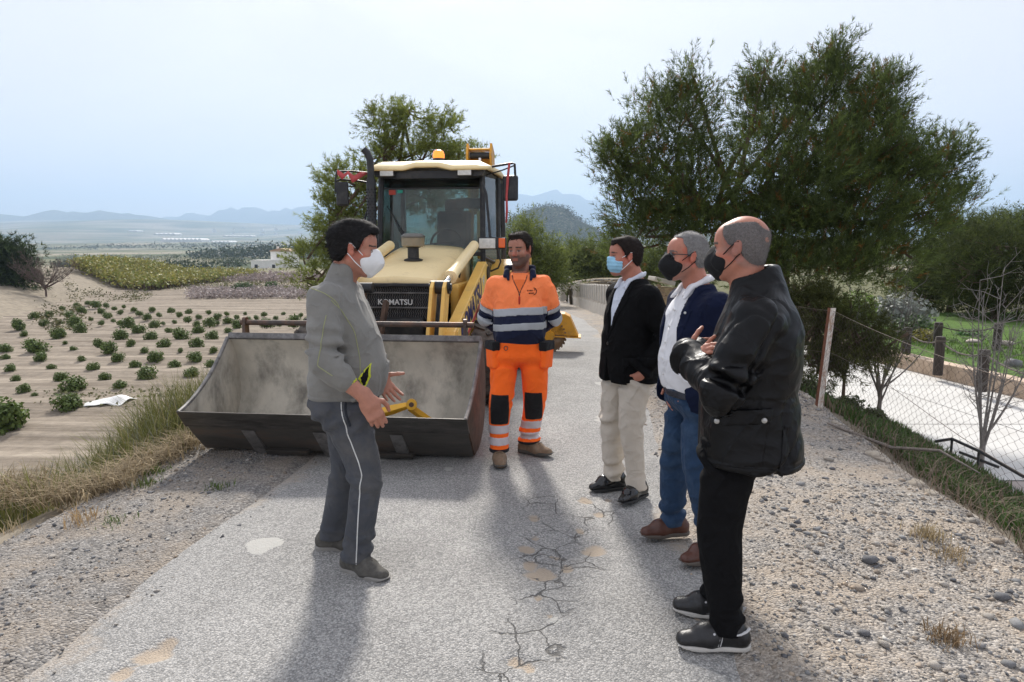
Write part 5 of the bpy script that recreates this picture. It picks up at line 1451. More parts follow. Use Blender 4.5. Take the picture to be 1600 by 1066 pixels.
# ------------------------------------------------------------------ man in black waxed jacket
def man_black_jacket():
    root = empty('person', (.97, 2.74, 0), R(180 - 20))
    tag(root, 'balding man in black waxed jacket with crossed arms, black mask and black trousers', 'person', 'people standing on the road')
    hd = Head((.060, 0, 1.64), R(-12), R(2), 0, 1.0)
    Sl, El, Wl = (-.01, .21, 1.375), (.095, .29, 1.115), (.245, .05, 1.215)
    Sr, Er, Wr = (-.01, -.21, 1.375), (.10, -.27, 1.14), (.235, -.01, 1.195)
    hr = hand_field((.195, .095, 1.205), (-.34, .80, .42), (.80, .45, .35), False, Wr, .033, .88, curl=(.30, .45, .30), thumb=((.8, .5, -.2), (.9, .3, -.2)))
    hl = hand_field(Wl, (-.2, -.9, .1), (1, 0, 0), True, El, .03, h=.0045, curl=(.4, .5, .3))
    def scalp(q):
        side = sstep(.105, .060, q[:, 2] + .0 * q[:, 0]) * sstep(.078, .03, q[:, 0]) * sstep(-.085, -.06, q[:, 2] + np.where(q[:, 0] > -.03, -.05 * sstep(-.03, .03, q[:, 0]), 0))
        return .45 * side
    make_body(root, hd, (.03, 0, 1.475), [Sr, Sl], [(.03, -.09, .92), (.03, .09, .92)], [(.09, -.12, .09), (.05, .12, .09)], [Er, El], [Wr, Wl], [hr, hl], dict(beard=.05, brow_c=(.10, .08, .07), scalp=(.17, .14, .125), scalp_fn=scalp), {}, SKIN * [1.06, 1.0, .98], knees=[(.095, -.112, .5), (.085, .118, .5)])
    M_hair = mat('hair_cropped_grey', color=(.105, .095, .09), rough=.75, spec=.3, var=.35, vscale=110, bump=.003, bscale=300, dirt=(.23, .21, .20), dscale=340, damt=.7, dlo=.4, dhi=.6)
    hair_mesh(hd, root, M_hair, .0026, [(-.14, -.075), (-.06, -.075), (-.035, -.05), (-.012, .004), (.010, .01), (.02, .0), (.03, .012), (.05, .05), (.058, .12), (.12, .13)], [ell((.0, 0, .145), (.125, .066, .075)), ell((-.09, 0, .115), (.04, .045, .055))], seed=43, amp=.0012, h=.0036, strands=6000, strand_len=.006, strand_w=.0007, strand_up=.4)
    mask_kn(hd, root, cloth('mask_black', (.014, .014, .015)), cloth('elastic_black', (.015, .015, .015), sheen=0))
    M = mat('waxed_cotton', color=(.0032, .0033, .0038), rough=.42, spec=.22, var=.25, vscale=10, bump=.010, bscale=9, ridged=True, dirt=(.012, .012, .013), dscale=6, damt=.6, rvar=.35)
    lo, hi = np.array((-.36, -.42, .74)), np.array((.46, .44, 1.62)); fl = Field(lo, hi, .0062)
    fl.add(loft([(.785, -.02, 0, .200, .235), (.88, -.015, 0, .198, .228), (1.0, -.005, 0, .190, .220), (1.08, -.0, 0, .186, .218), (1.20, -.012, 0, .184, .226), (1.32, -.026, 0, .165, .228), (1.40, -.026, 0, .135, .205), (1.46, -.018, 0, .105, .150), (1.495, -.012, 0, .085, .105)], 2.4, .014), 0)
    arm_chain(fl, Sr, Er, (.245, .04, 1.215), (.092, .078, .062), .045)
    arm_chain(fl, Sl, El, Wl, (.095, .080, .066), .045)
    fl.add(rc((-.02, 0, 1.47), (.0, 0, 1.545), .098, .092), .03)
    fl.sub(rc((.008, 0, 1.53), (.025, 0, 1.64), .074, .084), .006)
    fl.sub(rbox((.10, 0, 1.590), (.19, .15, .075), .02, rotm('Y', R(25))), .012); fl.sub(rbox((-.10, 0, 1.672), (.20, .2, .10), .02), .012)
    n1, n2, n3 = Nz(161, 12, 7, 20), Nz(162, 8, 4, 8), Nz(163, 12, 24, 55)
    def w(P):
        z = P[..., 2]
        f = .0055 * n1(P * np.array([1, 1, .6])) + crease(P, 166, 7, 16, .011, (1, 1, .8)) + crease(P, 167, 14, 30, .004) + .0012 * n3(P) + sleeve_folds(P, Sl, El, Wl, 164, .013) + sleeve_folds(P, Sr, Er, Wr, 165, .009)
        f += .008 * np.sin(z * 46 + P[..., 0] * 34 + 4 * n2(P)) * np.exp(-((z - 1.09) / .08) ** 2) * np.clip(n2(P + 2) + .3, 0, 1)
        f += .007 * np.sin(z * 30 - P[..., 0] * 40 + 3 * n2(P)) * np.exp(-((z - 1.30) / .08) ** 2) * np.clip(n2(P + 5) + .2, 0, 1)
        f += .0035 * np.exp(-((z - .822) / .005) ** 2)                                  # hem stitch
        f += .003 * np.exp(-((z - 1.06 - .02 * n2(P)) / .006) ** 2) * (np.abs(P[..., 1]) < .24)   # waist cord
        return f
    fl.warp(w, .035)
    o = sdf_obj('jacket', fl, M, root)
    def frame(P): return P[..., 0] - .035 + .10 * (P[..., 2] - .9), P[..., 2] - .915 + .12 * (P[..., 0] - .035)
    def pocket(P):
        u, v = frame(P); return np.maximum(np.maximum(np.abs(u) - .105, np.abs(v) - .105), .10 - P[..., 1])
    def flap(P):
        u, v = frame(P); return np.maximum(np.maximum(np.abs(u) - .112, np.abs(v - .088) - .030), .10 - P[..., 1])
    pk = fl.patch(.006, pocket); po = sdf_obj('pocket', pk, M, o)
    fp = fl.patch(.0125, flap); fo = sdf_obj('pocket_flap', fp, M, o)
    Mst = mat('stud_pewter', color=(.45, .44, .42), rough=.4, metal=.7)
    V, _ = fp.mesh(); u, v = frame(V)
    for uu in (-.085, .085):
        s_ = V[(np.abs(u - uu) < .012) & (np.abs(v - .075) < .012) & (V[:, 1] > .12)]
        if len(s_):
            c = s_.mean(0); c[1] = s_[:, 1].max(); mb = MB(); mb.lathe([(0, -.004), (.0105, -.004), (.0105, .002), (.008, .004), (0, .005)], c, (.1, 1, 0), 14); mb.build('stud', Mst, fo, smooth=True)
    sdf_obj('hem_band', fl.patch(.004, lambda P: np.abs(P[..., 2] - .800) - .011), M, o)
    sdf_obj('side_vent', fl.patch(.004, lambda P: np.maximum(np.abs(P[..., 0] + .135 + .05 * (P[..., 2] - .85)) - .010, np.maximum(P[..., 2] - .98, .06 - P[..., 1]))), M, o)
    Mzip = mat('zip_placket', color=(.010, .010, .011), rough=.6)
    sdf_obj('zip_placket', fl.patch(.007, lambda P: np.maximum(np.abs(P[..., 1] - .03) - .024, np.maximum(.05 - P[..., 0], P[..., 2] - 1.12))), Mzip, o)
    Mt = cloth('black_jeans', (.0065, .0065, .0072), rough=.9, var=.2, sheen=0)
    legR = [(.065, 0.085, -.115, .070, .064), (.14, 0.087, -.115, .068, .062), (.30, 0.095, -.115, .076, .070), (.50, 0.102, -.112, .086, .078), (.64, 0.085, -.11, .096, .088), (.78, 0.058, -.105, .112, .10), (.88, 0.040, -.10, .135, .112)]
    legL = [(.065, 0.040, .125, .070, .064), (.14, 0.044, .125, .068, .062), (.30, 0.065, .122, .077, .071), (.50, 0.090, .118, .088, .080), (.64, 0.080, .112, .098, .090), (.78, 0.055, .105, .114, .10), (.88, 0.040, .10, .135, .112)]
    trousers(root, Mt, [legR, legL], [(.80, .03, 0, .125, .17), (.88, .025, 0, .145, .185), (.96, .02, 0, .14, .18)], (-.22, -.26, .03), (.30, .27, .98), 171, bunch=.011)
    Mu = mat('trainer_black_leather', color=(.013, .013, .014), rough=.38, spec=.5, var=.2, vscale=20, bump=.002, bscale=120); So = mat('sole_offwhite', color=(.50, .48, .44), rough=.8, var=.12); Ml = cloth('lace_black', (.02, .02, .02), sheen=0)
    for (a, yw, sd) in (((.085, -.115), R(2), 45), ((.045, .125), R(16), 46)):
        s_ = shoe(root, a, yw, Mu, So, .305, False, .038, False, .022, Ml, sd)
        Rm = rotm('Z', yw); aa = np.array([a[0], a[1], 0])
        Mwh = mat('trim_silver', color=(.55, .55, .55), rough=.5)
        mb = MB()
        for k in range(3):
            mb.tube([np.array(p) @ Rm.T + aa for p in ((.030 + .009 * k, .049, .028), (.024 + .009 * k, .047, .055), (.020 + .009 * k, .040, .078))], .0016, 4)
        mb.build('side_stripe', Mwh, s_)
        mb = MB(); mb.tube([np.array(p) @ Rm.T + aa for p in ((-.093, .012, .092), (-.075, .036, .090), (-.05, .046, .084), (-.03, .047, .080))], .006, 6); mb.build('heel_tab', Mwh, s_)
        mb = MB()
        for k in range(2): mb.lathe([(0, 0), (.005, 0), (.005, .003), (0, .003)], np.array((.055 + .03 * k, .042, .078 - .012 * k)) @ Rm.T + aa, Rm @ np.array((0, .8, .5)), 8)
        mb.build('eyelet', Mwh, s_)
    return root

for fn in (man_fleece, man_orange, man_black_blazer, man_navy_blazer, man_black_jacket): fn()
# ================================================================== backhoe loader
M_yel = mat('machine_yellow', color=(.62, .35, .055), rough=.45, spec=.4, var=.10, vscale=3, dirt=(.30, .22, .13), dscale=5, damt=.6, dlo=.52, dhi=.75, rvar=.3, bump=.0015, bscale=40)
M_cream = mat('machine_cream', color=(.88, .70, .38), rough=.42, spec=.4, var=.06, vscale=2, dirt=(.45, .34, .20), dscale=6, damt=.45, dlo=.55, dhi=.75, rvar=.3)
M_deep = mat('machine_amber', color=(.62, .30, .02), rough=.5, var=.12, vscale=5, dirt=(.22, .15, .08), dscale=7, damt=.7, dlo=.5, dhi=.7)
M_blk = mat('machine_black', color=(.018, .019, .021), rough=.5, spec=.4, var=.2, vscale=8, dirt=(.14, .125, .105), dscale=7, damt=.35, dlo=.5, dhi=.75)
M_rub = mat('tyre_rubber', color=(.028, .027, .026), rough=.9, spec=.2, dirt=(.20, .175, .15), dscale=6, damt=.75, dlo=.35, dhi=.65, bump=.004, bscale=60)
M_steel = mat('bucket_outer', color=(.095, .088, .078), rough=.62, metal=.35, var=.35, vscale=4, dirt=(.16, .075, .035), dscale=4, damt=.55, dlo=.5, dhi=.72, bump=.004, bscale=28, rvar=.2, stretch=(.5, 1.6, 1.6))
M_mud = mat('bucket_inner', color=(.54, .50, .415), rough=.85, spec=.2, var=.25, vscale=3.2, dirt=(.15, .14, .12), dscale=2.6, damt=.85, dlo=.47, dhi=.66, bump=.004, bscale=36, stretch=(1, 1, .55))
M_rust = mat('rusty_steel', color=(.10, .060, .040), rough=.8, metal=.2, var=.4, vscale=9, dirt=(.035, .032, .030), dscale=12, damt=.7, bump=.004, bscale=60)
M_edge = mat('worn_edge', color=(.22, .21, .20), rough=.55, metal=.5, var=.3, vscale=14, dirt=(.05, .048, .045), dscale=10, damt=.7)
M_chrome = mat('cylinder_chrome', color=(.75, .76, .78), rough=.15, metal=1.0)
M_pipe = mat('bar_steel', color=(.085, .070, .062), rough=.55, metal=.5, var=.35, vscale=10, dirt=(.17, .07, .03), dscale=5, damt=.7, dlo=.45, dhi=.65)
M_glass = glass_mat('cab_glass', (.62, .72, .70), dust=.16)
LD = empty('backhoe_loader', (-1.40, 4.94, 0), R(-6))
tag(LD, 'yellow and black backhoe loader with wide steel front bucket and dark glazed cab', 'backhoe loader')

def arc(p0, p1, p2, n=8):
    t = np.linspace(0, 1, n)[:, None]; p0, p1, p2 = map(np.array, (p0, p1, p2))
    return ((1 - t) ** 2 * p0 + 2 * t * (1 - t) * p1 + t ** 2 * p2).tolist()

# ---- bucket
BW = 1.10; BX = -.03
BK = empty('bucket', (BX, 0, 0), 0, LD)
back = [(.0, .40), (.16, .205), (.33, .035)] + arc((.52, .03), (.93, .08), (.93, .46), 9) + arc((.93, .46), (.93, .70), (.78, .86), 6)[1:]
def shell(pts, x0, x1, th, mb, nx=24):
    """sheet of thickness th swept across x"""
    P = np.array(pts, float); T = np.gradient(P, axis=0); Nn = np.stack([-T[:, 1], T[:, 0]], -1); Nn /= np.linalg.norm(Nn, axis=1)[:, None]
    A = P; B = P + Nn * th; out = np.concatenate([A, B[::-1]])
    mb.prism(out.tolist(), x0, x1, 'x')
mb = MB(); shell(back, -BW, BW, -.010, mb); mb.build('outer_shell', M_steel, BK, smooth=True)
mb = MB(); shell([(y - 0, z + .003) for y, z in back[1:]], -BW + .012, BW - .012, .008, mb); mb.build('inner_lining', M_mud, BK, smooth=True)
for s in (-1, 1):
    front = arc((.76, .875), (.40, .50), (-.015, .405), 10)
    outl = [(y, z) for y, z in back[1:-1]] + front
    outl = [(y, z) for y, z in outl]
    mb = MB(); mb.prism(outl, s * (BW - .012), s * (BW + .012), 'x')
    mb.build('side_plate', M_rust if s > 0 else M_mud, BK, bevel=.003)
    mb = MB(); mb.tube([(s * BW, y, z) for y, z in front], .016, 8); mb.build('side_edge', M_edge, BK, smooth=True)
# cutting edge and wear plates on the underside
def along(t, off=0.0):
    a = np.array(back[0]); b_ = np.array(back[2]); d = b_ - a; n = np.array([d[1], -d[0]]); n /= np.linalg.norm(n); n = -n if n[1] > 0 else n
    p = a + d * t + n * off; return (p[0], p[1])
mb = MB(); mb.prism([along(-.04, .0), along(-.06, .012), along(.30, .030), along(.30, .0)], -BW - .012, BW + .012, 'x'); mb.build('cutting_edge', M_edge and mat('cutting_edge', color=(.075, .070, .064), rough=.5, metal=.5, var=.4, vscale=8, dirt=(.17, .15, .13), dscale=20, damt=.5, dlo=.5, dhi=.7, bump=.003, bscale=30, stretch=(.4, 2, 2)), BK, bevel=.004)
mb = MB(); mb.prism([along(.34, .004), along(.34, .018), along(.66, .018), along(.66, .004)], -BW + .01, BW - .01, 'x'); mb.build('wear_plate', M_steel, BK, bevel=.003)
for x0 in (-.62, -.05, .55):
    mb = MB(); mb.prism([along(.40, .02), along(.36, .032), along(1.06, .034), along(1.04, .004)], x0 - .05, x0 + .05, 'x')
    o = mb.build('wear_strip', M_edge, BK, bevel=.004)
for x0 in (-.55, .30):
    mb = MB(); mb.prism([(.26, .012), (.22, .055), (.62, .045), (.60, .006)], x0, x0 + .34, 'x'); mb.build('skid', M_steel, BK, bevel=.005)
# top rail, carrying bar with two upright lugs
mb = MB(); mb.box((0, .80, .875), (2.2, .085, .055), rotm('X', R(-28))); mb.build('top_rail', M_edge and mat('top_rail', color=(.13, .125, .12), rough=.6, metal=.3, var=.4, vscale=12, dirt=(.30, .29, .28), dscale=14, damt=.6, dlo=.5, dhi=.7, bump=.004, bscale=40), BK, bevel=.008)
mb = MB(); mb.cyl((-1.00, .815, 1.0), (1.03, .815, 1.0), .023, 16); mb.build('carrying_bar', M_pipe, BK, smooth=True)
for s in (-1, 1):
    mb = MB(); mb.prism([(.775, .88), (.855, .88), (.850, 1.02)] + [(.815 + .038 * math.cos(t), 1.02 + .030 * math.sin(t)) for t in np.linspace(0, math.pi, 7)][1:] + [(.78, 1.02)], s * .96 - .014, s * .96 + .014, 'x')
    mb.build('lug', M_pipe, BK, bevel=.003)
# ---- loader arms, levers, cylinders
Y2 = mat('arm_yellow', color=(.74, .46, .11), rough=.42, spec=.4, var=.08, vscale=4, dirt=(.35, .25, .14), dscale=7, damt=.5, dlo=.55, dhi=.75)
for s in (-1, 1):
    AR = empty('loader_arm', (.70 if s > 0 else -.50, 0, 0), 0, LD)
    prof = [(.99, .32), (1.08, .62), (1.30, .88), (3.30, 1.47), (3.48, 1.42), (3.48, 1.22), (3.30, 1.12), (1.55, .56), (1.15, .25), (1.01, .22)]
    mb = MB(); mb.prism(prof, -.055, .055, 'x'); mb.build('beam', Y2, AR, bevel=.012)
    # raised side panel that carries the lettering
    mb = MB(); mb.prism([(1.32, .62), (1.38, .87), (3.20, 1.40), (3.20, 1.14)], s * .055, s * .062, 'x'); mb.build('side_panel', mat('panel_yellow', color=(.80, .54, .15), rough=.35, spec=.5, var=.06, vscale=4, dirt=(.40, .30, .18), dscale=8, damt=.4, dlo=.58, dhi=.75), AR)
    mb = MB(); mb.prism([(1.30, .60), (1.40, .66), (3.22, 1.175), (3.22, 1.12)], s * .062, s * .066, 'x'); mb.build('red_stripe', mat('decal_red', color=(.50, .07, .08), rough=.5, var=.2), AR)
    # lift cylinder and tilt cylinder
    mb = MB(); mb.cyl((-s * .16, 2.1, .70), (-s * .16, 3.35, .95), .050, 16); mb.build('lift_cylinder', Y2, AR, smooth=True)
    mb = MB(); mb.cyl((-s * .16, 1.45, .56), (-s * .16, 2.1, .70), .026, 12); mb.build('lift_rod', M_chrome, AR, smooth=True)
    mb = MB(); mb.cyl((-s * .09, 1.85, 1.36), (-s * .09, 3.30, 1.66), .058, 18); mb.cyl((-s * .09, 1.82, 1.352), (-s * .09, 1.92, 1.375), .066, 18); mb.build('tilt_cylinder', M_cream, AR, smooth=True)
    mb = MB(); mb.cyl((-s * .09, 1.46, 1.28), (-s * .09, 1.85, 1.36), .030, 12); mb.build('tilt_rod', M_chrome, AR, smooth=True)
    # bell crank: two plates, knuckle on top
    lev = [(1.05, .42), (1.18, .40), (1.34, .80), (1.53, 1.25), (1.50, 1.32), (1.40, 1.33), (1.33, 1.28), (1.12, .80)]
    for dx in (-.17, -.055):
        mb = MB(); mb.prism(lev, s * dx - .016, s * dx + .016, 'x'); mb.build('tilt_lever', Y2, AR, bevel=.004)
    mb = MB(); mb.cyl((s * -.20, 1.45, 1.275), (s * -.02, 1.45, 1.275), .062, 18); mb.cyl((s * -.215, 1.45, 1.275), (s * -.005, 1.45, 1.275), .034, 14); mb.build('knuckle', M_blk, AR, smooth=True)
    mb = MB(); mb.prism([(.975, .66), (.99, .73), (1.28, .62), (1.25, .54)], s * -.14, s * -.09, 'x'); mb.build('bucket_link', Y2, AR, bevel=.004)
    mb = MB(); mb.cyl((s * -.02, 1.70, .80), (s * .10, 1.70, .80), .034, 12); mb.build('pivot_pin', M_blk, AR, smooth=True)
    mb = MB(); mb.tube([(-s * .13, 2.0, 1.25), (-s * .14, 1.7, 1.17), (-s * .13, 1.5, 1.0), (-s * .12, 1.42, .8)], .014, 8); mb.build('hose', M_blk, AR, smooth=True)
    mb = MB(); mb.cyl((-.06, 3.40, 1.33), (.075, 3.40, 1.33), .085, 18); mb.build('arm_pivot', M_blk, AR, smooth=True)
    if s > 0:
        AR_R = AR
# rusty lever in the middle
mb = MB(); mb.prism([(1.10, .50), (1.20, .48), (1.46, 1.18), (1.42, 1.30), (1.32, 1.30), (1.30, 1.18)], -.16, -.115, 'x'); mb.build('rusty_lever', M_rust, LD, bevel=.005)
mb = MB(); mb.prism([(1.22, .52), (1.30, .50), (1.74, 1.10), (1.66, 1.14)], -.02, .02, 'x'); mb.build('rusty_lever', M_rust, LD, bevel=.005)
mb = MB(); mb.cyl((-.24, 1.38, 1.27), (-.03, 1.38, 1.27), .048, 16); mb.build('lever_pin', M_blk, LD, smooth=True)

# ---- lettering
def text_mesh(body, size, name, m, parent, M4, depth=.002, offset=.0, shear=0.0):
    c = bpy.data.curves.new('txt', 'FONT'); c.body = body; c.size = size; c.extrude = depth; c.offset = offset; c.shear = shear; c.align_x = 'CENTER'; c.align_y = 'CENTER'
    t = bpy.data.objects.new('txt', c); COL.objects.link(t)
    dg = bpy.context.evaluated_depsgraph_get(); me = bpy.data.meshes.new_from_object(t.evaluated_get(dg))
    bpy.data.objects.remove(t); bpy.data.curves.remove(c)
    me.materials.clear(); me.materials.append(m); me.transform(M4); o = link(name, me, parent); return o
M_ltr = mat('lettering_blue', color=(.022, .020, .11), rough=.5); M_ltw = mat('lettering_white', color=(.60, .60, .58), rough=.6)
ax = Vector((0, 1.9, .555)).normalized()
up = Vector((1, 0, 0)).cross(ax)
M4 = Matrix(((0, 0, 1, .0645), (ax.y, up.y, 0, 2.20), (ax.z, up.z, 0, 1.005), (0, 0, 0, 1)))
text_mesh('KOMATSU', .29, 'lettering', M_ltr, AR_R, M4, .0015, .006)
M4 = Matrix(((0, 0, 1, .0645), (ax.y, up.y, 0, 3.02), (ax.z, up.z, 0, 1.255), (0, 0, 0, 1)))
text_mesh('97', .13, 'model_number', M_ltw, AR_R, M4, .0015, .002)

# ---- hood, grille, chassis
hoodM = []
secs = []
for (y, zt, w, rad) in ((2.02, 1.27, .40, .07), (2.06, 1.335, .425, .09), (2.4, 1.42, .44, .12), (2.9, 1.52, .46, .14), (3.4, 1.61, .475, .15), (3.78, 1.66, .48, .15)):
    ring = [(-w, y, zt - .42), (-w, y, zt - rad - .04)] + [(-w + rad - rad * math.cos(t), y, zt - rad * .8 + rad * .8 * math.sin(t) - .012) for t in np.linspace(0, math.pi / 2, 5)][1:] + [(-w * .45, y, zt), (0, y, zt + .012), (w * .45, y, zt)] + [(w - rad + rad * math.sin(t), y, zt - rad * .8 + rad * .8 * math.cos(t) - .012) for t in np.linspace(0, math.pi / 2, 5)][:-1] + [(w, y, zt - rad - .04), (w, y, zt - .42)]
    secs.append(ring)
mb = MB(); mb.sheet(secs); hood = mb.build('hood', M_cream, LD, smooth=True, solid=.012)
mb = MB(); mb.box((0, 2.0, 1.262), (.84, .05, .035)); mb.build('hood_lip', M_blk, LD, bevel=.008)
# hood vents
for s in (-1, 1):
    mb = MB(); mb.prism([(3.0, 1.30), (3.08, 1.43), (3.2, 1.47), (3.24, 1.40), (3.1, 1.28)], s * .462, s * .474, 'x'); mb.build('hood_vent', M_blk, LD, bevel=.004)
# grille: perforated mesh
gr = empty('grille', (0, 2.03, 0), 0, LD)
mb = MB(); mb.box((0, .03, .90), (.70, .02, .70)); mb.build('radiator_core', M_blk, gr)
M_gm = mat('grille_mesh', color=(.13, .125, .12), rough=.6, metal=.4, var=.4, vscale=10, dirt=(.35, .33, .31), dscale=6, damt=.6, dlo=.5, dhi=.7)
mb = MB()
for i in range(30):
    x0 = -.35 + i * .0241
    pts = []
    for k in range(30):
        pts.append((x0 + (.0105 if k % 2 else -.0015), 0, .56 + k * .024))
    mb.tube(pts, .0042, 4)
o = mb.build('mesh_screen', M_gm, gr); tag(o, kind='stuff')
for zz in (.70, .86, 1.03, 1.18):
    mb = MB(); mb.box((0, -.004, zz), (.70, .016, .018)); mb.build('grille_rib', M_gm, gr, bevel=.004)
mb = MB(); mb.box((0, -.012, 1.085), (.33, .008, .062)); mb.build('badge_plate', M_blk, gr, bevel=.002)
text_mesh('KOMATSU', .078, 'badge_lettering', M_ltw, gr, Matrix(((1, 0, 0, 0), (0, 0, -1, -.018), (0, 1, 0, 1.085), (0, 0, 0, 1))), .001, .0015)
for s in (-1, 1):
    mb = MB(); mb.prism(arc((s * .355, .56), (s * .355, 1.0), (s * .36, 1.24), 5) + arc((s * .43, 1.235), (s * .50, .95), (s * .49, .56), 6), 1.97, 2.35, 'y'); mb.build('front_side_panel', M_blk, LD, bevel=.02)
mb = MB(); mb.box((0, 3.0, .72), (.62, 2.2, .42)); mb.box((0, 2.0, .50), (.7, .30, .12)); mb.box((0, 4.9, .66), (.75, 1.6, .40)); mb.build('chassis', M_blk, LD, bevel=.02)
mb = MB(); mb.cyl((-.95, 2.3, .42), (.95, 2.3, .42), .08, 12); mb.cyl((-.9, 4.5, .68), (.9, 4.5, .68), .13, 14); mb.build('axle', M_blk, LD)
for s in (-1, 1): mb = MB(); mb.box((s * .52, 3.0, 1.02), (.10, 1.0, .44)); mb.build('engine_side_cover', Y2, LD, bevel=.03)
mb = MB(); mb.box((.66, 3.15, .62), (.30, .62, .34)); mb.build('step_box', M_deep, LD, bevel=.03)
# blue couplers hanging by the arm
mb = MB(); mb.lathe([(.0, -.11), (.07, -.11), (.085, -.09), (.085, .06), (.06, .09), (0, .10)], (.86, 2.55, .94), (.35, -.25, .9), 18); mb.build('blue_cap', mat('cap_blue', color=(.03, .05, .16), rough=.6, var=.2, dirt=(.10, .10, .10), dscale=8, damt=.5), LD, smooth=True)
mb = MB(); mb.lathe([(0, -.05), (.05, -.05), (.058, .02), (.04, .06), (0, .065)], (.97, 2.45, .88), (.6, -.2, .75), 16); mb.build('blue_cap', mat('cap_blue2', color=(.035, .06, .18), rough=.5, var=.2), LD, smooth=True)
mb = MB(); mb.lathe([(0, -.06), (.03, -.06), (.045, -.03), (.045, .02), (0, .025)], (1.02, 2.42, .80), (.5, -.2, .8), 14); mb.build('yellow_cap', mat('cap_yellow', color=(.60, .38, .02), rough=.5), LD, smooth=True)
mb = MB(); mb.tube([(.80, 2.6, 1.10), (.86, 2.5, 1.12), (.90, 2.45, 1.05), (.93, 2.43, .95)], .006, 6); mb.build('wire', M_blk, LD)
# pre-cleaner
mb = MB(); mb.lathe([(0, 0), (.105, 0), (.105, .015), (.062, .03), (.062, .14), (.085, .15), (.085, .16), (0, .16)], (.02, 2.72, 1.49), (0, 0, 1), 24); pc = mb.build('intake_pipe', M_blk, LD, smooth=True)
mb = MB(); mb.lathe([(0, .155), (.105, .155), (.125, .165), (.128, .25), (.120, .258), (0, .258)], (.02, 2.72, 1.49), (0, 0, 1), 28); mb.build('precleaner_bowl', mat('bowl_smoked', color=(.24, .20, .13), rough=.35, spec=.5, var=.15, vscale=9), pc, smooth=True)
mb = MB(); mb.lathe([(0, .258), (.132, .256), (.132, .272), (.10, .300), (0, .305)], (.02, 2.72, 1.49), (0, 0, 1), 28); mb.build('precleaner_cap', mat('cap_grey', color=(.12, .115, .10), rough=.45), pc, smooth=True)
# exhaust stack
EX = empty('exhaust', (-.66, 3.42, 0), 0, LD)
mb = MB(); mb.lathe([(0, 1.35), (.055, 1.35), (.055, 2.42), (.045, 2.46), (0, 2.46)], (0, 0, 0), (0, 0, 1), 20); mb.build('heat_guard', M_blk, EX, smooth=True)
mb = MB()
for k in range(24):
    for a in range(8):
        t = a * math.pi / 4 + (k % 2) * .39; mb.box((.056 * math.cos(t), .056 * math.sin(t), 1.5 + k * .036), (.014, .014, .012), rotm('Z', t))
tag(mb.build('guard_louvre', mat('louvre_dark', color=(.006, .006, .006), rough=.9), EX), kind='stuff')
mb = MB(); mb.tube([(0, 0, 2.45), (0, 0, 2.58), (-.005, 0, 2.68), (-.035, -.01, 2.76), (-.075, -.02, 2.80)], [.042, .042, .042, .042, .040], 14); mb.build('tail_pipe', M_blk, EX, smooth=True)

# ---- cab
CB = empty('cab', (0, 0, 0), 0, LD)
def zc(f): return f
FW, RW = .66, .74                     # half widths front / rear
def pil(p0, p1, r=.035, name='pillar', seg=6, m=M_blk):
    mb = MB(); mb.tube([p0, p1], r, seg); return mb.build(name, m, CB, bevel=.004)
zb, zt = 1.56, 2.56
for s in (-1, 1):
    pil((s * FW, 3.66, .62), (s * FW, 3.68, 1.56), .036); pil((s * FW, 3.68, 1.50), (s * (FW - .02), 3.80, zt), .038)
    pil((s * RW, 4.55, .9), (s * RW, 4.55, zt), .032); pil((s * RW, 5.20, 1.2), (s * (RW - .02), 5.10, zt), .045)
    pil((s * FW, 3.68, zt), (s * (RW - .02), 5.10, zt), .04, 'roof_rail'); pil((s * FW, 3.68, 1.52), (s * RW, 4.55, 1.40), .026, 'door_rail'); pil((s * RW, 4.55, 1.42), (s * RW, 5.2, 1.42), .03, 'door_rail')
    # side glazing
    mb = MB(); mb.add([(s * FW, 3.72, 1.55), (s * RW, 4.52, 1.44), (s * (RW - .01), 4.52, zt - .03), (s * (FW - .015), 3.82, zt - .03)], [(0, 1, 2, 3)]); mb.build('side_window', M_glass, CB, solid=.005)
    mb = MB(); mb.add([(s * FW, 3.72, .72), (s * RW, 4.52, .98), (s * RW, 4.52, 1.40), (s * FW, 3.72, 1.50)], [(0, 1, 2, 3)]); mb.build('door_lower_window', M_glass, CB, solid=.005)
    mb = MB(); mb.add([(s * RW, 4.58, 1.45), (s * RW, 5.17, 1.45), (s * (RW - .02), 5.08, zt - .03), (s * (RW - .01), 4.58, zt - .03)], [(0, 1, 2, 3)]); mb.build('rear_side_window', M_glass, CB, solid=.005)
    mb = MB(); mb.box((s * RW, 4.88, 1.15), (.05, .62, .46)); mb.build('lower_panel', M_blk, CB, bevel=.01)
    # glass beside the hood
    mb = MB(); mb.add([(s * .47, 3.67, .75), (s * .64, 3.67, .75), (s * .64, 3.68, 1.50), (s * .50, 3.68, 1.50)], [(0, 1, 2, 3)]); mb.build('lower_front_window', glass_mat('cab_glass_low', (.55, .68, .64), dust=.22), CB, solid=.005)
# windscreen, visor, sill
mb = MB(); mb.add([(-.63, 3.69, 1.58), (.63, 3.69, 1.58), (.61, 3.79, 2.36), (-.61, 3.79, 2.36)], [(0, 1, 2, 3)]); mb.build('windscreen', M_glass, CB, solid=.006)
mb = MB(); mb.add([(-.61, 3.79, 2.375), (.61, 3.79, 2.375), (.605, 3.83, 2.54), (-.605, 3.83, 2.54)], [(0, 1, 2, 3)]); mb.build('visor_glass', glass_mat('visor_tint', (.18, .26, .25), dust=.10), CB, solid=.006)
mb = MB(); mb.box((0, 3.79, 2.367), (1.24, .03, .016)); mb.build('windscreen_joint', M_blk, CB)
mb = MB(); mb.box((0, 3.675, 1.555), (1.32, .05, .05)); mb.build('windscreen_sill', M_blk, CB, bevel=.01)
mb = MB(); mb.box((0, 3.72, 1.25), (.96, .04, .58)); mb.build('firewall', M_blk, CB)
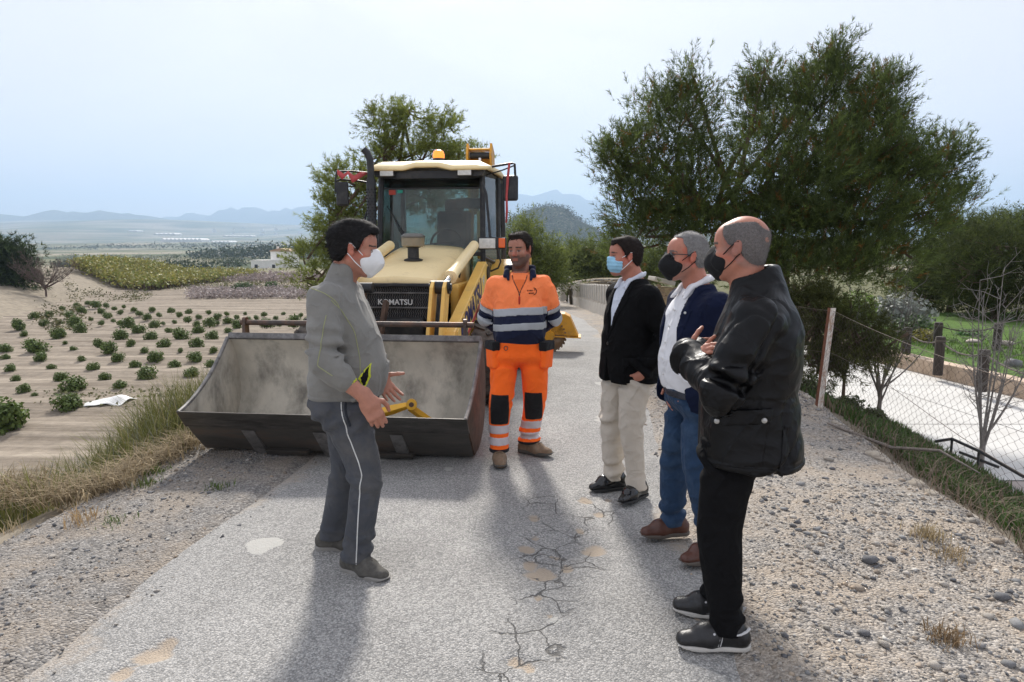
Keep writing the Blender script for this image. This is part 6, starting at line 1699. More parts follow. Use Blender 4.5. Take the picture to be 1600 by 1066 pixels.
mb = MB(); mb.add([(-.70, 5.16, 1.35), (.70, 5.16, 1.35), (.68, 5.09, 2.52), (-.68, 5.09, 2.52)], [(0, 1, 2, 3)]); mb.build('rear_window', M_glass, CB, solid=.006)
mb = MB(); mb.box((0, 4.45, .98), (1.30, 1.5, .06)); mb.build('cab_floor', M_blk, CB)
# roof: dished cream lid with black lining
rs = []
for (y, dz, w, fr) in ((3.52, .0, .70, .02), (3.56, .045, .74, .05), (3.75, .085, .76, .05), (4.4, .11, .80, .05), (5.05, .085, .78, .05), (5.25, .03, .74, .02)):
    rs.append([(-w, y, 2.57), (-w * .98, y, 2.57 + dz * .55), (-w * .80, y, 2.60 + dz * .9 - (.03 if y < 3.7 else 0)), (-w * .42, y, 2.60 + dz * .9 - (.035 if y < 3.7 else 0)), (-w * .2, y, 2.60 + dz), (w * .2, y, 2.60 + dz), (w * .42, y, 2.60 + dz * .9 - (.035 if y < 3.7 else 0)), (w * .80, y, 2.60 + dz * .9 - (.03 if y < 3.7 else 0)), (w * .98, y, 2.57 + dz * .55), (w, y, 2.57)])
mb = MB(); mb.sheet(rs); mb.build('roof', M_cream, CB, smooth=True, solid=.03)
mb = MB(); mb.prism([(-.70, 2.565), (.70, 2.565), (.66, 2.50), (.40, 2.47), (-.40, 2.47), (-.66, 2.50)], 3.60, 3.86, 'y'); mb.box((0, 4.5, 2.555), (1.42, 1.3, .03)); mb.build('roof_lining', M_blk, CB, bevel=.006)
for x0 in (-.50, .46):
    wl = empty('work_light', (x0, 3.575, 2.545), 0, CB)
    mb = MB(); mb.box((0, 0, 0), (.185, .07, .115)); mb.build('housing', M_blk, wl, bevel=.012)
    mb = MB(); mb.box((0, -.038, 0), (.165, .012, .095)); mb.build('lens', mat('lamp_lens', color=(.60, .60, .56), rough=.15, spec=.6, var=.15, vscale=30), wl, bevel=.006)
# beacon
bc = empty('beacon', (.05, 4.0, 2.71), 0, CB)
mb = MB(); mb.lathe([(0, -.02), (.075, -.02), (.075, .045), (0, .045)], seg=20); mb.build('base', M_blk, bc, smooth=True)
em = bpy.data.materials.new('beacon_amber'); em.use_nodes = True; bb = em.node_tree.nodes['Principled BSDF']; bb.inputs['Base Color'].default_value = (.85, .16, .01, 1); bb.inputs['Emission Color'].default_value = (1, .28, .04, 1); bb.inputs['Emission Strength'].default_value = .7; bb.inputs['Roughness'].default_value = .2
mb = MB(); mb.lathe([(.070, .045), (.074, .06), (.074, .10), (.060, .135), (.03, .152), (0, .156)], seg=20); mb.build('dome', em, bc, smooth=True)
# mirrors
mr = empty('mirror', (-1.02, 3.42, 2.28), R(8), CB)
mb = MB(); mb.box((0, 0, 0), (.15, .05, .29)); mb.build('mirror_shell', M_blk, mr, bevel=.022)
mb = MB(); mb.tube([(.36, .28, .14), (.15, .06, .165), (-.02, 0, .17), (-.075, -.0, .15), (-.08, 0, .02)], .014, 8); mb.tube([(.38, .28, .27), (.1, .06, .275), (-.06, 0, .265), (-.08, 0, .15)], .012, 8); mb.build('bracket', M_blk, mr, smooth=True)
M_rib = mat('ribbon_red', color=(.42, .06, .06), rough=.7, var=.2, vscale=15)
def ribbon(pts, w, name, par):
    g = [[np.array(p) - np.array(q), np.array(p) + np.array(q)] for p, q in zip(pts, w)]
    mb = MB(); mb.sheet(g); return mb.build(name, M_rib, par, smooth=True, solid=.002)
ribbon([(-.05, -.02, .26), (.02, -.03, .20), (.08, -.02, .25), (.14, -.03, .17), (.22, -.02, .22), (.30, .1, .26)], [(0, .01, .03), (.01, .01, .035), (0, .01, .02), (.01, .01, .045), (0, .01, .04), (0, .01, .01)], 'ribbon', mr)
mr = empty('mirror', (.99, 3.78, 2.36), R(-10), CB)
mb = MB(); mb.box((0, 0, 0), (.20, .055, .31)); mb.build('mirror_shell', M_blk, mr, bevel=.035)
mb = MB(); mb.tube([(-.42, .0, .06), (-.38, -.02, .20), (-.22, -.02, .265), (.02, 0, .30), (.055, 0, .29), (.06, .02, .1)], .015, 8); mb.tube([(-.34, 0, .16), (-.1, 0, .22), (.05, 0, .27)], .009, 6); mb.build('bracket', M_blk, mr, smooth=True)
ribbon([(-.0, -.045, .30), (-.02, -.05, .1), (-.035, -.045, -.1), (-.03, -.05, -.28), (-.04, -.045, -.42)], [(.014, 0, 0), (.016, .004, 0), (.012, .006, 0), (.016, 0, 0), (.010, .004, 0)], 'ribbon', mr)
# indicator and headlamp cluster by the right pillar
hl = empty('headlamp', (.80, 3.52, 1.685), R(-4), CB)
mb = MB(); mb.box((0, 0, .0), (.34, .09, .145)); mb.build('housing', M_blk, hl, bevel=.012)
mb = MB(); mb.box((-.055, -.046, 0), (.20, .014, .12)); mb.build('lens', mat('lamp_lens', color=(.6, .6, .56)), hl, bevel=.006)
mb = MB(); mb.box((.125, -.046, .005), (.078, .03, .115)); mb.build('indicator', mat('indicator_orange', color=(.75, .12, .01), rough=.25, spec=.6), hl, bevel=.008)
mb = MB(); mb.tube([(-.16, .02, 0), (-.20, .1, -.05)], .02, 6); mb.tube([(.05, .05, -.07), (.09, .06, -.22), (.05, .1, -.30), (-.05, .12, -.34)], .012, 6); mb.build('cable', M_blk, hl, smooth=True)
mb = MB(); mb.tube([(.66, 3.62, 2.42), (.72, 3.56, 2.28), (.75, 3.56, 1.95), (.77, 3.56, 1.70)], .016, 8); mb.build('grab_rail', M_blk, CB, smooth=True)
mb = MB(); mb.tube([(-.70, 3.60, 2.25), (-.78, 3.52, 2.0), (-.78, 3.52, 1.6), (-.70, 3.6, 1.3)], .016, 8); mb.build('grab_rail', M_blk, CB, smooth=True)
# wiper, stickers
mb = MB(); mb.tube([(-.48, 3.705, 2.05), (-.40, 3.69, 1.85), (-.22, 3.675, 1.63)], .008, 6); mb.tube([(-.56, 3.73, 2.15), (-.30, 3.69, 1.74)], .006, 5); mb.build('wiper', M_blk, CB)
mb = MB(); mb.box((-.50, 3.772, 2.32), (.085, .004, .06)); mb.build('sticker', mat('sticker_red', color=(.40, .05, .03), rough=.6), CB)
mb = MB(); mb.box((-.40, 3.773, 2.33), (.065, .004, .035)); mb.build('sticker', mat('sticker_green', color=(.02, .30, .22), rough=.6), CB)
mb = MB(); mb.box((.46, 3.80, 2.18), (.30, .012, .13)); mb.build('display', M_blk, CB, bevel=.006)
mb = MB(); mb.cyl((.52, 3.67, 1.60), (.52, 3.67, 1.66), .012, 8); mb.build('washer_nozzle', M_blk, CB)
# inside: steering wheel, column, seat, console, driver's guard
mb = MB(); mb.tube([(.14 + .20 * math.cos(t), 3.98 + .08 * math.sin(t), 1.70 + .17 * math.sin(t)) for t in np.linspace(0, 2 * math.pi, 25)], .016, 8, False); mb.tube([(.14, 3.98, 1.70), (-.05, 3.98, 1.68)], .012, 6); mb.tube([(.14, 3.98, 1.70), (.32, 4.0, 1.74)], .012, 6); mb.build('steering_wheel', M_blk, CB, smooth=True)
mb = MB(); mb.prism([(3.74, 1.2), (3.74, 1.60), (3.86, 1.66), (4.02, 1.58), (4.1, 1.0)], -.20, .46, 'x'); mb.build('dashboard', M_blk, CB, bevel=.02)
M_seat = mat('seat_fabric', color=(.03, .032, .035), rough=.9)
mb = MB(); mb.box((.06, 4.66, 1.44), (.50, .50, .16)); mb.box((.06, 4.92, 1.82), (.48, .14, .66), rotm('X', R(-8))); mb.box((.06, 4.98, 2.22), (.28, .10, .20), rotm('X', R(-8))); mb.build('seat', M_seat, CB, bevel=.05)
mb = MB(); mb.cyl((-.30, 4.0, 1.2), (-.30, 3.95, 1.75), .012, 8); mb.lathe([(0, 0), (.025, 0), (.028, .06), (0, .07)], (-.30, 3.95, 1.74), (0, 0, 1), 10); mb.build('control_lever', M_blk, CB, smooth=True)
mb = MB(); mb.lathe([(0, 0), (.035, 0), (.035, .14), (0, .14)], (-.42, 3.86, 1.58), (0, 0, 1), 14); mb.build('bottle', mat('bottle_clear', color=(.35, .38, .38), rough=.2, spec=.6), CB, smooth=True)

# ---- wheels
def wheel(x, y, r, w, name='wheel', lugs=18):
    W = empty(name, (x, y, r), 0, LD)
    sd = 1 if x > 0 else -1
    mb = MB(); mb.lathe([(r * .52, -w * .46), (r * .80, -w * .50), (r * .93, -w * .44), (r * .955, -w * .2), (r * .955, w * .2), (r * .93, w * .44), (r * .80, w * .50), (r * .52, w * .46)], (0, 0, 0), (1, 0, 0), 36); ty = mb.build('tyre', M_rub, W, smooth=True)
    mb = MB()
    for k in range(lugs):
        for s in (-1, 1):
            t = 2 * math.pi * (k + .25 * s) / lugs
            c = np.array([s * w * .24, r * .965 * math.cos(t), r * .965 * math.sin(t)])
            mb.box(c, (w * .50, r * .10, r * .075), rotm('X', t - math.pi / 2) @ rotm('Z', s * .55))
    tag(mb.build('tread_lugs', M_rub, ty), kind='stuff')
    mb = MB(); mb.lathe([(0, .10 * w), (r * .20, .12 * w), (r * .22, .30 * w), (r * .46, .20 * w), (r * .54, .42 * w), (r * .54, -.4 * w), (0, -.4 * w)], (0, 0, 0), (sd, 0, 0), 28); mb.build('rim', M_cream, W, smooth=True)
for s in (-1, 1):
    wheel(s * .93, 2.30, .44, .32); wheel(s * .93, 4.52, .70, .44, lugs=20)
    mb = MB(); fend = [(4.52 + .80 * math.cos(t), .70 + .78 * math.sin(t)) for t in np.linspace(R(15), R(165), 14)]; shell(fend, s * .70, s * 1.16, .02, mb); mb.build('fender', M_yel, LD, smooth=True)
# ---- rear: stabilisers, swing frame, folded boom above the roof
for s in (-1, 1):
    st = empty('stabiliser', (s * 1.02, 5.75, 0), 0, LD)
    mb = MB(); mb.box((0, 0, .95), (.16, .16, 1.1)); mb.build('outer_leg', M_yel, st, bevel=.012)
    mb = MB(); mb.box((0, 0, .42), (.11, .11, .62)); mb.build('inner_leg', M_cream, st, bevel=.008)
    mb = MB(); mb.box((0, 0, .055), (.26, .30, .06)); mb.box((0, 0, .11), (.14, .14, .08)); mb.build('foot', M_rust, st, bevel=.012)
mb = MB(); mb.box((0, 5.75, 1.05), (2.2, .22, .34)); mb.box((0, 5.5, .95), (1.0, .4, .6)); mb.build('rear_frame', M_yel, LD, bevel=.02)
BM = empty('backhoe_boom', (.28, 6.0, 0), 0, LD)
mb = MB(); mb.prism([(-.10, .9), (.18, .9), (.42, 2.2), (.18, 3.12), (-.08, 3.22), (-.16, 3.05), (.05, 2.2)], -.20, -.165, 'x'); mb.prism([(-.10, .9), (.18, .9), (.42, 2.2), (.18, 3.12), (-.08, 3.22), (-.16, 3.05), (.05, 2.2)], .165, .20, 'x'); mb.box((0, .24, 2.6), (.33, .03, .9), rotm('X', R(14))); mb.box((0, .03, 3.13), (.33, .22, .03)); mb.build('boom', M_deep, BM, bevel=.008)
mb = MB(); mb.cyl((0, .05, 2.2), (0, -.02, 3.02), .035, 12); mb.build('boom_rod', M_chrome, BM, smooth=True)
mb = MB(); mb.cyl((-.15, -.02, 3.04), (.15, -.02, 3.04), .05, 12); mb.build('boom_pin', M_blk, BM, smooth=True)
mb = MB(); mb.cyl((0, .1, 1.2), (0, .05, 2.2), .065, 14); mb.build('boom_cylinder', M_yel, BM, smooth=True)
mb = MB(); mb.prism([(.30, 2.9), (.55, 2.95), (1.0, 1.2), (.95, .75), (.78, .75), (.75, 1.2)], -.13, .13, 'x'); mb.build('dipper', M_yel, BM, bevel=.015)

# ---- yellow steel link lying in the bucket
yl = empty('steel_link', (0, 0, 0)); tag(yl, 'yellow steel link with pivot eye lying inside the loader bucket', 'steel link')
M_yl = mat('link_yellow', color=(.72, .38, .02), rough=.4, spec=.5, var=.08, dirt=(.30, .20, .10), dscale=15, damt=.4)
e = place_at(643, 632, 5.30)
d1 = place_at(560, 655, 5.30) - e
mb = MB(); a_, b_, c_ = frame_from(d1)
mb.tube([e + d1 * .08, e + d1 * .35, e + d1], [.030, .042, .042], 4); mb.build('bar', M_yl, yl, bevel=.006)
mb = MB(); mb.lathe([(.016, -.030), (.043, -.030), (.043, .030), (.016, .030)], e, (.1, -1, .15), 22); mb.build('eye', M_yl, yl, smooth=True)
mb = MB(); mb.lathe([(0, -.034), (.020, -.034), (.020, .034), (0, .034)], e, (.1, -1, .15), 14); mb.build('pin', M_rust, yl, smooth=True)
q = place_at(690, 672, 5.38); mb = MB(); mb.tube([e + (q - e) * .05 + np.array([-.03, .03, -.02]), q], [.034, .036], 4); mb.build('bar', M_yl, yl, bevel=.006)
mb = MB(); p0 = place_at(612, 672, 5.36); mb.box(p0, (.20, .18, .10), rotm('Z', .3)); mb.build('base_block', M_blk, yl, bevel=.02)

# ---- wheel saw attachment behind the worker
WS = empty('wheel_saw', (.72, 11.0, float(zroad(11.0))), R(-6)); tag(WS, 'yellow shrouded wheel saw with rusty toothed disc standing on the road', 'wheel saw')
mb = MB(); mb.prism([(-.62, .30), (.36, .26), (.30, .40), (.22, .58), (.14, .62), (-.55, .66)], -.22, .14, 'y'); mb.build('shroud', M_deep, WS, bevel=.012)
mb = MB(); mb.box((-.13, -.04, .262), (1.06, .42, .02), rotm('Y', R(2))); mb.build('flange', M_deep, WS, bevel=.004)
M_saw = mat('saw_rust', color=(.17, .10, .05), rough=.85, var=.4, vscale=9, dirt=(.35, .30, .24), dscale=8, damt=.6, bump=.006, bscale=60)
mb = MB(); mb.lathe([(.05, -.06), (.235, -.06), (.25, -.04), (.25, .04), (.235, .06), (.05, .06)], (-.10, -.16, .262), (0, 1, 0), 30); sw_ = mb.build('disc', M_saw, WS)
for k in range(26):
    t = 2 * math.pi * k / 26; mb = MB(); mb.box((-.10 + .258 * math.cos(t), -.16, .262 + .258 * math.sin(t) * .96), (.03, .15, .022), rotm('Y', -t + .4)); mb.build('tooth', M_saw, sw_)
mb = MB(); mb.lathe([(0, -.05), (.075, -.05), (.085, .02), (0, .04)], (-.10, -.25, .27), (0, 1, 0), 18); mb.build('hub', M_deep, WS, smooth=True)
mb = MB(); mb.box((-.45, .3, .42), (.5, .7, .3)); mb.build('mounting_frame', M_deep, WS, bevel=.02)
mb = MB(); mb.box((-.62, .1, .13), (.20, .5, .26)); mb.build('skid', M_rust, WS, bevel=.02)
# ================================================================== plants
M_needle = mat('pine_needles', attr='Col', rough=.75, spec=.12, backl=.38)
M_leaf = mat('leaves', attr='Col', rough=.6, spec=.25, backl=.20)
M_bark = mat('pine_bark', color=(.12, .085, .065), rough=.95, spec=.1, var=.35, vscale=9, bump=.02, bscale=22)
M_twig = mat('twig_grey', color=(.16, .145, .13), rough=.9, spec=.1, var=.25, vscale=12)

def norm(a): return a / (np.linalg.norm(a, axis=-1, keepdims=True) + 1e-9)

def needles(pos, dirs, cols, r, n=16, shoot=.16, ln=.085, w=.0055, spread=.75):
    """tufts of needle triangles round a shoot"""
    m = len(pos)
    u = r.random((m, n, 1)); jit = r.normal(size=(m, n, 3)); dd = dirs[:, None, :]
    perp = norm(jit - dd * (jit * dd).sum(-1, keepdims=True))
    nd = norm(dd * (1 - spread * .55) + perp * spread)
    b = pos[:, None, :] + dd * (u * shoot)
    L_ = ln * r.uniform(.7, 1.2, (m, n, 1)); tip = b + nd * L_
    sd = norm(np.cross(nd, r.normal(size=(m, n, 3)))) * w
    V = np.stack([b - sd, b + sd, tip], 2).reshape(-1, 3)
    F = np.arange(len(V)).reshape(-1, 3)
    C = np.repeat(cols[:, None, :] * r.uniform(.8, 1.2, (m, n, 1)), 3, 1).reshape(-1, 3)
    return V, F, C

def leaves(pos, nrm, cols, r, ln=.05, w=.022, fold=.3):
    """folded kite leaves: two triangles each"""
    m = len(pos); t = norm(np.cross(nrm, r.normal(size=(m, 3)))); s = np.cross(nrm, t)
    k = r.uniform(.7, 1.3, (m, 1)); a = pos; tip = pos + t * ln * k + nrm * ln * .1
    mid = pos + t * ln * .5 * k
    V = np.stack([a, mid + s * w * k + nrm * w * fold, tip, mid - s * w * k + nrm * w * fold], 1).reshape(-1, 3)
    i = 4 * np.arange(m)[:, None]
    F = np.concatenate([i + [0, 1, 2], i + [0, 2, 3]])
    C = np.repeat(cols, 4, 0)
    return V, F, C

def lobe_px(px, py, y, rx, rz, ry=None):
    k = math.hypot(y, 0) / 1067.0
    return (place_at(px, py, y), np.array([rx * k, (ry or (rx + rz) / 2) * k, rz * k]))

def crown_points(lobes, n, r, clump=.22, per=26, bias=.42, up=.45):
    vol = np.array([l[1].prod() ** (2 / 3) for l in lobes]); pick = r.choice(len(lobes), max(4, n // per), p=vol / vol.sum())
    cen = np.array([lobes[i][0] for i in pick]); rad = np.array([lobes[i][1] for i in pick])
    d = norm(r.normal(size=(len(pick), 3))); rr = r.random((len(pick), 1)) ** bias
    cc = cen + d * rad * rr
    out = norm((cc - cen) / rad + np.array([0, 0, up]))
    k = r.integers(0, len(pick), n)
    p = cc[k] + r.normal(size=(n, 3)) * clump * np.array([1, 1, .75]) + out[k] * (r.random((n, 1)) - .3) * clump * 1.2
    dirs = norm(out[k] + r.normal(size=(n, 3)) * .35 + (p - cc[k]) / clump * .25)
    return p, dirs, cc, out, k

def limb(mb, a, b, r0, r1, r, n=6, sag=.12, seg=6):
    a, b = np.array(a, float), np.array(b, float); L_ = np.linalg.norm(b - a); t = np.linspace(0, 1, n)[:, None]
    off = np.clip(r.normal(size=3), -1, 1) * min(L_, 1.5) * .08; off[2] -= sag * L_ * .3
    p = a + (b - a) * t + np.sin(t * math.pi) * off
    mb.tube(p, np.linspace(r0, r1, n), seg); return p

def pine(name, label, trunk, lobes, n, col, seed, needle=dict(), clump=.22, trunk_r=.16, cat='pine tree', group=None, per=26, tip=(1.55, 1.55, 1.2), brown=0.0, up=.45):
    r = np.random.default_rng(seed)
    T = empty(name, tuple(trunk[0])); T0 = np.array(trunk[0], float)
    tag(T, label, cat, group)
    p, d, cc, out, k = crown_points(lobes, n, r, clump, per, up=up)
    cl = r.uniform(.75, 1.25, len(cc)); hz_ = sstep(0, 1, (p[:, 2] - p[:, 2].min()) / np.ptp(p[:, 2]))
    C = np.array(col) * cl[k][:, None] * r.uniform(.85, 1.15, (n, 1))
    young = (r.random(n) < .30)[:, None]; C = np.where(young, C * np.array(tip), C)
    if brown: C = np.where((r.random(n) < brown)[:, None], np.array([.16, .085, .025]), C)
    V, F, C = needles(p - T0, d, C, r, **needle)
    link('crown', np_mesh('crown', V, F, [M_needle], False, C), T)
    mb = MB(); tp = np.array(trunk, float) - T0
    mb.tube(tp, np.linspace(trunk_r, trunk_r * .35, len(tp)), 9)
    mb2 = MB()
    for (c, rd) in lobes:
        i = r.integers(len(tp) // 2, len(tp)); pp = limb(mb2, tp[i], np.array(c) - T0, trunk_r * .38, .025, r)
    # branchlets into the clumps
    for c in cc[r.permutation(len(cc))[:min(len(cc), 140)]]:
        j = np.argmin([np.linalg.norm(c - l[0]) for l in lobes]); a = np.array(lobes[j][0]) - T0 + r.normal(size=3) * .15
        limb(mb2, a, c - T0, .020, .006, r, 4, seg=4)
    mb.build('trunk', M_bark, T, smooth=True); tag(mb2.build('limbs', M_bark, T, smooth=True), kind='stuff')
    return T

# ---- the big pine on the right
ptr = [place_at(1235, 470, 11.4)] + [place_at(*q) for q in ((1222, 425, 11.4), (1200, 395, 11.4), (1165, 370, 11.3), (1140, 350, 11.3), (1120, 330, 11.3))]
ptr[0][2] = -.55
big = [lobe_px(*a) for a in ((1015, 235, 11.3, 62, 78), (962, 250, 11.2, 26, 40), (1070, 180, 11.6, 48, 55), (990, 310, 11.1, 48, 50), (1080, 290, 11.2, 70, 75), (1010, 370, 11.0, 50, 32), (1095, 360, 11.0, 60, 45), (1190, 190, 11.9, 48, 65),
       (1285, 160, 11.6, 55, 60), (1355, 180, 11.9, 42, 65), (1235, 270, 10.9, 85, 80), (1330, 260, 11.2, 85, 85), (1400, 270, 11.3, 40, 70), (1320, 350, 10.9, 95, 60), (1225, 355, 10.8, 80, 60), (1465, 260, 11.6, 36, 42), (1492, 322, 11.6, 26, 30), (1435, 335, 11.3, 55, 45),
       (1290, 410, 10.6, 95, 32), (1390, 400, 10.7, 55, 32), (1295, 105, 11.7, 20, 34), (1085, 125, 11.6, 20, 24), (1195, 115, 11.9, 14, 22), (1395, 135, 11.9, 14, 26), (1180, 410, 10.9, 45, 28), (1350, 420, 10.5, 60, 26), (1240, 425, 10.5, 55, 25))]
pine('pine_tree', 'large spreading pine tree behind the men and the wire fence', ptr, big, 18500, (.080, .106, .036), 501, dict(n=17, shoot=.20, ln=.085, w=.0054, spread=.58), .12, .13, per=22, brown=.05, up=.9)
low = [lobe_px(*a) for a in ((1280, 500, 9.6, 45, 34), (1330, 520, 9.4, 42, 40), (1365, 540, 9.4, 22, 26), (1255, 470, 9.8, 30, 26), (1290, 560, 9.5, 38, 24))]
pine('pine_sapling', 'low dark pine growth hanging by the leaning fence post', [low[1][0] * [1, 1, 0] + [0, .1, -.75], low[1][0] * [1, 1, 0] + [0, .1, -.2], low[1][0] + [0, 0, -.05]], low, 2200, (.066, .074, .027), 502, dict(n=16, shoot=.16, ln=.075, w=.0045), .12, .03, per=18, up=.2)
# ---- pine behind the loader
ptr = [np.array([-2.6, 15.2, -1.2]), np.array([-2.55, 15.2, 0.2]), place_at(620, 400, 15.2), place_at(628, 330, 15.2), place_at(625, 250, 15.2), place_at(632, 190, 15.2)]
lft = [lobe_px(*a) for a in ((640, 175, 15.2, 48, 26), (598, 195, 15.2, 32, 22), (683, 205, 15.3, 34, 24), (600, 245, 15.0, 40, 26), (655, 240, 15.4, 60, 28), (705, 245, 15.2, 30, 20), (545, 285, 15.0, 40, 28), (590, 300, 15.2, 50, 30), (525, 335, 14.9, 36, 30), (515, 385, 14.9, 38, 28), (560, 370, 15.2, 50, 40), (480, 405, 14.7, 26, 18), (495, 440, 14.8, 32, 28), (545, 430, 15, 45, 30), (735, 250, 15.6, 18, 12), (680, 300, 15.6, 60, 40))]
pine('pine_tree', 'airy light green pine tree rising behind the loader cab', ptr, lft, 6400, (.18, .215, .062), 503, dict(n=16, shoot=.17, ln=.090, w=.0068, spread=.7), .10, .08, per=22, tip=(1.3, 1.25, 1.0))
# ---- pines by the road behind
def grp(name, label, y, blobs, n, col, seed, zb, **kw):
    lb = [lobe_px(a, b, y, c, d) for a, b, c, d in blobs]; c0 = lb[0][0]
    return pine(name, label, [np.array([c0[0], y, zb]), np.array([c0[0] + .1, y, zb + (c0[2] - zb) * .5]), c0 + [0, 0, .3]], lb, n, col, seed, dict(n=9, shoot=.35, ln=.22 * y / 30, w=.016 * y / 30), .30 * y / 30, .14, **kw)
grp('pine_tree', 'bright pine tree right of the cab behind the worker', 27, [(815, 375, 26, 34), (840, 395, 30, 30), (800, 410, 34, 40), (855, 425, 22, 26), (830, 445, 40, 26)], 2600, (.125, .150, .048), 511, -1.3)
grp('pine_tree', 'rounded dark green pine behind the concrete fence gate', 42, [(900, 408, 30, 20), (875, 418, 20, 18), (925, 415, 22, 18), (900, 430, 42, 16)], 1800, (.105, .128, .042), 512, -1.6)
grp('pine_tree', 'rounded pine between the blue masked man and the gate', 45, [(950, 400, 26, 18), (975, 410, 26, 20), (945, 425, 36, 18), (1000, 425, 30, 18)], 1800, (.098, .122, .040), 513, -1.6)
grp('pine_tree', 'pine crown showing between the two men in blazers', 40, [(1015, 412, 24, 16), (1045, 420, 30, 18), (1005, 430, 30, 16), (1080, 425, 36, 20)], 1600, (.110, .135, .045), 514, -1.6)
grp('pine_tree', 'dark broad pine at the right edge behind the lawn', 22, [(1560, 400, 55, 45), (1600, 430, 60, 70), (1520, 430, 50, 50), (1640, 400, 60, 60), (1560, 470, 70, 40)], 4200, (.048, .060, .020), 515, -1.1)
grp('pine_tree', 'dark pine beyond the lawn left of the edge pine', 25, [(1490, 400, 45, 40), (1470, 440, 40, 40), (1510, 370, 35, 26), (1450, 470, 45, 30)], 3200, (.056, .070, .024), 516, -1.1)
grp('pine_tree', 'distant pine crown above the dark edge trees', 34, [(1580, 365, 45, 20), (1620, 360, 40, 25), (1540, 375, 34, 18)], 1500, (.075, .095, .032), 517, -1.3)
grp('pine_tree', 'dark pine standing on the earth bank at left edge', 64, [(12, 412, 26, 22), (-10, 430, 34, 30), (28, 440, 20, 22), (8, 396, 20, 14), (-20, 405, 30, 20)], 3400, (.038, .056, .026), 518, -.3)

# ---- leafy shrubs
def leaf_bush(n, rad, col, seed, ln, w, bias=.35, squash=.85, fold=.3, lumps=9):
    r = np.random.default_rng(seed)
    c = norm(r.normal(size=(lumps, 3))) * rad * .48; c[:, 2] = np.abs(c[:, 2]) * .9
    k = r.integers(0, lumps, n); d = norm(r.normal(size=(n, 3))); p = c[k] + d * rad * .52 * r.random((n, 1)) ** bias; p[:, 2] = np.maximum(p[:, 2] * squash + rad * .25, .02)
    nn = norm(d + r.normal(size=(n, 3)) * .5 + [0, 0, .4])
    C = np.array(col) * r.uniform(.7, 1.3, (n, 1)) * np.where(r.random((n, 1)) < .2, 1.35, 1)
    return leaves(p, nn, C, r, ln, w, fold)
def shrub(name, label, loc, rad, n, col, seed, ln, w, cat='shrub', group=None, stem=True):
    T = empty(name, loc); tag(T, label, cat, group)
    V, F, C = leaf_bush(n, rad, col, seed, ln, w); link('foliage', np_mesh('foliage', V, F, [M_leaf], False, C), T)
    r = np.random.default_rng(seed); mb = MB()
    for k in range(7): limb(mb, (0, 0, -.05), norm(r.normal(size=3) * [1, 1, .3] + [0, 0, .9]) * rad * 1.0, rad * .035, rad * .01, r, 4, seg=4)
    mb.build('stems', M_twig, T); return T

def gz(x, y): return float(height(np.array([x]), np.array([y]))[0])
def ground_hit(px, py, z0=0.0):
    z = z0
    for _ in range(6):
        p = unproj(px, py, z); z = gz(p[0], p[1])
    return np.array([p[0], p[1], z])

# ---- citrus bushes: four kinds, one hundred individuals
CB_ME = []
for i in range(4):
    V, F, C = leaf_bush(900, .50, (.095, .135, .036), 600 + i, .095, .036, .30, 1.1)
    CB_ME.append(np_mesh('foliage', V, F, [M_leaf], False, C))
    mbx = MB(); mbx.tube([(0, 0, -.12), (.01, 0, .2), (0, .02, .42)], [.03, .025, .015], 6)
    if i == 0: stem_o = mbx.build('stem', M_bark); STEM_ME = stem_o.data; bpy.data.objects.remove(stem_o)
spots = [(65, 520, 45), (95, 545, 25), (130, 475, 28), (185, 470, 25), (168, 505, 30), (235, 445, 18), (215, 550, 45), (225, 498, 18), (245, 575, 16), (262, 475, 30), (280, 505, 40), (290, 435, 22), (308, 455, 28), (303, 530, 42), (345, 485, 16), (362, 435, 30), (335, 425, 18), (383, 458, 24), (383, 500, 18), (370, 585, 35), (402, 435, 20), (405, 475, 25), (428, 490, 14), (412, 610, 50), (455, 460, 18), (452, 500, 18), (483, 510, 42), (433, 445, 16), (455, 555, 45), (450, 640, 42), (468, 438, 14), (507, 450, 18), (495, 580, 28), (527, 465, 20), (528, 535, 42), (512, 665, 36), (557, 480, 26), (572, 555, 36), (548, 605, 26), (575, 450, 20), (587, 510, 32), (560, 705, 62), (602, 470, 18), (593, 640, 50), (618, 500, 14), (622, 585, 38), (638, 530, 22), (648, 455, 22), (660, 495, 16), (685, 555, 48), (683, 605, 20), (660, 665, 36), (677, 470, 22), (712, 490, 26), (715, 458, 20), (735, 640, 46), (725, 695, 42), (743, 585, 40), (750, 535, 36), (745, 505, 24), (752, 478, 20), (788, 460, 18), (793, 505, 36), (803, 555, 36), (822, 500, 16), (825, 480, 28), (808, 605, 26), (858, 465, 16), (863, 495, 26), (860, 535, 26), (895, 478, 18), (900, 515, 38), (935, 550, 26), (938, 490, 24), (928, 462, 12), (1000, 468, 18), (1010, 510, 40), (970, 480, 18), (1045, 480, 16), (1058, 505, 18), (1040, 555, 24), (1073, 462, 12), (1112, 510, 50), (1138, 470, 16), (1160, 495, 26), (990, 565, 22), (305, 640, 26), (195, 670, 26), (110, 590, 40), (140, 605, 55), (160, 640, 42), (20, 605, 40), (45, 680, 36), (20, 635, 28), (60, 710, 26), (355, 675, 40), (278, 600, 22), (235, 715, 46), (90, 755, 38), (397, 710, 36), (280, 750, 66), (455, 745, 42), (795, 665, 36), (250, 825, 80), (15, 905, 140), (130, 770, 18)]
r = np.random.default_rng(66)
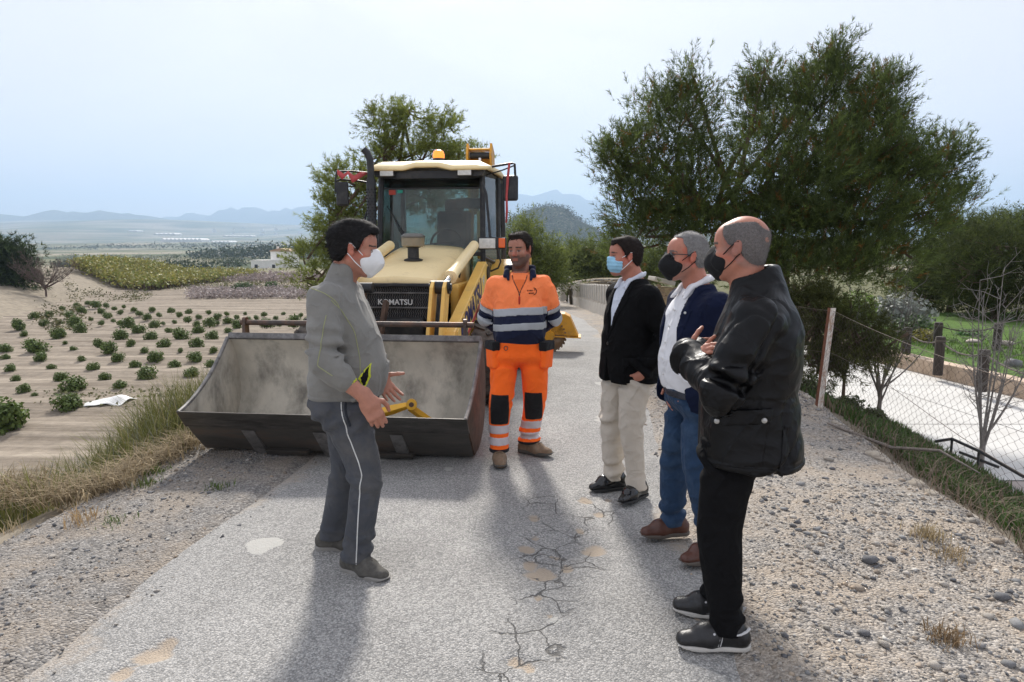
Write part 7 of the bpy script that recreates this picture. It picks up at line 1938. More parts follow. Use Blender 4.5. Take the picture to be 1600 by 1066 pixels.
for (cx_, cy_, hp) in spots:
    px, py = cx_ / 2.423, 300 + cy_ / 2.423; p = unproj(px, py, FIELD_Z)
    hgt = hp / 2.423 / 1067 * p[1] * 1.5
    o = empty('citrus_bush', (p[0], p[1], FIELD_Z - .05), float(r.uniform(0, 6.28)))
    tag(o, 'small round citrus bush planted in rows on the tilled field', 'bush', 'citrus bushes on the tilled field')
    s_ = hgt / .95; o.scale = (s_ * r.uniform(.85, 1.1), s_ * r.uniform(.85, 1.1), s_)
    link('foliage', CB_ME[int(r.integers(0, 4))], o); link('stem', STEM_ME, o)

# ---- vineyard block, almond blocks, woods and far trees: masses nobody could count
def mass(name, label, P, size, cols, r, per=14, flat=.7):
    m = len(P); pos = np.repeat(P, per, 0) + r.normal(size=(m * per, 3)) * np.repeat(size, per)[:, None] * np.array([.5, .5, .38 * flat])
    nn = norm(r.normal(size=pos.shape) + [0, 0, .5]); C = np.repeat(cols, per, 0) * r.uniform(.7, 1.3, (len(pos), 1))
    sz = np.repeat(size, per)
    t = norm(np.cross(nn, r.normal(size=pos.shape))); s = np.cross(nn, t); L_ = (sz * .15)[:, None]
    V = np.stack([pos - t * L_, pos + s * L_ * .7, pos + t * L_, pos - s * L_ * .7], 1).reshape(-1, 3); i = 4 * np.arange(len(pos))[:, None]
    o = link(name, np_mesh(name, V, i + [0, 1, 2, 3], [M_leaf], False, np.repeat(C, 4, 0))); tag(o, label, kind='stuff'); return o
r = np.random.default_rng(71)
# vineyard: quadrilateral on the ground from photo corners
vc = [unproj(125, 447, -3.4), unproj(235, 455, -3.4), unproj(400, 431, -3.6), unproj(300, 430, -3.6)]
A, B, Cc, D = vc[0], vc[1], unproj(405, 436, -3.6), unproj(150, 432, -3.6)
P = []
for u in np.linspace(0, 1, 34):
    for v in np.linspace(0, 1, 64):
        q = (A * (1 - v) + B * v) * (1 - u) + (D * (1 - v) + Cc * v) * u; P.append(q + r.normal(size=3) * [.3, .3, 0])
P = np.array(P); P[:, 2] = [gz(a, b) for a, b, _ in P]; trunks = P.copy(); P[:, 2] += .85
cols = np.array([.26, .24, .07]) * r.uniform(.8, 1.2, (len(P), 1)); cols[r.random(len(P)) < .2] = [.17, .20, .05]
mass('vineyard', 'yellow green block of fruit trees beyond the field', P, np.full(len(P), 1.2), cols, r, 15)
Vs, Fs = [], []
k = trunks; V = np.stack([k + [-.09, 0, 0], k + [.09, 0, 0], k + [.05, 0, .8], k + [-.05, 0, .8], k + [0, .09, 0], k + [0, .05, .8]], 1).reshape(-1, 3); i = 6 * np.arange(len(k))[:, None]
o = link('vineyard_trunks', np_mesh('vineyard_trunks', V, np.concatenate([i + [0, 1, 2, 3], i + [1, 4, 5, 2], i + [4, 0, 3, 5]]), [M_bark])); tag(o, 'short trunks under the yellow green fruit trees', kind='stuff')
def px_mass(name, label, quads, n, size, col, seed, zlift, per=8, zg=-4.0, flat=.7):
    r = np.random.default_rng(seed); P = []
    for (x0, x1, y0, y1) in quads:
        for _ in range(n):
            P.append(unproj(r.uniform(x0, x1), r.uniform(y0, y1), zg))
    P = np.array(P); P[:, 2] = height(P[:, 0], P[:, 1]) + zlift; s_ = size * r.uniform(.7, 1.3, len(P))
    cols = np.array(col) * r.uniform(.75, 1.25, (len(P), 1)); return mass(name, label, P, s_, cols, r, per, flat)
px_mass('almond_orchard', 'pinkish grey almond trees with fading blossom', [(300, 480, 463, 478)], 520, .7, (.30, .255, .24), 72, .25, 20)
px_mass('almond_orchard', 'far strip of pinkish almond trees left of the farmhouse', [(330, 500, 437, 449)], 420, 1.0, (.28, .23, .215), 73, .4, 18)
px_mass('scrub', 'grey green scrub on the terrace bank beyond the field', [(240, 490, 450, 462)], 160, .6, (.12, .12, .05), 74, .2, 18)
px_mass('olive_grove', 'far pale green grove in rows on the valley floor', [(100, 380, 402, 420)], 420, 3.0, (.11, .12, .06), 75, .8, 14, -9.0)
px_mass('far_trees', 'dark trees scattered over the middle valley', [(90, 130, 418, 426), (100, 200, 424, 430), (345, 420, 412, 422), (250, 330, 424, 430)], 26, 3.6, (.045, .06, .03), 76, 1.2, 26, -8.0)
px_mass('scrub', 'dry brush along the edge of the left earth bank', [(60, 130, 445, 470), (100, 230, 432, 440)], 36, .6, (.13, .125, .06), 77, .1, 24, -1.5)
# wooded belt and trees on the hills
def ridge_trees(name, label, grid, n, size, col, seed, zmin):
    r = np.random.default_rng(seed); X, Y, Z = grid; f = np.argwhere((Z[:-1, :-1] > zmin)); k = f[r.integers(0, len(f), n)]
    P = np.stack([X[k[:, 0], k[:, 1]], Y[k[:, 0], k[:, 1]], Z[k[:, 0], k[:, 1]]], -1) + r.normal(size=(n, 3)) * [1.5, 1.5, 0]; P[:, 2] += size * .25
    return mass(name, label, P, size * r.uniform(.6, 1.3, n), np.array(col) * r.uniform(.7, 1.3, (n, 1)), r, 9, 1.0)
ridge_trees('hill_trees', 'pines covering the rocky hill behind the road', hill_g, 1900, 8.5, (.030, .040, .020), 78, 2)
r = np.random.default_rng(79); P = []
for _ in range(420):
    px = r.uniform(300, 520); d = r.uniform(480, 620); y0 = np.interp(px, [300, 360, 420, 520], [396, 393, 389, 390]); P.append(place_at(px, y0 + r.uniform(0, 7), d))
mass('far_wood', 'dark wooded belt across the middle distance', np.array(P), np.full(len(P), 7.0), np.array([.045, .060, .030]) * r.uniform(.7, 1.3, (len(P), 1)), r, 12, .8)
P = []
for _ in range(300):
    px = r.uniform(60, 440); d = r.uniform(1200, 1500); P.append(place_at(px, np.interp(px, [60, 200, 440], [388, 384, 381]) + r.uniform(-1, 4), d))
mass('far_wood', 'thin line of distant trees below the plateau', np.array(P), np.full(len(P), 10.0), np.array([.05, .06, .035]) * r.uniform(.7, 1.3, (len(P), 1)), r, 8, .6)

# single round bushes on the terrace behind the field
for (px, py, w_, lab) in ((380, 470, 34, 'bright green round bush on the terrace behind the field'), (425, 463, 24, 'smaller green bush right of the bright terrace bush'), (372, 419, 14, 'dark round tree standing left of the farmhouse'), (318, 431, 12, 'dark round tree near the orange heap in the valley')):
    g_ = unproj(px, py, -4.2 if py > 440 else -8); g_[2] = gz(g_[0], g_[1]); rad = w_ / 1067 * g_[1] * .55
    shrub('round_bush', lab, tuple(g_), rad, 900, (.06, .10, .03), int(px), rad * .16, rad * .07)
# bare brown tree on the left bank
def bare_tree(name, label, base, h, seed, m, n1=9, spread=.55, r0=.06, twigs=5, lean=(0, 0), cat='tree', group=None, sub=4):
    r = np.random.default_rng(seed); T = empty(name, tuple(base)); tag(T, label, cat, group)
    mb = MB(); mb.tube([(0, 0, -.1), (.01, 0, h * .12), (lean[0] * .2, lean[1] * .2, h * .22)], [r0, r0 * .85, r0 * .7], 8); mb.build('trunk', m, T, smooth=True)
    mb = MB()
    for k in range(n1):
        a = 2 * math.pi * k / n1 + r.uniform(-.4, .4); s_ = spread * r.uniform(.35, 1.0)
        e_ = np.array([math.cos(a) * s_ * h * .6 + lean[0], math.sin(a) * s_ * h * .6 + lean[1], h * r.uniform(.7, 1.0) * (1 - .3 * s_)])
        b_ = np.array([0, 0, h * r.uniform(.08, .22)]); c_ = b_ + np.array([e_[0] * .75, e_[1] * .75, (e_[2] - b_[2]) * .45])
        t = np.linspace(0, 1, 8)[:, None]; p = (1 - t) ** 2 * b_ + 2 * t * (1 - t) * c_ + t ** 2 * e_
        mb.tube(p, np.linspace(r0 * .42, r0 * .07, 8), 5)
        for j in range(twigs):
            q = p[r.integers(2, 8)]; d = norm(np.array(r.normal(size=3) * [.7, .7, .4] + [0, 0, .7])); ln = h * r.uniform(.06, .17)
            p2 = np.stack([q, q + d * ln * .5 + r.normal(size=3) * .02 * h, q + d * ln + [0, 0, ln * .15]]); mb.tube(p2, [r0 * .13, r0 * .09, r0 * .04], 4)
            for _ in range(sub):
                q2 = p2[1] + (p2[2] - p2[1]) * r.random(); d2 = norm(d + r.normal(size=3) * .6); mb.tube([q2, q2 + d2 * ln * .4], [r0 * .06, r0 * .03], 3)
    tag(mb.build('branches', m, T, smooth=True), kind='stuff'); return T
g_ = place_at(72, 462, 62)
bare_tree('bare_tree', 'leafless brown tree beside the dark pine on the bank', g_, 4.3, 801, mat('twig_brown', color=(.105, .075, .065), rough=.95), 20, 1.0, .09, 26, sub=8)
M_birch = mat('sapling_bark', color=(.22, .20, .18), rough=.85, var=.3, vscale=18, bump=.003, bscale=50)
b1_ = unproj(1530, 742, -.98); bare_tree('bare_sapling', 'pale leafless young tree at the right behind the wire fence', b1_, 2.5, 802, M_birch, 9, .30, .036, 14, (.12, .1), 'sapling', sub=3)
b2_ = unproj(1372, 652, -.85); bare_tree('bare_sapling', 'leafless sapling fanning up beside the leaning fence post', b2_, 2.1, 803, mat('sapling_dark', color=(.13, .12, .11), rough=.9, var=.3, vscale=12), 13, .50, .035, 9, (.1, .1), 'sapling', sub=3)

# ---- garden shrubs beyond the lawn
for (px, py, y, rad, col, lab) in ((1335, 470, 19, 1.0, (.13, .19, .035), 'light green shrub behind the leaning fence post'), (1410, 465, 20, 1.15, (.20, .215, .19), 'silvery grey olive bush beyond the lawn'), (1425, 500, 17.5, .62, (.05, .085, .025), 'dark green garden shrub in front of the olive bush'), (1445, 520, 16.5, .40, (.20, .18, .03), 'small shrub with yellow flowers behind the wooden posts'), (1515, 520, 17.5, .42, (.05, .12, .03), 'green leafy plant beyond the lawn near the dark pines'), (1490, 533, 16.5, .34, (.10, .14, .05), 'pale low plant at the lawn edge'), (1260, 490, 16, .9, (.12, .115, .07), 'dry grey green scrub below the big pine')):
    p = place_at(px, py, y); shrub('garden_shrub', lab, (p[0], y, p[2] - rad * .75), rad, 1500, col, int(px + py), rad * .12, rad * .045)
for i, (px, py, y, rad, lab) in enumerate(((1262, 580, 8.8, .34, 'dark low shrub under the wire fence left of the post'), (1320, 605, 8.4, .30, 'dark low shrub at the foot of the leaning post'), (1360, 625, 8.1, .26, 'dark low shrub around the leafless sapling'))):
    p = place_at(px, py, y); shrub('low_shrub', lab, (p[0], y, gz(p[0], y) - .05), rad, 1300, (.055, .070, .025), 900 + i, .055, .012)
p = place_at(1190, 560, 9.2)

# ---- grasses
def blades(P, ln, lean, cols, r, w=.004):
    m = len(P); a = r.uniform(0, 6.283, m); d = np.stack([np.cos(a), np.sin(a), np.zeros(m)], -1) * lean[:, None]; s = np.stack([-np.sin(a), np.cos(a), np.zeros(m)], -1) * w
    up = np.array([0, 0, 1.0]); q = P + (up * .55 + d * .3) * ln[:, None]; t = P + (up * (1 - .25 * lean[:, None]) + d) * ln[:, None]
    V = np.stack([P - s, P + s, q + s * .8, q - s * .8, t], 1).reshape(-1, 3); i = 5 * np.arange(m)[:, None]
    return V, [i + [0, 1, 2, 3], i + [3, 2, 4]], np.repeat(cols, 5, 0)
M_grass = mat('grass_blades', attr='Col', rough=.8, spec=.15, backl=.25)
r = np.random.default_rng(91)
n = 50000; y = 4.5 + 7.4 * r.random(n) ** 1.1; e = .85 + 2.9 * r.random(n) ** 1.1; x = xl(y) - e
nn = Nz(95, 10, 1.2, 4)(np.stack([x, y, 0 * x], -1)); keep = (r.random(n) < np.clip(.55 + .6 * nn, 0.05, 1) * sstep(.75, 1.25, e + .2 * nn)); x, y, e, nn = x[keep], y[keep], e[keep], nn[keep]
P = np.stack([x, y, height(x, y) - .02], -1); ln = (.26 + .42 * r.random(len(x))) * np.clip(1 + .35 * nn, .5, 1.5) * (.35 + .65 * sstep(.8, 1.8, e))
cols = np.array([.165, .170, .055]) * r.uniform(.7, 1.3, (len(x), 1)); dry = r.random(len(x)) < .08 + .25 * sstep(1.5, .9, e); cols[dry] = np.array([.30, .25, .13]) * r.uniform(.75, 1.2, (dry.sum(), 1)); gr_ = r.random(len(x)) < .15; cols[gr_] = [.20, .20, .15]
V, F, C = blades(P, ln + .05, r.uniform(.15, .75, len(x)), cols, r, .0042)
tag(link('grass', np_mesh('grass', V, F, [M_grass], False, C)), 'tall olive green grass covering the left road bank', kind='stuff')
# flattened straw at the lip of the bank
n = 1700; cpx = np.array([(40, 768, .45), (110, 775, .35), (20, 755, .35), (165, 765, .28), (245, 722, .30), (200, 742, .22), (285, 705, .22)]); k = r.integers(0, len(cpx), n)
c = np.array([unproj(a, b, -.04) for a, b, _ in cpx]); P = c[k] + r.normal(size=(n, 3)) * (cpx[k, 2] * .38)[:, None] * [1, .6, 0]; P[:, 2] = np.maximum(height(P[:, 0], P[:, 1]), -.12) + r.random(n) * .05
ln = r.uniform(.08, .24, n); cols = np.array([.36, .285, .18]) * r.uniform(.6, 1.15, (n, 1)); V, F, C = blades(P, ln, r.uniform(.8, 1.6, n), cols, r, .0035)
tag(link('straw', np_mesh('straw', V, F, [M_grass], False, C)), 'dry flattened straw lying along the left verge', kind='stuff')
# small weeds and dry tufts, one object each
def tuft(px, py, lab, col, ln, n, side, lean=.7):
    p = unproj(px, py, -.04); z = float(shoulder_z(np.array([p[0]]), np.array([p[1]]), side)[0]); r = np.random.default_rng(int(px + py)); P = r.normal(size=(n, 3)) * [.05, .05, 0]
    V, F, C = blades(P, ln * r.uniform(.5, 1.2, n), r.uniform(.3, 1, n) * lean * 1.4, np.array(col) * r.uniform(.7, 1.3, (n, 1)), r, .0025)
    o = link('grass_tuft', np_mesh('grass_tuft', V, F, [M_grass], False, C), None, (p[0], p[1], z)); tag(o, lab, 'grass tuft')
for a in ((240, 742, 'green weed at the foot of the straw on the left verge', (.10, .15, .03), .06, 120, -1), (230, 762, 'flat green weed nearer the road on the left verge', (.12, .16, .05), .05, 120, -1), (128, 822, 'dry straw tuft alone on the left gravel', (.40, .28, .15), .12, 60, -1), (182, 822, 'tiny green weed on the left gravel', (.11, .16, .05), .035, 60, -1), (340, 770, 'green sprig by the road edge near the bucket', (.10, .15, .04), .05, 60, -1),
          (1480, 1000, 'brown dead tuft at lower right of the gravel', (.24, .17, .10), .06, 160, 1), (1452, 840, 'dry grass tuft in the middle of the right gravel', (.34, .27, .16), .09, 120, 1), (1485, 868, 'straw tuft among pebbles below the fence', (.36, .28, .17), .08, 90, 1), (1228, 613, 'small green weed behind the black jacket', (.14, .18, .07), .05, 80, 1), (20, 805, 'pale straw tuft at the left picture edge', (.42, .34, .22), .16, 40, -1)): tuft(*a)
# ice plant on the slope below the fence
n = 22000; y = 2.0 + 7.2 * r.random(n); f = .25 + 1.55 * r.random(n); x = fence_x(y) + f; nn = Nz(97, 10, 1.5, 5)(np.stack([x, y, 0 * x], -1)); keep = r.random(n) < np.clip(.7 + .5 * nn, .05, 1) * sstep(.2, .55, f); x, y, f = x[keep], y[keep], f[keep]
P = np.stack([x, y, height(x, y)], -1); cols = np.array([.055, .105, .022]) * r.uniform(.7, 1.35, (len(x), 1)); d_ = r.random(len(x)) < .16; cols[d_] = [.20, .15, .10]
V, F, C = blades(P, r.uniform(.08, .20, len(x)), r.uniform(.1, .6, len(x)), cols, r, .009)
tag(link('ice_plant', np_mesh('ice_plant', V, F, [M_leaf], False, C)), 'fleshy green ground cover on the slope below the fence', kind='stuff')
n = 900; y = 2.4 + 4.2 * r.random(n); f = .05 + .75 * r.random(n); x = fence_x(y) + f; P = np.stack([x, y, height(x, y) + .01], -1)
V, F, C = blades(P, r.uniform(.08, .28, n), r.uniform(.8, 1.8, n), np.array([.21, .165, .125]) * r.uniform(.6, 1.2, (n, 1)), r, .003)
tag(link('dead_twigs', np_mesh('dead_twigs', V, F, [M_grass], False, C)), 'tangle of dead twigs along the foot of the fence', kind='stuff')
n = 15000; x = far_x(8) + .4 + 9 * r.random(n) ** 1.3; y = 7 + 12 * r.random(n); keep = x > far_x(y) + .3; x, y = x[keep], y[keep]
P = np.stack([x, y, np.full(len(x), DRIVE_Z + .24)], -1); V, F, C = blades(P, r.uniform(.05, .085, len(x)), r.uniform(.1, .7, len(x)), np.array([.105, .18, .042]) * r.uniform(.75, 1.3, (len(x), 1)), r, .010)
o = link('lawn_grass', np_mesh('lawn_grass', V, F, [M_grass], False, C)); tag(o, 'mown bright green grass of the lawn', kind='stuff')
# ================================================================== fences, garden posts, farmhouse, small built things
# ---- leaning post and wire fence
M_wire = mat('wire_rusty', color=(.11, .085, .07), rough=.7, metal=.3, var=.3, vscale=20)
M_postw = mat('post_white', color=(.62, .58, .52), rough=.8, var=.15, vscale=20, dirt=(.28, .12, .05), dscale=9, damt=.85, dlo=.46, dhi=.62)
M_postr = mat('post_rust', color=(.16, .06, .03), rough=.9, var=.35, vscale=18)
FE = empty('wire_fence', (0, 0, 0)); tag(FE, 'rusty chain link fence along the right verge above the concrete drive', 'fence')
FH = 1.03
def fp(y, z=None):
    x = float(fence_x(y)); g_ = float(shoulder_z(np.array([x]), np.array([y]), 1)[0]); return np.array([x, y, g_])
def fence_post(y, lean, m2=True):
    b = fp(y); t = b + np.array([lean[0], lean[1], FH + .06])
    P = empty('post', tuple(b), 0, FE)
    d = t - b; a_, b__, c_ = frame_from(d)
    mb = MB(); mb.add([(-.028, -.004, -.25), (.028, -.004, -.25), (.028, .004, -.25), (-.028, .004, -.25)] + [tuple(d + np.array(q)) for q in ((-.028, -.004, 0), (.028, -.004, 0), (.028, .004, 0), (-.028, .004, 0))], [(0, 3, 2, 1), (4, 5, 6, 7), (0, 1, 5, 4), (1, 2, 6, 5), (2, 3, 7, 6), (3, 0, 4, 7)]); mb.build('flange', M_postw, P)
    mb = MB(); mb.add([(-.034, -.004, -.25), (-.028, -.004, -.25), (-.028, .052, -.25), (-.034, .052, -.25)] + [tuple(d + np.array(q)) for q in ((-.034, -.004, 0), (-.028, -.004, 0), (-.028, .052, 0), (-.034, .052, 0))], [(0, 3, 2, 1), (4, 5, 6, 7), (0, 1, 5, 4), (1, 2, 6, 5), (2, 3, 7, 6), (3, 0, 4, 7)]); mb.build('web', M_postr, P)
    return t
posts = [(1.2, (.0, 0)), (4.35 - 1.6, (0.02, 0)), (7.25, (.10, .02)), (10.4, (.02, 0)), (13.6, (0, 0))]
tops = {}
for y, l in posts:
    if y == 4.35 - 1.6: continue
    tops[y] = fence_post(y, l)
yk = sorted(tops)
def top_line(y):
    for a, b in zip(yk[:-1], yk[1:]):
        if a <= y <= b:
            t = (y - a) / (b - a); p = tops[a] * (1 - t) + tops[b] * t; p[2] -= (.03 + (.10 if a < 5 else .05) * 4 * t * (1 - t)); return p
    return tops[yk[0]] if y < yk[0] else tops[yk[-1]]
# diamond mesh: every wire zigzags from the ground to the top line
def zigzag(y0, y1, step, rad, seg=3):
    Vs, Fs, off = [], [], 0; ang = np.arange(seg) * 2 * math.pi / seg
    ny = int((y1 - y0) / step); rows = 34
    r = np.random.default_rng(12)
    for i in range(ny):
        yc = y0 + i * step
        A, B = fp(yc), top_line(yc); A = A + [0, 0, -.06]
        pts = []
        for k in range(rows + 1):
            t = k / rows; p = A + (B - A) * t; s_ = (1 if (k + i) % 2 else -1) * step * .5
            bul = .025 * math.sin(yc * 2.1 + t * 4) * math.sin(t * math.pi)
            pts.append(p + np.array([bul + (.004 if k % 2 else -.004), s_, 0]))
        pts = np.array(pts); T = norm(np.gradient(pts, axis=0)); a = norm(np.cross(T, [1.0, 0, 0.001])); b = np.cross(T, a)
        ring = pts[:, None, :] + rad * (np.cos(ang)[None, :, None] * a[:, None, :] + np.sin(ang)[None, :, None] * b[:, None, :])
        Vs.append(ring.reshape(-1, 3)); k = np.arange(rows)[:, None] * seg; j = np.arange(seg)[None, :]; j2 = (j + 1) % seg
        Fs.append(np.stack([k + j, k + j2, k + seg + j2, k + seg + j], -1).reshape(-1, 4) + off); off += len(Vs[-1])
    return np.concatenate(Vs), np.concatenate(Fs)
V, F = zigzag(1.2, 13.4, .05, .0012)
tag(link('wire_mesh', np_mesh('wire_mesh', V, F, [M_wire], True), FE), kind='stuff')
for nm, dz in (('top_wire', .0), ('middle_wire', -.45)):
    mb = MB(); mb.tube([top_line(y) + [0.004, 0, dz + (.0 if dz == 0 else .05 * math.sin(y * 1.3))] for y in np.arange(1.2, 13.6, .25)], .0022, 5); mb.build(nm, M_wire, FE, smooth=True)
mb = MB(); p0 = fp(5.9) + [.25, 0, -.02]; mb.tube([fp(6.6) + [-.10, 0, .03], p0, fp(5.5) + [.55, .1, .05], fp(5.3) + [.8, .1, -.08]], [.012, .016, .012, .006], 6)
tag(mb.build('dead_branch', mat('dead_wood', color=(.22, .19, .165), rough=.9, var=.3, vscale=15), None, smooth=True), 'grey dead branch lying under the wire fence', 'branch')
# rubble course along the foot of the fence
M_rub2 = mat('rubble_pale', color=(.38, .335, .275), rough=.9, var=.2, vscale=8, bump=.008, bscale=30)
rr = np.random.default_rng(19)
for y in np.sort(rr.uniform(3.0, 9.0, 20)):
    b = fp(y); V, Fc = pebble_mesh(int(y * 100), .5); s_ = rr.uniform(.04, .10)
    o = link('rubble_stone', np_mesh('rubble_stone', V * s_ * [.7, 1.5, .8], Fc, [M_rub2]), sh_r, tuple(b + [rr.uniform(-.03, .06), 0, .0])); o.rotation_euler = (0, 0, rr.uniform(-.4, .4))

# ---- black pipe rail by the kerb
mb = MB(); q = [unproj(1462, 690, -.70), unproj(1488, 686, -.62), unproj(1530, 705, -.62), unproj(1600, 745, -.64)]
mb.tube(q, .018, 8); mb.tube([q[1], q[1] - [0, 0, .32]], .014, 6); mb.tube([unproj(1500, 707, -.80), unproj(1560, 730, -.80)], .018, 8); mb.tube([q[2], q[2] - [0, 0, .32]], .014, 6)
tag(mb.build('pipe_rail', mat('pipe_black', color=(.03, .03, .032), rough=.5), None, smooth=True), 'bent black pipe rail beside the drive kerb', 'rail')

# ---- wooden garden posts with rope
M_log = mat('log_dark', color=(.050, .040, .034), rough=.9, var=.35, vscale=12, bump=.01, bscale=25, stretch=(3, 3, .6))
M_rope = mat('rope_brown', color=(.10, .085, .07), rough=.9, var=.3, vscale=30)
pp = []
LZ = DRIVE_Z + .26
for i, (px, pyb, hpx, w_, lab) in enumerate(((1415, 556, 44, 13, 'dark log post on the lawn nearest the leafless sapling'), (1466, 574, 48, 14, 'dark log post second along the roped lawn edge'), (1534, 598, 52, 16, 'dark log post in front of the pale leafless tree'), (1464, 542, 38, 12, 'dark log post farther back on the lawn'), (1557, 545, 40, 12, 'dark log post at the rear right of the lawn'))):
    b = unproj(px, pyb, LZ); h_ = hpx / 1067 * b[1] * 1.02; rad = w_ / 1067 * b[1] * .5
    T = empty('log_post', tuple(b)); tag(T, lab, 'log post', 'roped log posts on the lawn')
    mb = MB(); r_ = np.random.default_rng(i); mb.lathe([(rad * 1.02, -.15), (rad * 1.05, h_ * .3), (rad, h_ * .7), (rad * 1.02, h_ * .97), (rad * .9, h_)], (0, 0, 0), (0, 0, 1), 14); mb.build('log', M_log, T, smooth=True)
    mb = MB(); mb.lathe([(rad * 1.06, h_ * .84), (rad * 1.12, h_ * .87), (rad * 1.06, h_ * .90)], (0, 0, 0), (0, 0, 1), 14); mb.build('rope_turn', M_rope, T, smooth=True)
    pp.append((b, h_))
def rope(a, b, lab, sag=.12):
    p0 = a[0] + [0, 0, a[1] * .87]; p1 = b[0] + [0, 0, b[1] * .87]; t = np.linspace(0, 1, 14)[:, None]; p = p0 + (p1 - p0) * t; p[:, 2] -= (sag * 4 * t * (1 - t))[:, 0]
    mb = MB(); mb.tube(p, .016, 6); tag(mb.build('rope', M_rope, None, smooth=True), lab, 'rope')
rope(pp[0], pp[1], 'slack rope between the two left log posts'); rope(pp[1], pp[2], 'slack rope between the second log post and the pale tree')
rope(pp[3], pp[4], 'slack rope between the two rear log posts'); rope(pp[2], (unproj(1660, 655, LZ), .6), 'slack rope leaving the right picture edge', .1)
rope(pp[0], (unproj(1330, 522, LZ), .55), 'slack rope running left behind the low pine', .12)
# grey rocks at the far right of the lawn
for i, (px, py, w_, lab) in enumerate(((1582, 573, 40, 'grey flat rock on the lawn at right edge'), (1572, 540, 30, 'row of pale stones edging the lawn, right end'), (1520, 537, 26, 'pale edging stone beyond the lawn near the green plant'))):
    b = unproj(px, py, LZ); V, Fc = pebble_mesh(900 + i, .4); o = link('garden_rock', np_mesh('garden_rock', V * w_ / 1067 * b[1] * .5, Fc, [mat('rock_grey%d' % i, color=((.16, .16, .165), (.42, .37, .31), (.40, .35, .30))[i], rough=.85, var=.25, vscale=6, bump=.01, bscale=20)]), None, tuple(b + [0, 0, .06])); tag(o, lab, 'rock')

# ---- concrete panel fence beside the road farther back
M_pan = mat('panel_concrete', color=(.40, .37, .32), rough=.9, var=.15, vscale=5, bump=.005, bscale=30)
M_pan2 = mat('panel_base_concrete', color=(.50, .46, .40), rough=.9, var=.12, vscale=5, bump=.004, bscale=30)
CF = empty('concrete_fence'); tag(CF, 'low concrete panel fence with pale base along the road behind', 'fence')
def cf(t):
    a, b = np.array([2.70, 13.6]), np.array([2.68, 32.0]); p = a + (b - a) * t; return np.array([p[0], p[1], float(zroad(p[1])) - .02])
nP = 30
for i in range(nP):
    a, b = cf(i / nP), cf((i + 1) / nP); L_ = b[1] - a[1]
    mb = MB(); mb.box(((a[0] + b[0]) / 2, (a[1] + b[1]) / 2, (a[2] + b[2]) / 2 + .64), (.045, L_ * .86, .50)); mb.build('panel', M_pan, CF, bevel=.006)
    mb = MB(); mb.box((a[0], a[1], a[2] + .45), (.09, .09, .92)); mb.build('fence_post', M_pan2, CF, bevel=.006)
    # sloping base slab, stepped with the road
    mb = MB(); mb.prism([(a[1] + .02, a[2] - .05), (b[1] - .02, b[2] - .05), (b[1] - .02, b[2] + .32), (a[1] + .02, a[2] + .38)], a[0] - .06, a[0] + .06, 'x'); mb.build('base_slab', M_pan2, CF, bevel=.006)
# gate posts at its far end
for i, (px, lab) in enumerate(((879, 'pale concrete gate post, left of the pair'), (884, 'pale concrete gate post beside the mailbox'))):
    y = 33.0; p = place_at(px, 440, y); T = empty('gate_post', (p[0], y + i * .8, float(zroad(33)))); tag(T, lab, 'gate post', 'gate posts at the end of the fence')
    mb = MB(); mb.box((0, 0, .55), (.22, .22, 1.1)); mb.build('shaft', M_pan2, T, bevel=.01); mb = MB(); mb.box((0, 0, 1.13), (.28, .28, .06)); mb.build('cap', M_pan2, T, bevel=.01)
mbx = empty('mailbox', (2.55, 31.6, float(zroad(31.6)) + .95)); tag(mbx, 'small dark mailbox on the end of the concrete fence', 'mailbox')
mb = MB(); mb.box((0, 0, .12), (.34, .25, .22)); mb.build('box', M_blk, mbx, bevel=.02); mb = MB(); mb.box((0, -.13, .15), (.22, .01, .03)); mb.build('slot', M_pan2, mbx)
# curved pale rubble wall behind the fence
WL = empty('rubble_wall'); tag(WL, 'low pale rubble wall curving behind the concrete fence', 'wall')
rr = np.random.default_rng(23)
wm = [np_mesh('wall_stone', *[(lambda v, f: (v * [1, .6, .6], f))(*pebble_mesh(950 + i, .7))][0], [mat('wall_stone_%d' % i, color=[(.40, .36, .30), (.33, .30, .26), (.46, .42, .36)][i], rough=.9, var=.2, vscale=4)]) for i in range(3)]
crest = []
for i in range(40):
    t = i / 39; px = 888 + 100 * t; y = 30 + 6 * math.sin(t * 3); p = place_at(px, 444 - 8 * math.sin(min(1, t * 1.3) * math.pi * .6), y); crest.append(p)
    for row in range(2):
        o = link('wall_stone', wm[int(rr.integers(0, 3))], WL, tuple(p + [rr.uniform(-.1, .1), row * .1, rr.uniform(-.06, .02) - .17 * row])); s_ = rr.uniform(.13, .22); o.scale = (s_, s_, s_ * .8); o.rotation_euler = (0, 0, rr.uniform(-.5, .5))
mb = MB(); mb.sheet([[(p[0], p[1] - 2.2, -2.3), (p[0], p[1] - .7, p[2] - .75), (p[0], p[1] + .05, p[2] - .12), (p[0] + .2, p[1] + 2.5, p[2] - .05), (p[0] + .4, p[1] + 8, -2.4)] for p in crest])
tag(mb.build('earth_bank', mat('bank_earth', color=(.24, .20, .14), rough=1, spec=.05, var=.35, vscale=1.4, bump=.05, bscale=6), None, smooth=True), 'dry earth bank rising behind the concrete fence', kind='structure')
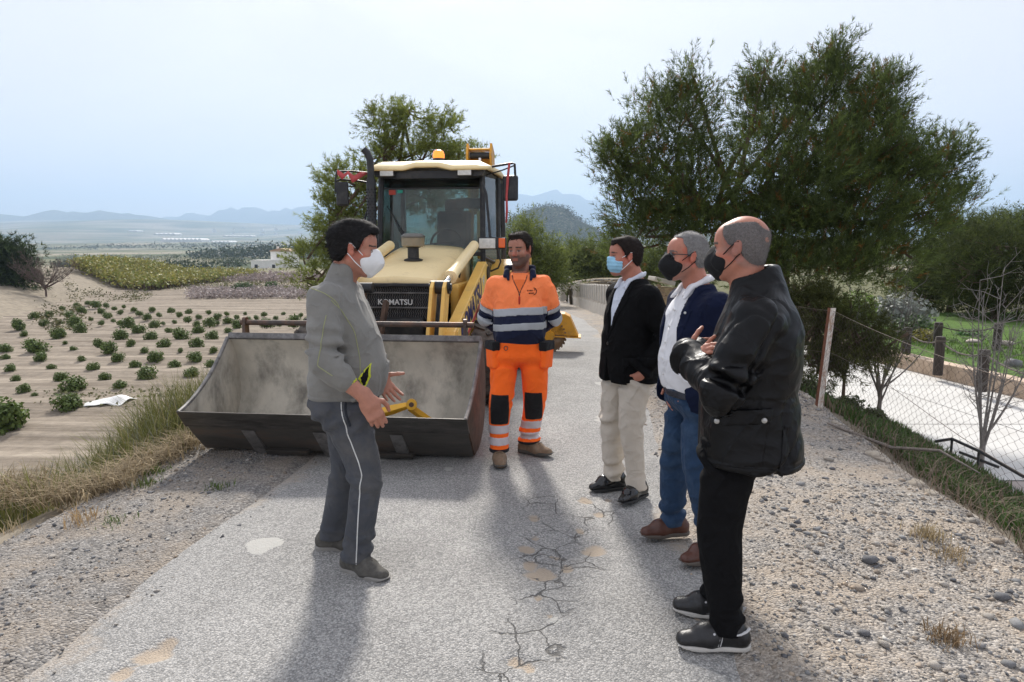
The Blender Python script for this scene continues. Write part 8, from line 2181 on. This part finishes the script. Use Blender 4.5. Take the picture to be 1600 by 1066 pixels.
# stone pillar with a tile on top
PL = empty('gate_pillar', (2.62, 11.9, 0), R(8)); tag(PL, 'yellowish stone gate pillar with a crumbling white capped top', 'pillar')
mb = MB(); mb.box((0, 0, .46), (.30, .34, .98)); mb.build('shaft', mat('pillar_stone', color=(.46, .36, .22), rough=.9, var=.2, vscale=7, bump=.012, bscale=22), PL, bevel=.02)
mb = MB(); mb.box((-.02, 0, 1.06), (.38, .36, .07), rotm('Y', R(14))); mb.build('cap_slab', mat('cap_white', color=(.62, .60, .54), rough=.85, var=.12), PL, bevel=.01)
rr = np.random.default_rng(29)
for i in range(9):
    V, Fc = pebble_mesh(970 + i, .8); o = link('pillar_stone', np_mesh('pillar_stone', V * .055, Fc, [mat('pillar_rubble', color=(.36, .27, .18), rough=.9, var=.3, vscale=9)]), PL, (rr.uniform(-.14, .16), -.17 + rr.uniform(-.02, .02), .86 + rr.uniform(-.08, .13)))
mb = MB(); mb.tube([(-.17, -.18, .97), (-.16, -.185, .6), (-.165, -.18, .15)], .014, 6); mb.build('conduit', mat('conduit_white', color=(.6, .6, .57), rough=.6), PL)
# metal frame gate beside the pillar
GT = empty('metal_gate', (2.95, 11.8, 0)); tag(GT, 'dark metal framed wire gate beside the stone pillar', 'gate')
mb = MB()
for q in (((0, 0, .05), (0, 0, .82)), ((0, 0, .82), (.55, .1, .82)), ((0, 0, .45), (.55, .1, .45)), ((.55, .1, .05), (.55, .1, .82))): mb.tube(q, .014, 6)
mb.build('frame', M_blk, GT)
mb = MB(); mb.box((.06, -.02, .70), (.10, .012, .13)); mb.build('plate', mat('plate_grey', color=(.20, .20, .20), rough=.6), GT)
px_mass('dry_brush', 'heap of dry cuttings at the foot of the gate pillar', [(1035, 1100, 520, 560)], 60, .2, (.28, .21, .15), 88, .04, 30, 0.0)
for i, (px, py, w_) in enumerate(((1035, 545, 30), (1050, 560, 24), (1042, 575, 18))):
    b = unproj(px, py); V, Fc = pebble_mesh(990 + i, .5); o = link('stone', np_mesh('stone', V * w_ / 1067 * b[1] * .5, Fc, [M_rub2]), sh_r, tuple(b + [0, 0, .03]))

# ---- white plastic sheet at the field edge
b = unproj(170, 632, FIELD_Z); g_ = []
nzs = Nz(31, 8, 1.2, 4)
for i in range(22):
    row = []
    for j in range(16):
        x = -1.35 + 2.7 * i / 21; y = -.6 + 1.2 * j / 15; hgt = .22 * math.exp(-((x - .7) / .9) ** 2 - (y / .45) ** 2) + .10 * math.exp(-((x + .5) / .8) ** 2 - (y / .4) ** 2)
        row.append((x, y + .1 * math.sin(x * 2), hgt + .03 * float(nzs(np.array([x * 2, y * 2, 0])))))
    g_.append(row)
mb = MB(); mb.sheet(g_); o = mb.build('plastic_sheet', mat('sheet_white', color=(.70, .70, .68), rough=.5, var=.08), None, smooth=True, solid=.01, loc=tuple(b + [0, 0, .06])); o.scale = (.46, .8, .9); tag(o, 'crumpled white plastic sheet at the near edge of the field', 'plastic sheet')
px_mass('weeds', 'grey green weeds along the near edge of the field', [(60, 300, 610, 640)], 60, .36, (.14, .14, .07), 89, .05, 26, -3.2)

# ---- farmhouse
M_white = mat('limewash', color=(.78, .76, .72), rough=.9, var=.06, vscale=.8); M_tile = mat('roof_tile', color=(.36, .24, .16), rough=.9, var=.2, vscale=3); M_win = mat('window_dark', color=(.03, .03, .035), rough=.3)
hb = place_at(428, 428, 195); HS = empty('farmhouse', tuple(hb), R(-10)); tag(HS, 'white two storey farmhouse among trees in the valley', 'house')
mb = MB(); mb.box((-1.0, 0, 1.6), (8.4, 6, 4.4)); mb.build('wall', M_white, HS)
mb = MB(); mb.box((2.2, 2.5, 3.0), (6.0, 5, 6.6)); mb.build('wall', M_white, HS)
mb = MB(); mb.prism([(-1.1, 6.3), (5.5, 6.3), (5.3, 6.55), (2.2, 7.25), (-.9, 6.55)], -.2, 5.3, 'y'); rf = mb.build('roof', M_tile, HS)
mb = MB(); mb.box((-1.0, 0, 3.86), (8.6, 6.2, .14)); mb.build('roof', M_white, HS)
mb = MB(); mb.box((.2, 2.4, 7.3), (.5, .5, .9)); mb.build('chimney', M_white, rf)
for (x, y, z, w_, h_) in ((-3.6, -3.02, 2.2, .9, 1.0), (1.7, -3.02, 2.2, .9, 1.0), (1.5, -.03, 5.0, .8, .9)):
    mb = MB(); mb.box((x, y, z), (w_, .1, h_)); wn_ = mb.build('window', M_win, HS); mb = MB(); mb.box((x, y - .05, z - h_ / 2 - .08), (w_ * 1.2, .15, .12)); mb.build('sill', M_white, wn_)
mb = MB(); mb.box((-.6, -3.02, .6), (1.4, .1, 1.6)); mb.build('door', M_win, HS)
for k in range(7): mb = MB(); mb.box((3.6 + k * .28, -.3, -.4 + (6 - k) * .28), (.28, 1.2, .4)); mb.build('step', M_white, HS)
mb = MB(); mb.box((3.2, -.9, 1.4), (.12, .1, 2.2), rotm('Y', R(30))); mb.build('railing', M_white, HS)
for (px, py, d, s_, lab) in ((405, 428, 190, 2.6, 'dark hedge left of the farmhouse'), (447, 412, 215, 4.2, 'tall dark tree behind the farmhouse'), (398, 432, 200, 2.0, 'low dark hedge end beyond the farmhouse yard'), (470, 428, 200, 3.2, 'dark tree right of the farmhouse')):
    p = place_at(px, py + 6, d); shrub('farm_tree', lab, tuple(p), s_, 700, (.035, .050, .022), int(px), s_ * .15, s_ * .07, 'tree')
p = place_at(373, 435, 185); mb = MB(); mb.prism([(-1.4, 0), (1.4, 0), (.9, .7), (-.8, .9)], -.6, .6, 'y'); tag(mb.build('tile_heap', mat('tile_orange', color=(.55, .16, .06), rough=.9), None, loc=tuple(p)), 'orange heap of tiles near the farmhouse', 'tile heap')
# utility poles
for i, (px, pb, pt, d, lab) in enumerate(((226, 424, 402, 330, 'tall utility pole standing in the valley'), (357, 427, 411, 260, 'short utility pole left of the farmhouse'))):
    b = place_at(px, pb, d); t = place_at(px, pt, d); T = empty('utility_pole', tuple(b)); tag(T, lab, 'utility pole', 'utility poles in the valley'); h_ = t[2] - b[2]
    mb = MB(); mb.tube([(0, 0, -.5), (0, 0, h_)], [.22, .14], 8); mb.build('pole', M_twig, T); mb = MB(); mb.box((0, 0, h_ - .5), (1.8, .16, .16)); mb.build('crossarm', M_twig, T)
# far town and greenhouses
r = np.random.default_rng(51); mb = MB()
for _ in range(900):
    px = r.uniform(-80, 470); d = r.uniform(4300, 5600); w_ = max(0, 1 - abs(px - 40) / 330); 
    if r.random() > .15 + w_: continue
    p = place_at(px, 352 + r.uniform(0, 12) + 6 * (d < 4800), d); mb.box(p, (r.uniform(8, 26), r.uniform(8, 20), r.uniform(8, 22)))
tag(mb.build('far_town', mat('town_white', color=(.62, .58, .54), rough=.9)), 'white houses of a far town at the foot of the mountains', kind='stuff')
for i, (px, py, w_, h_, d, lab) in enumerate(((290, 375, 62, 5, 2300, 'long white greenhouse roofs in the far valley'), (262, 366, 34, 3, 3000, 'narrow white greenhouse above the long ones'), (350, 378, 30, 3, 2200, 'small white greenhouse right of the long ones'), (375, 369, 44, 2, 3100, 'thin pale greenhouse strip farthest right'), (212, 361, 14, 2, 3400, 'tiny white shed in the far valley'))):
    p = place_at(px, py, d); k = d / 1067; T = empty('greenhouse', tuple(p)); tag(T, lab, 'greenhouse', 'greenhouses in the far valley'); mb = MB()
    n_ = max(2, int(w_ / 6))
    mb = MB(); mb.box((0, 0, -h_ * k * .3), (w_ * k, 60, h_ * k * .7)); mb.build('wall', M_white, T)
    for j in range(n_):
        x0 = (-w_ / 2 + w_ * j / n_) * k; x1 = (-w_ / 2 + w_ * (j + 1) / n_) * k; mb = MB(); mb.prism([(x0, 0), (x1, 0), ((x0 + x1) / 2, h_ * k * .5)], -32, 32, 'y'); mb.build('roof_span', M_white, T)
# ================================================================== haze
mb = MB(); mb.box((0, 4550, 300), (30000, 10500, 840))
hz = mb.build('haze', None)
hm = bpy.data.materials.new('haze_air'); hm.use_nodes = True
nt = hm.node_tree
for n in list(nt.nodes): nt.nodes.remove(n)
ho = N(nt, 'ShaderNodeOutputMaterial'); hv = N(nt, 'ShaderNodeVolumePrincipled')
hv.inputs['Color'].default_value = (.52, .72, .96, 1)
hv.inputs['Density'].default_value = 2.0e-4
hv.inputs['Anisotropy'].default_value = 0.25
nt.links.new(hv.outputs[0], ho.inputs['Volume'])
hz.data.materials.append(hm)
tag(hz, 'pale blue haze over the valley', kind='stuff')
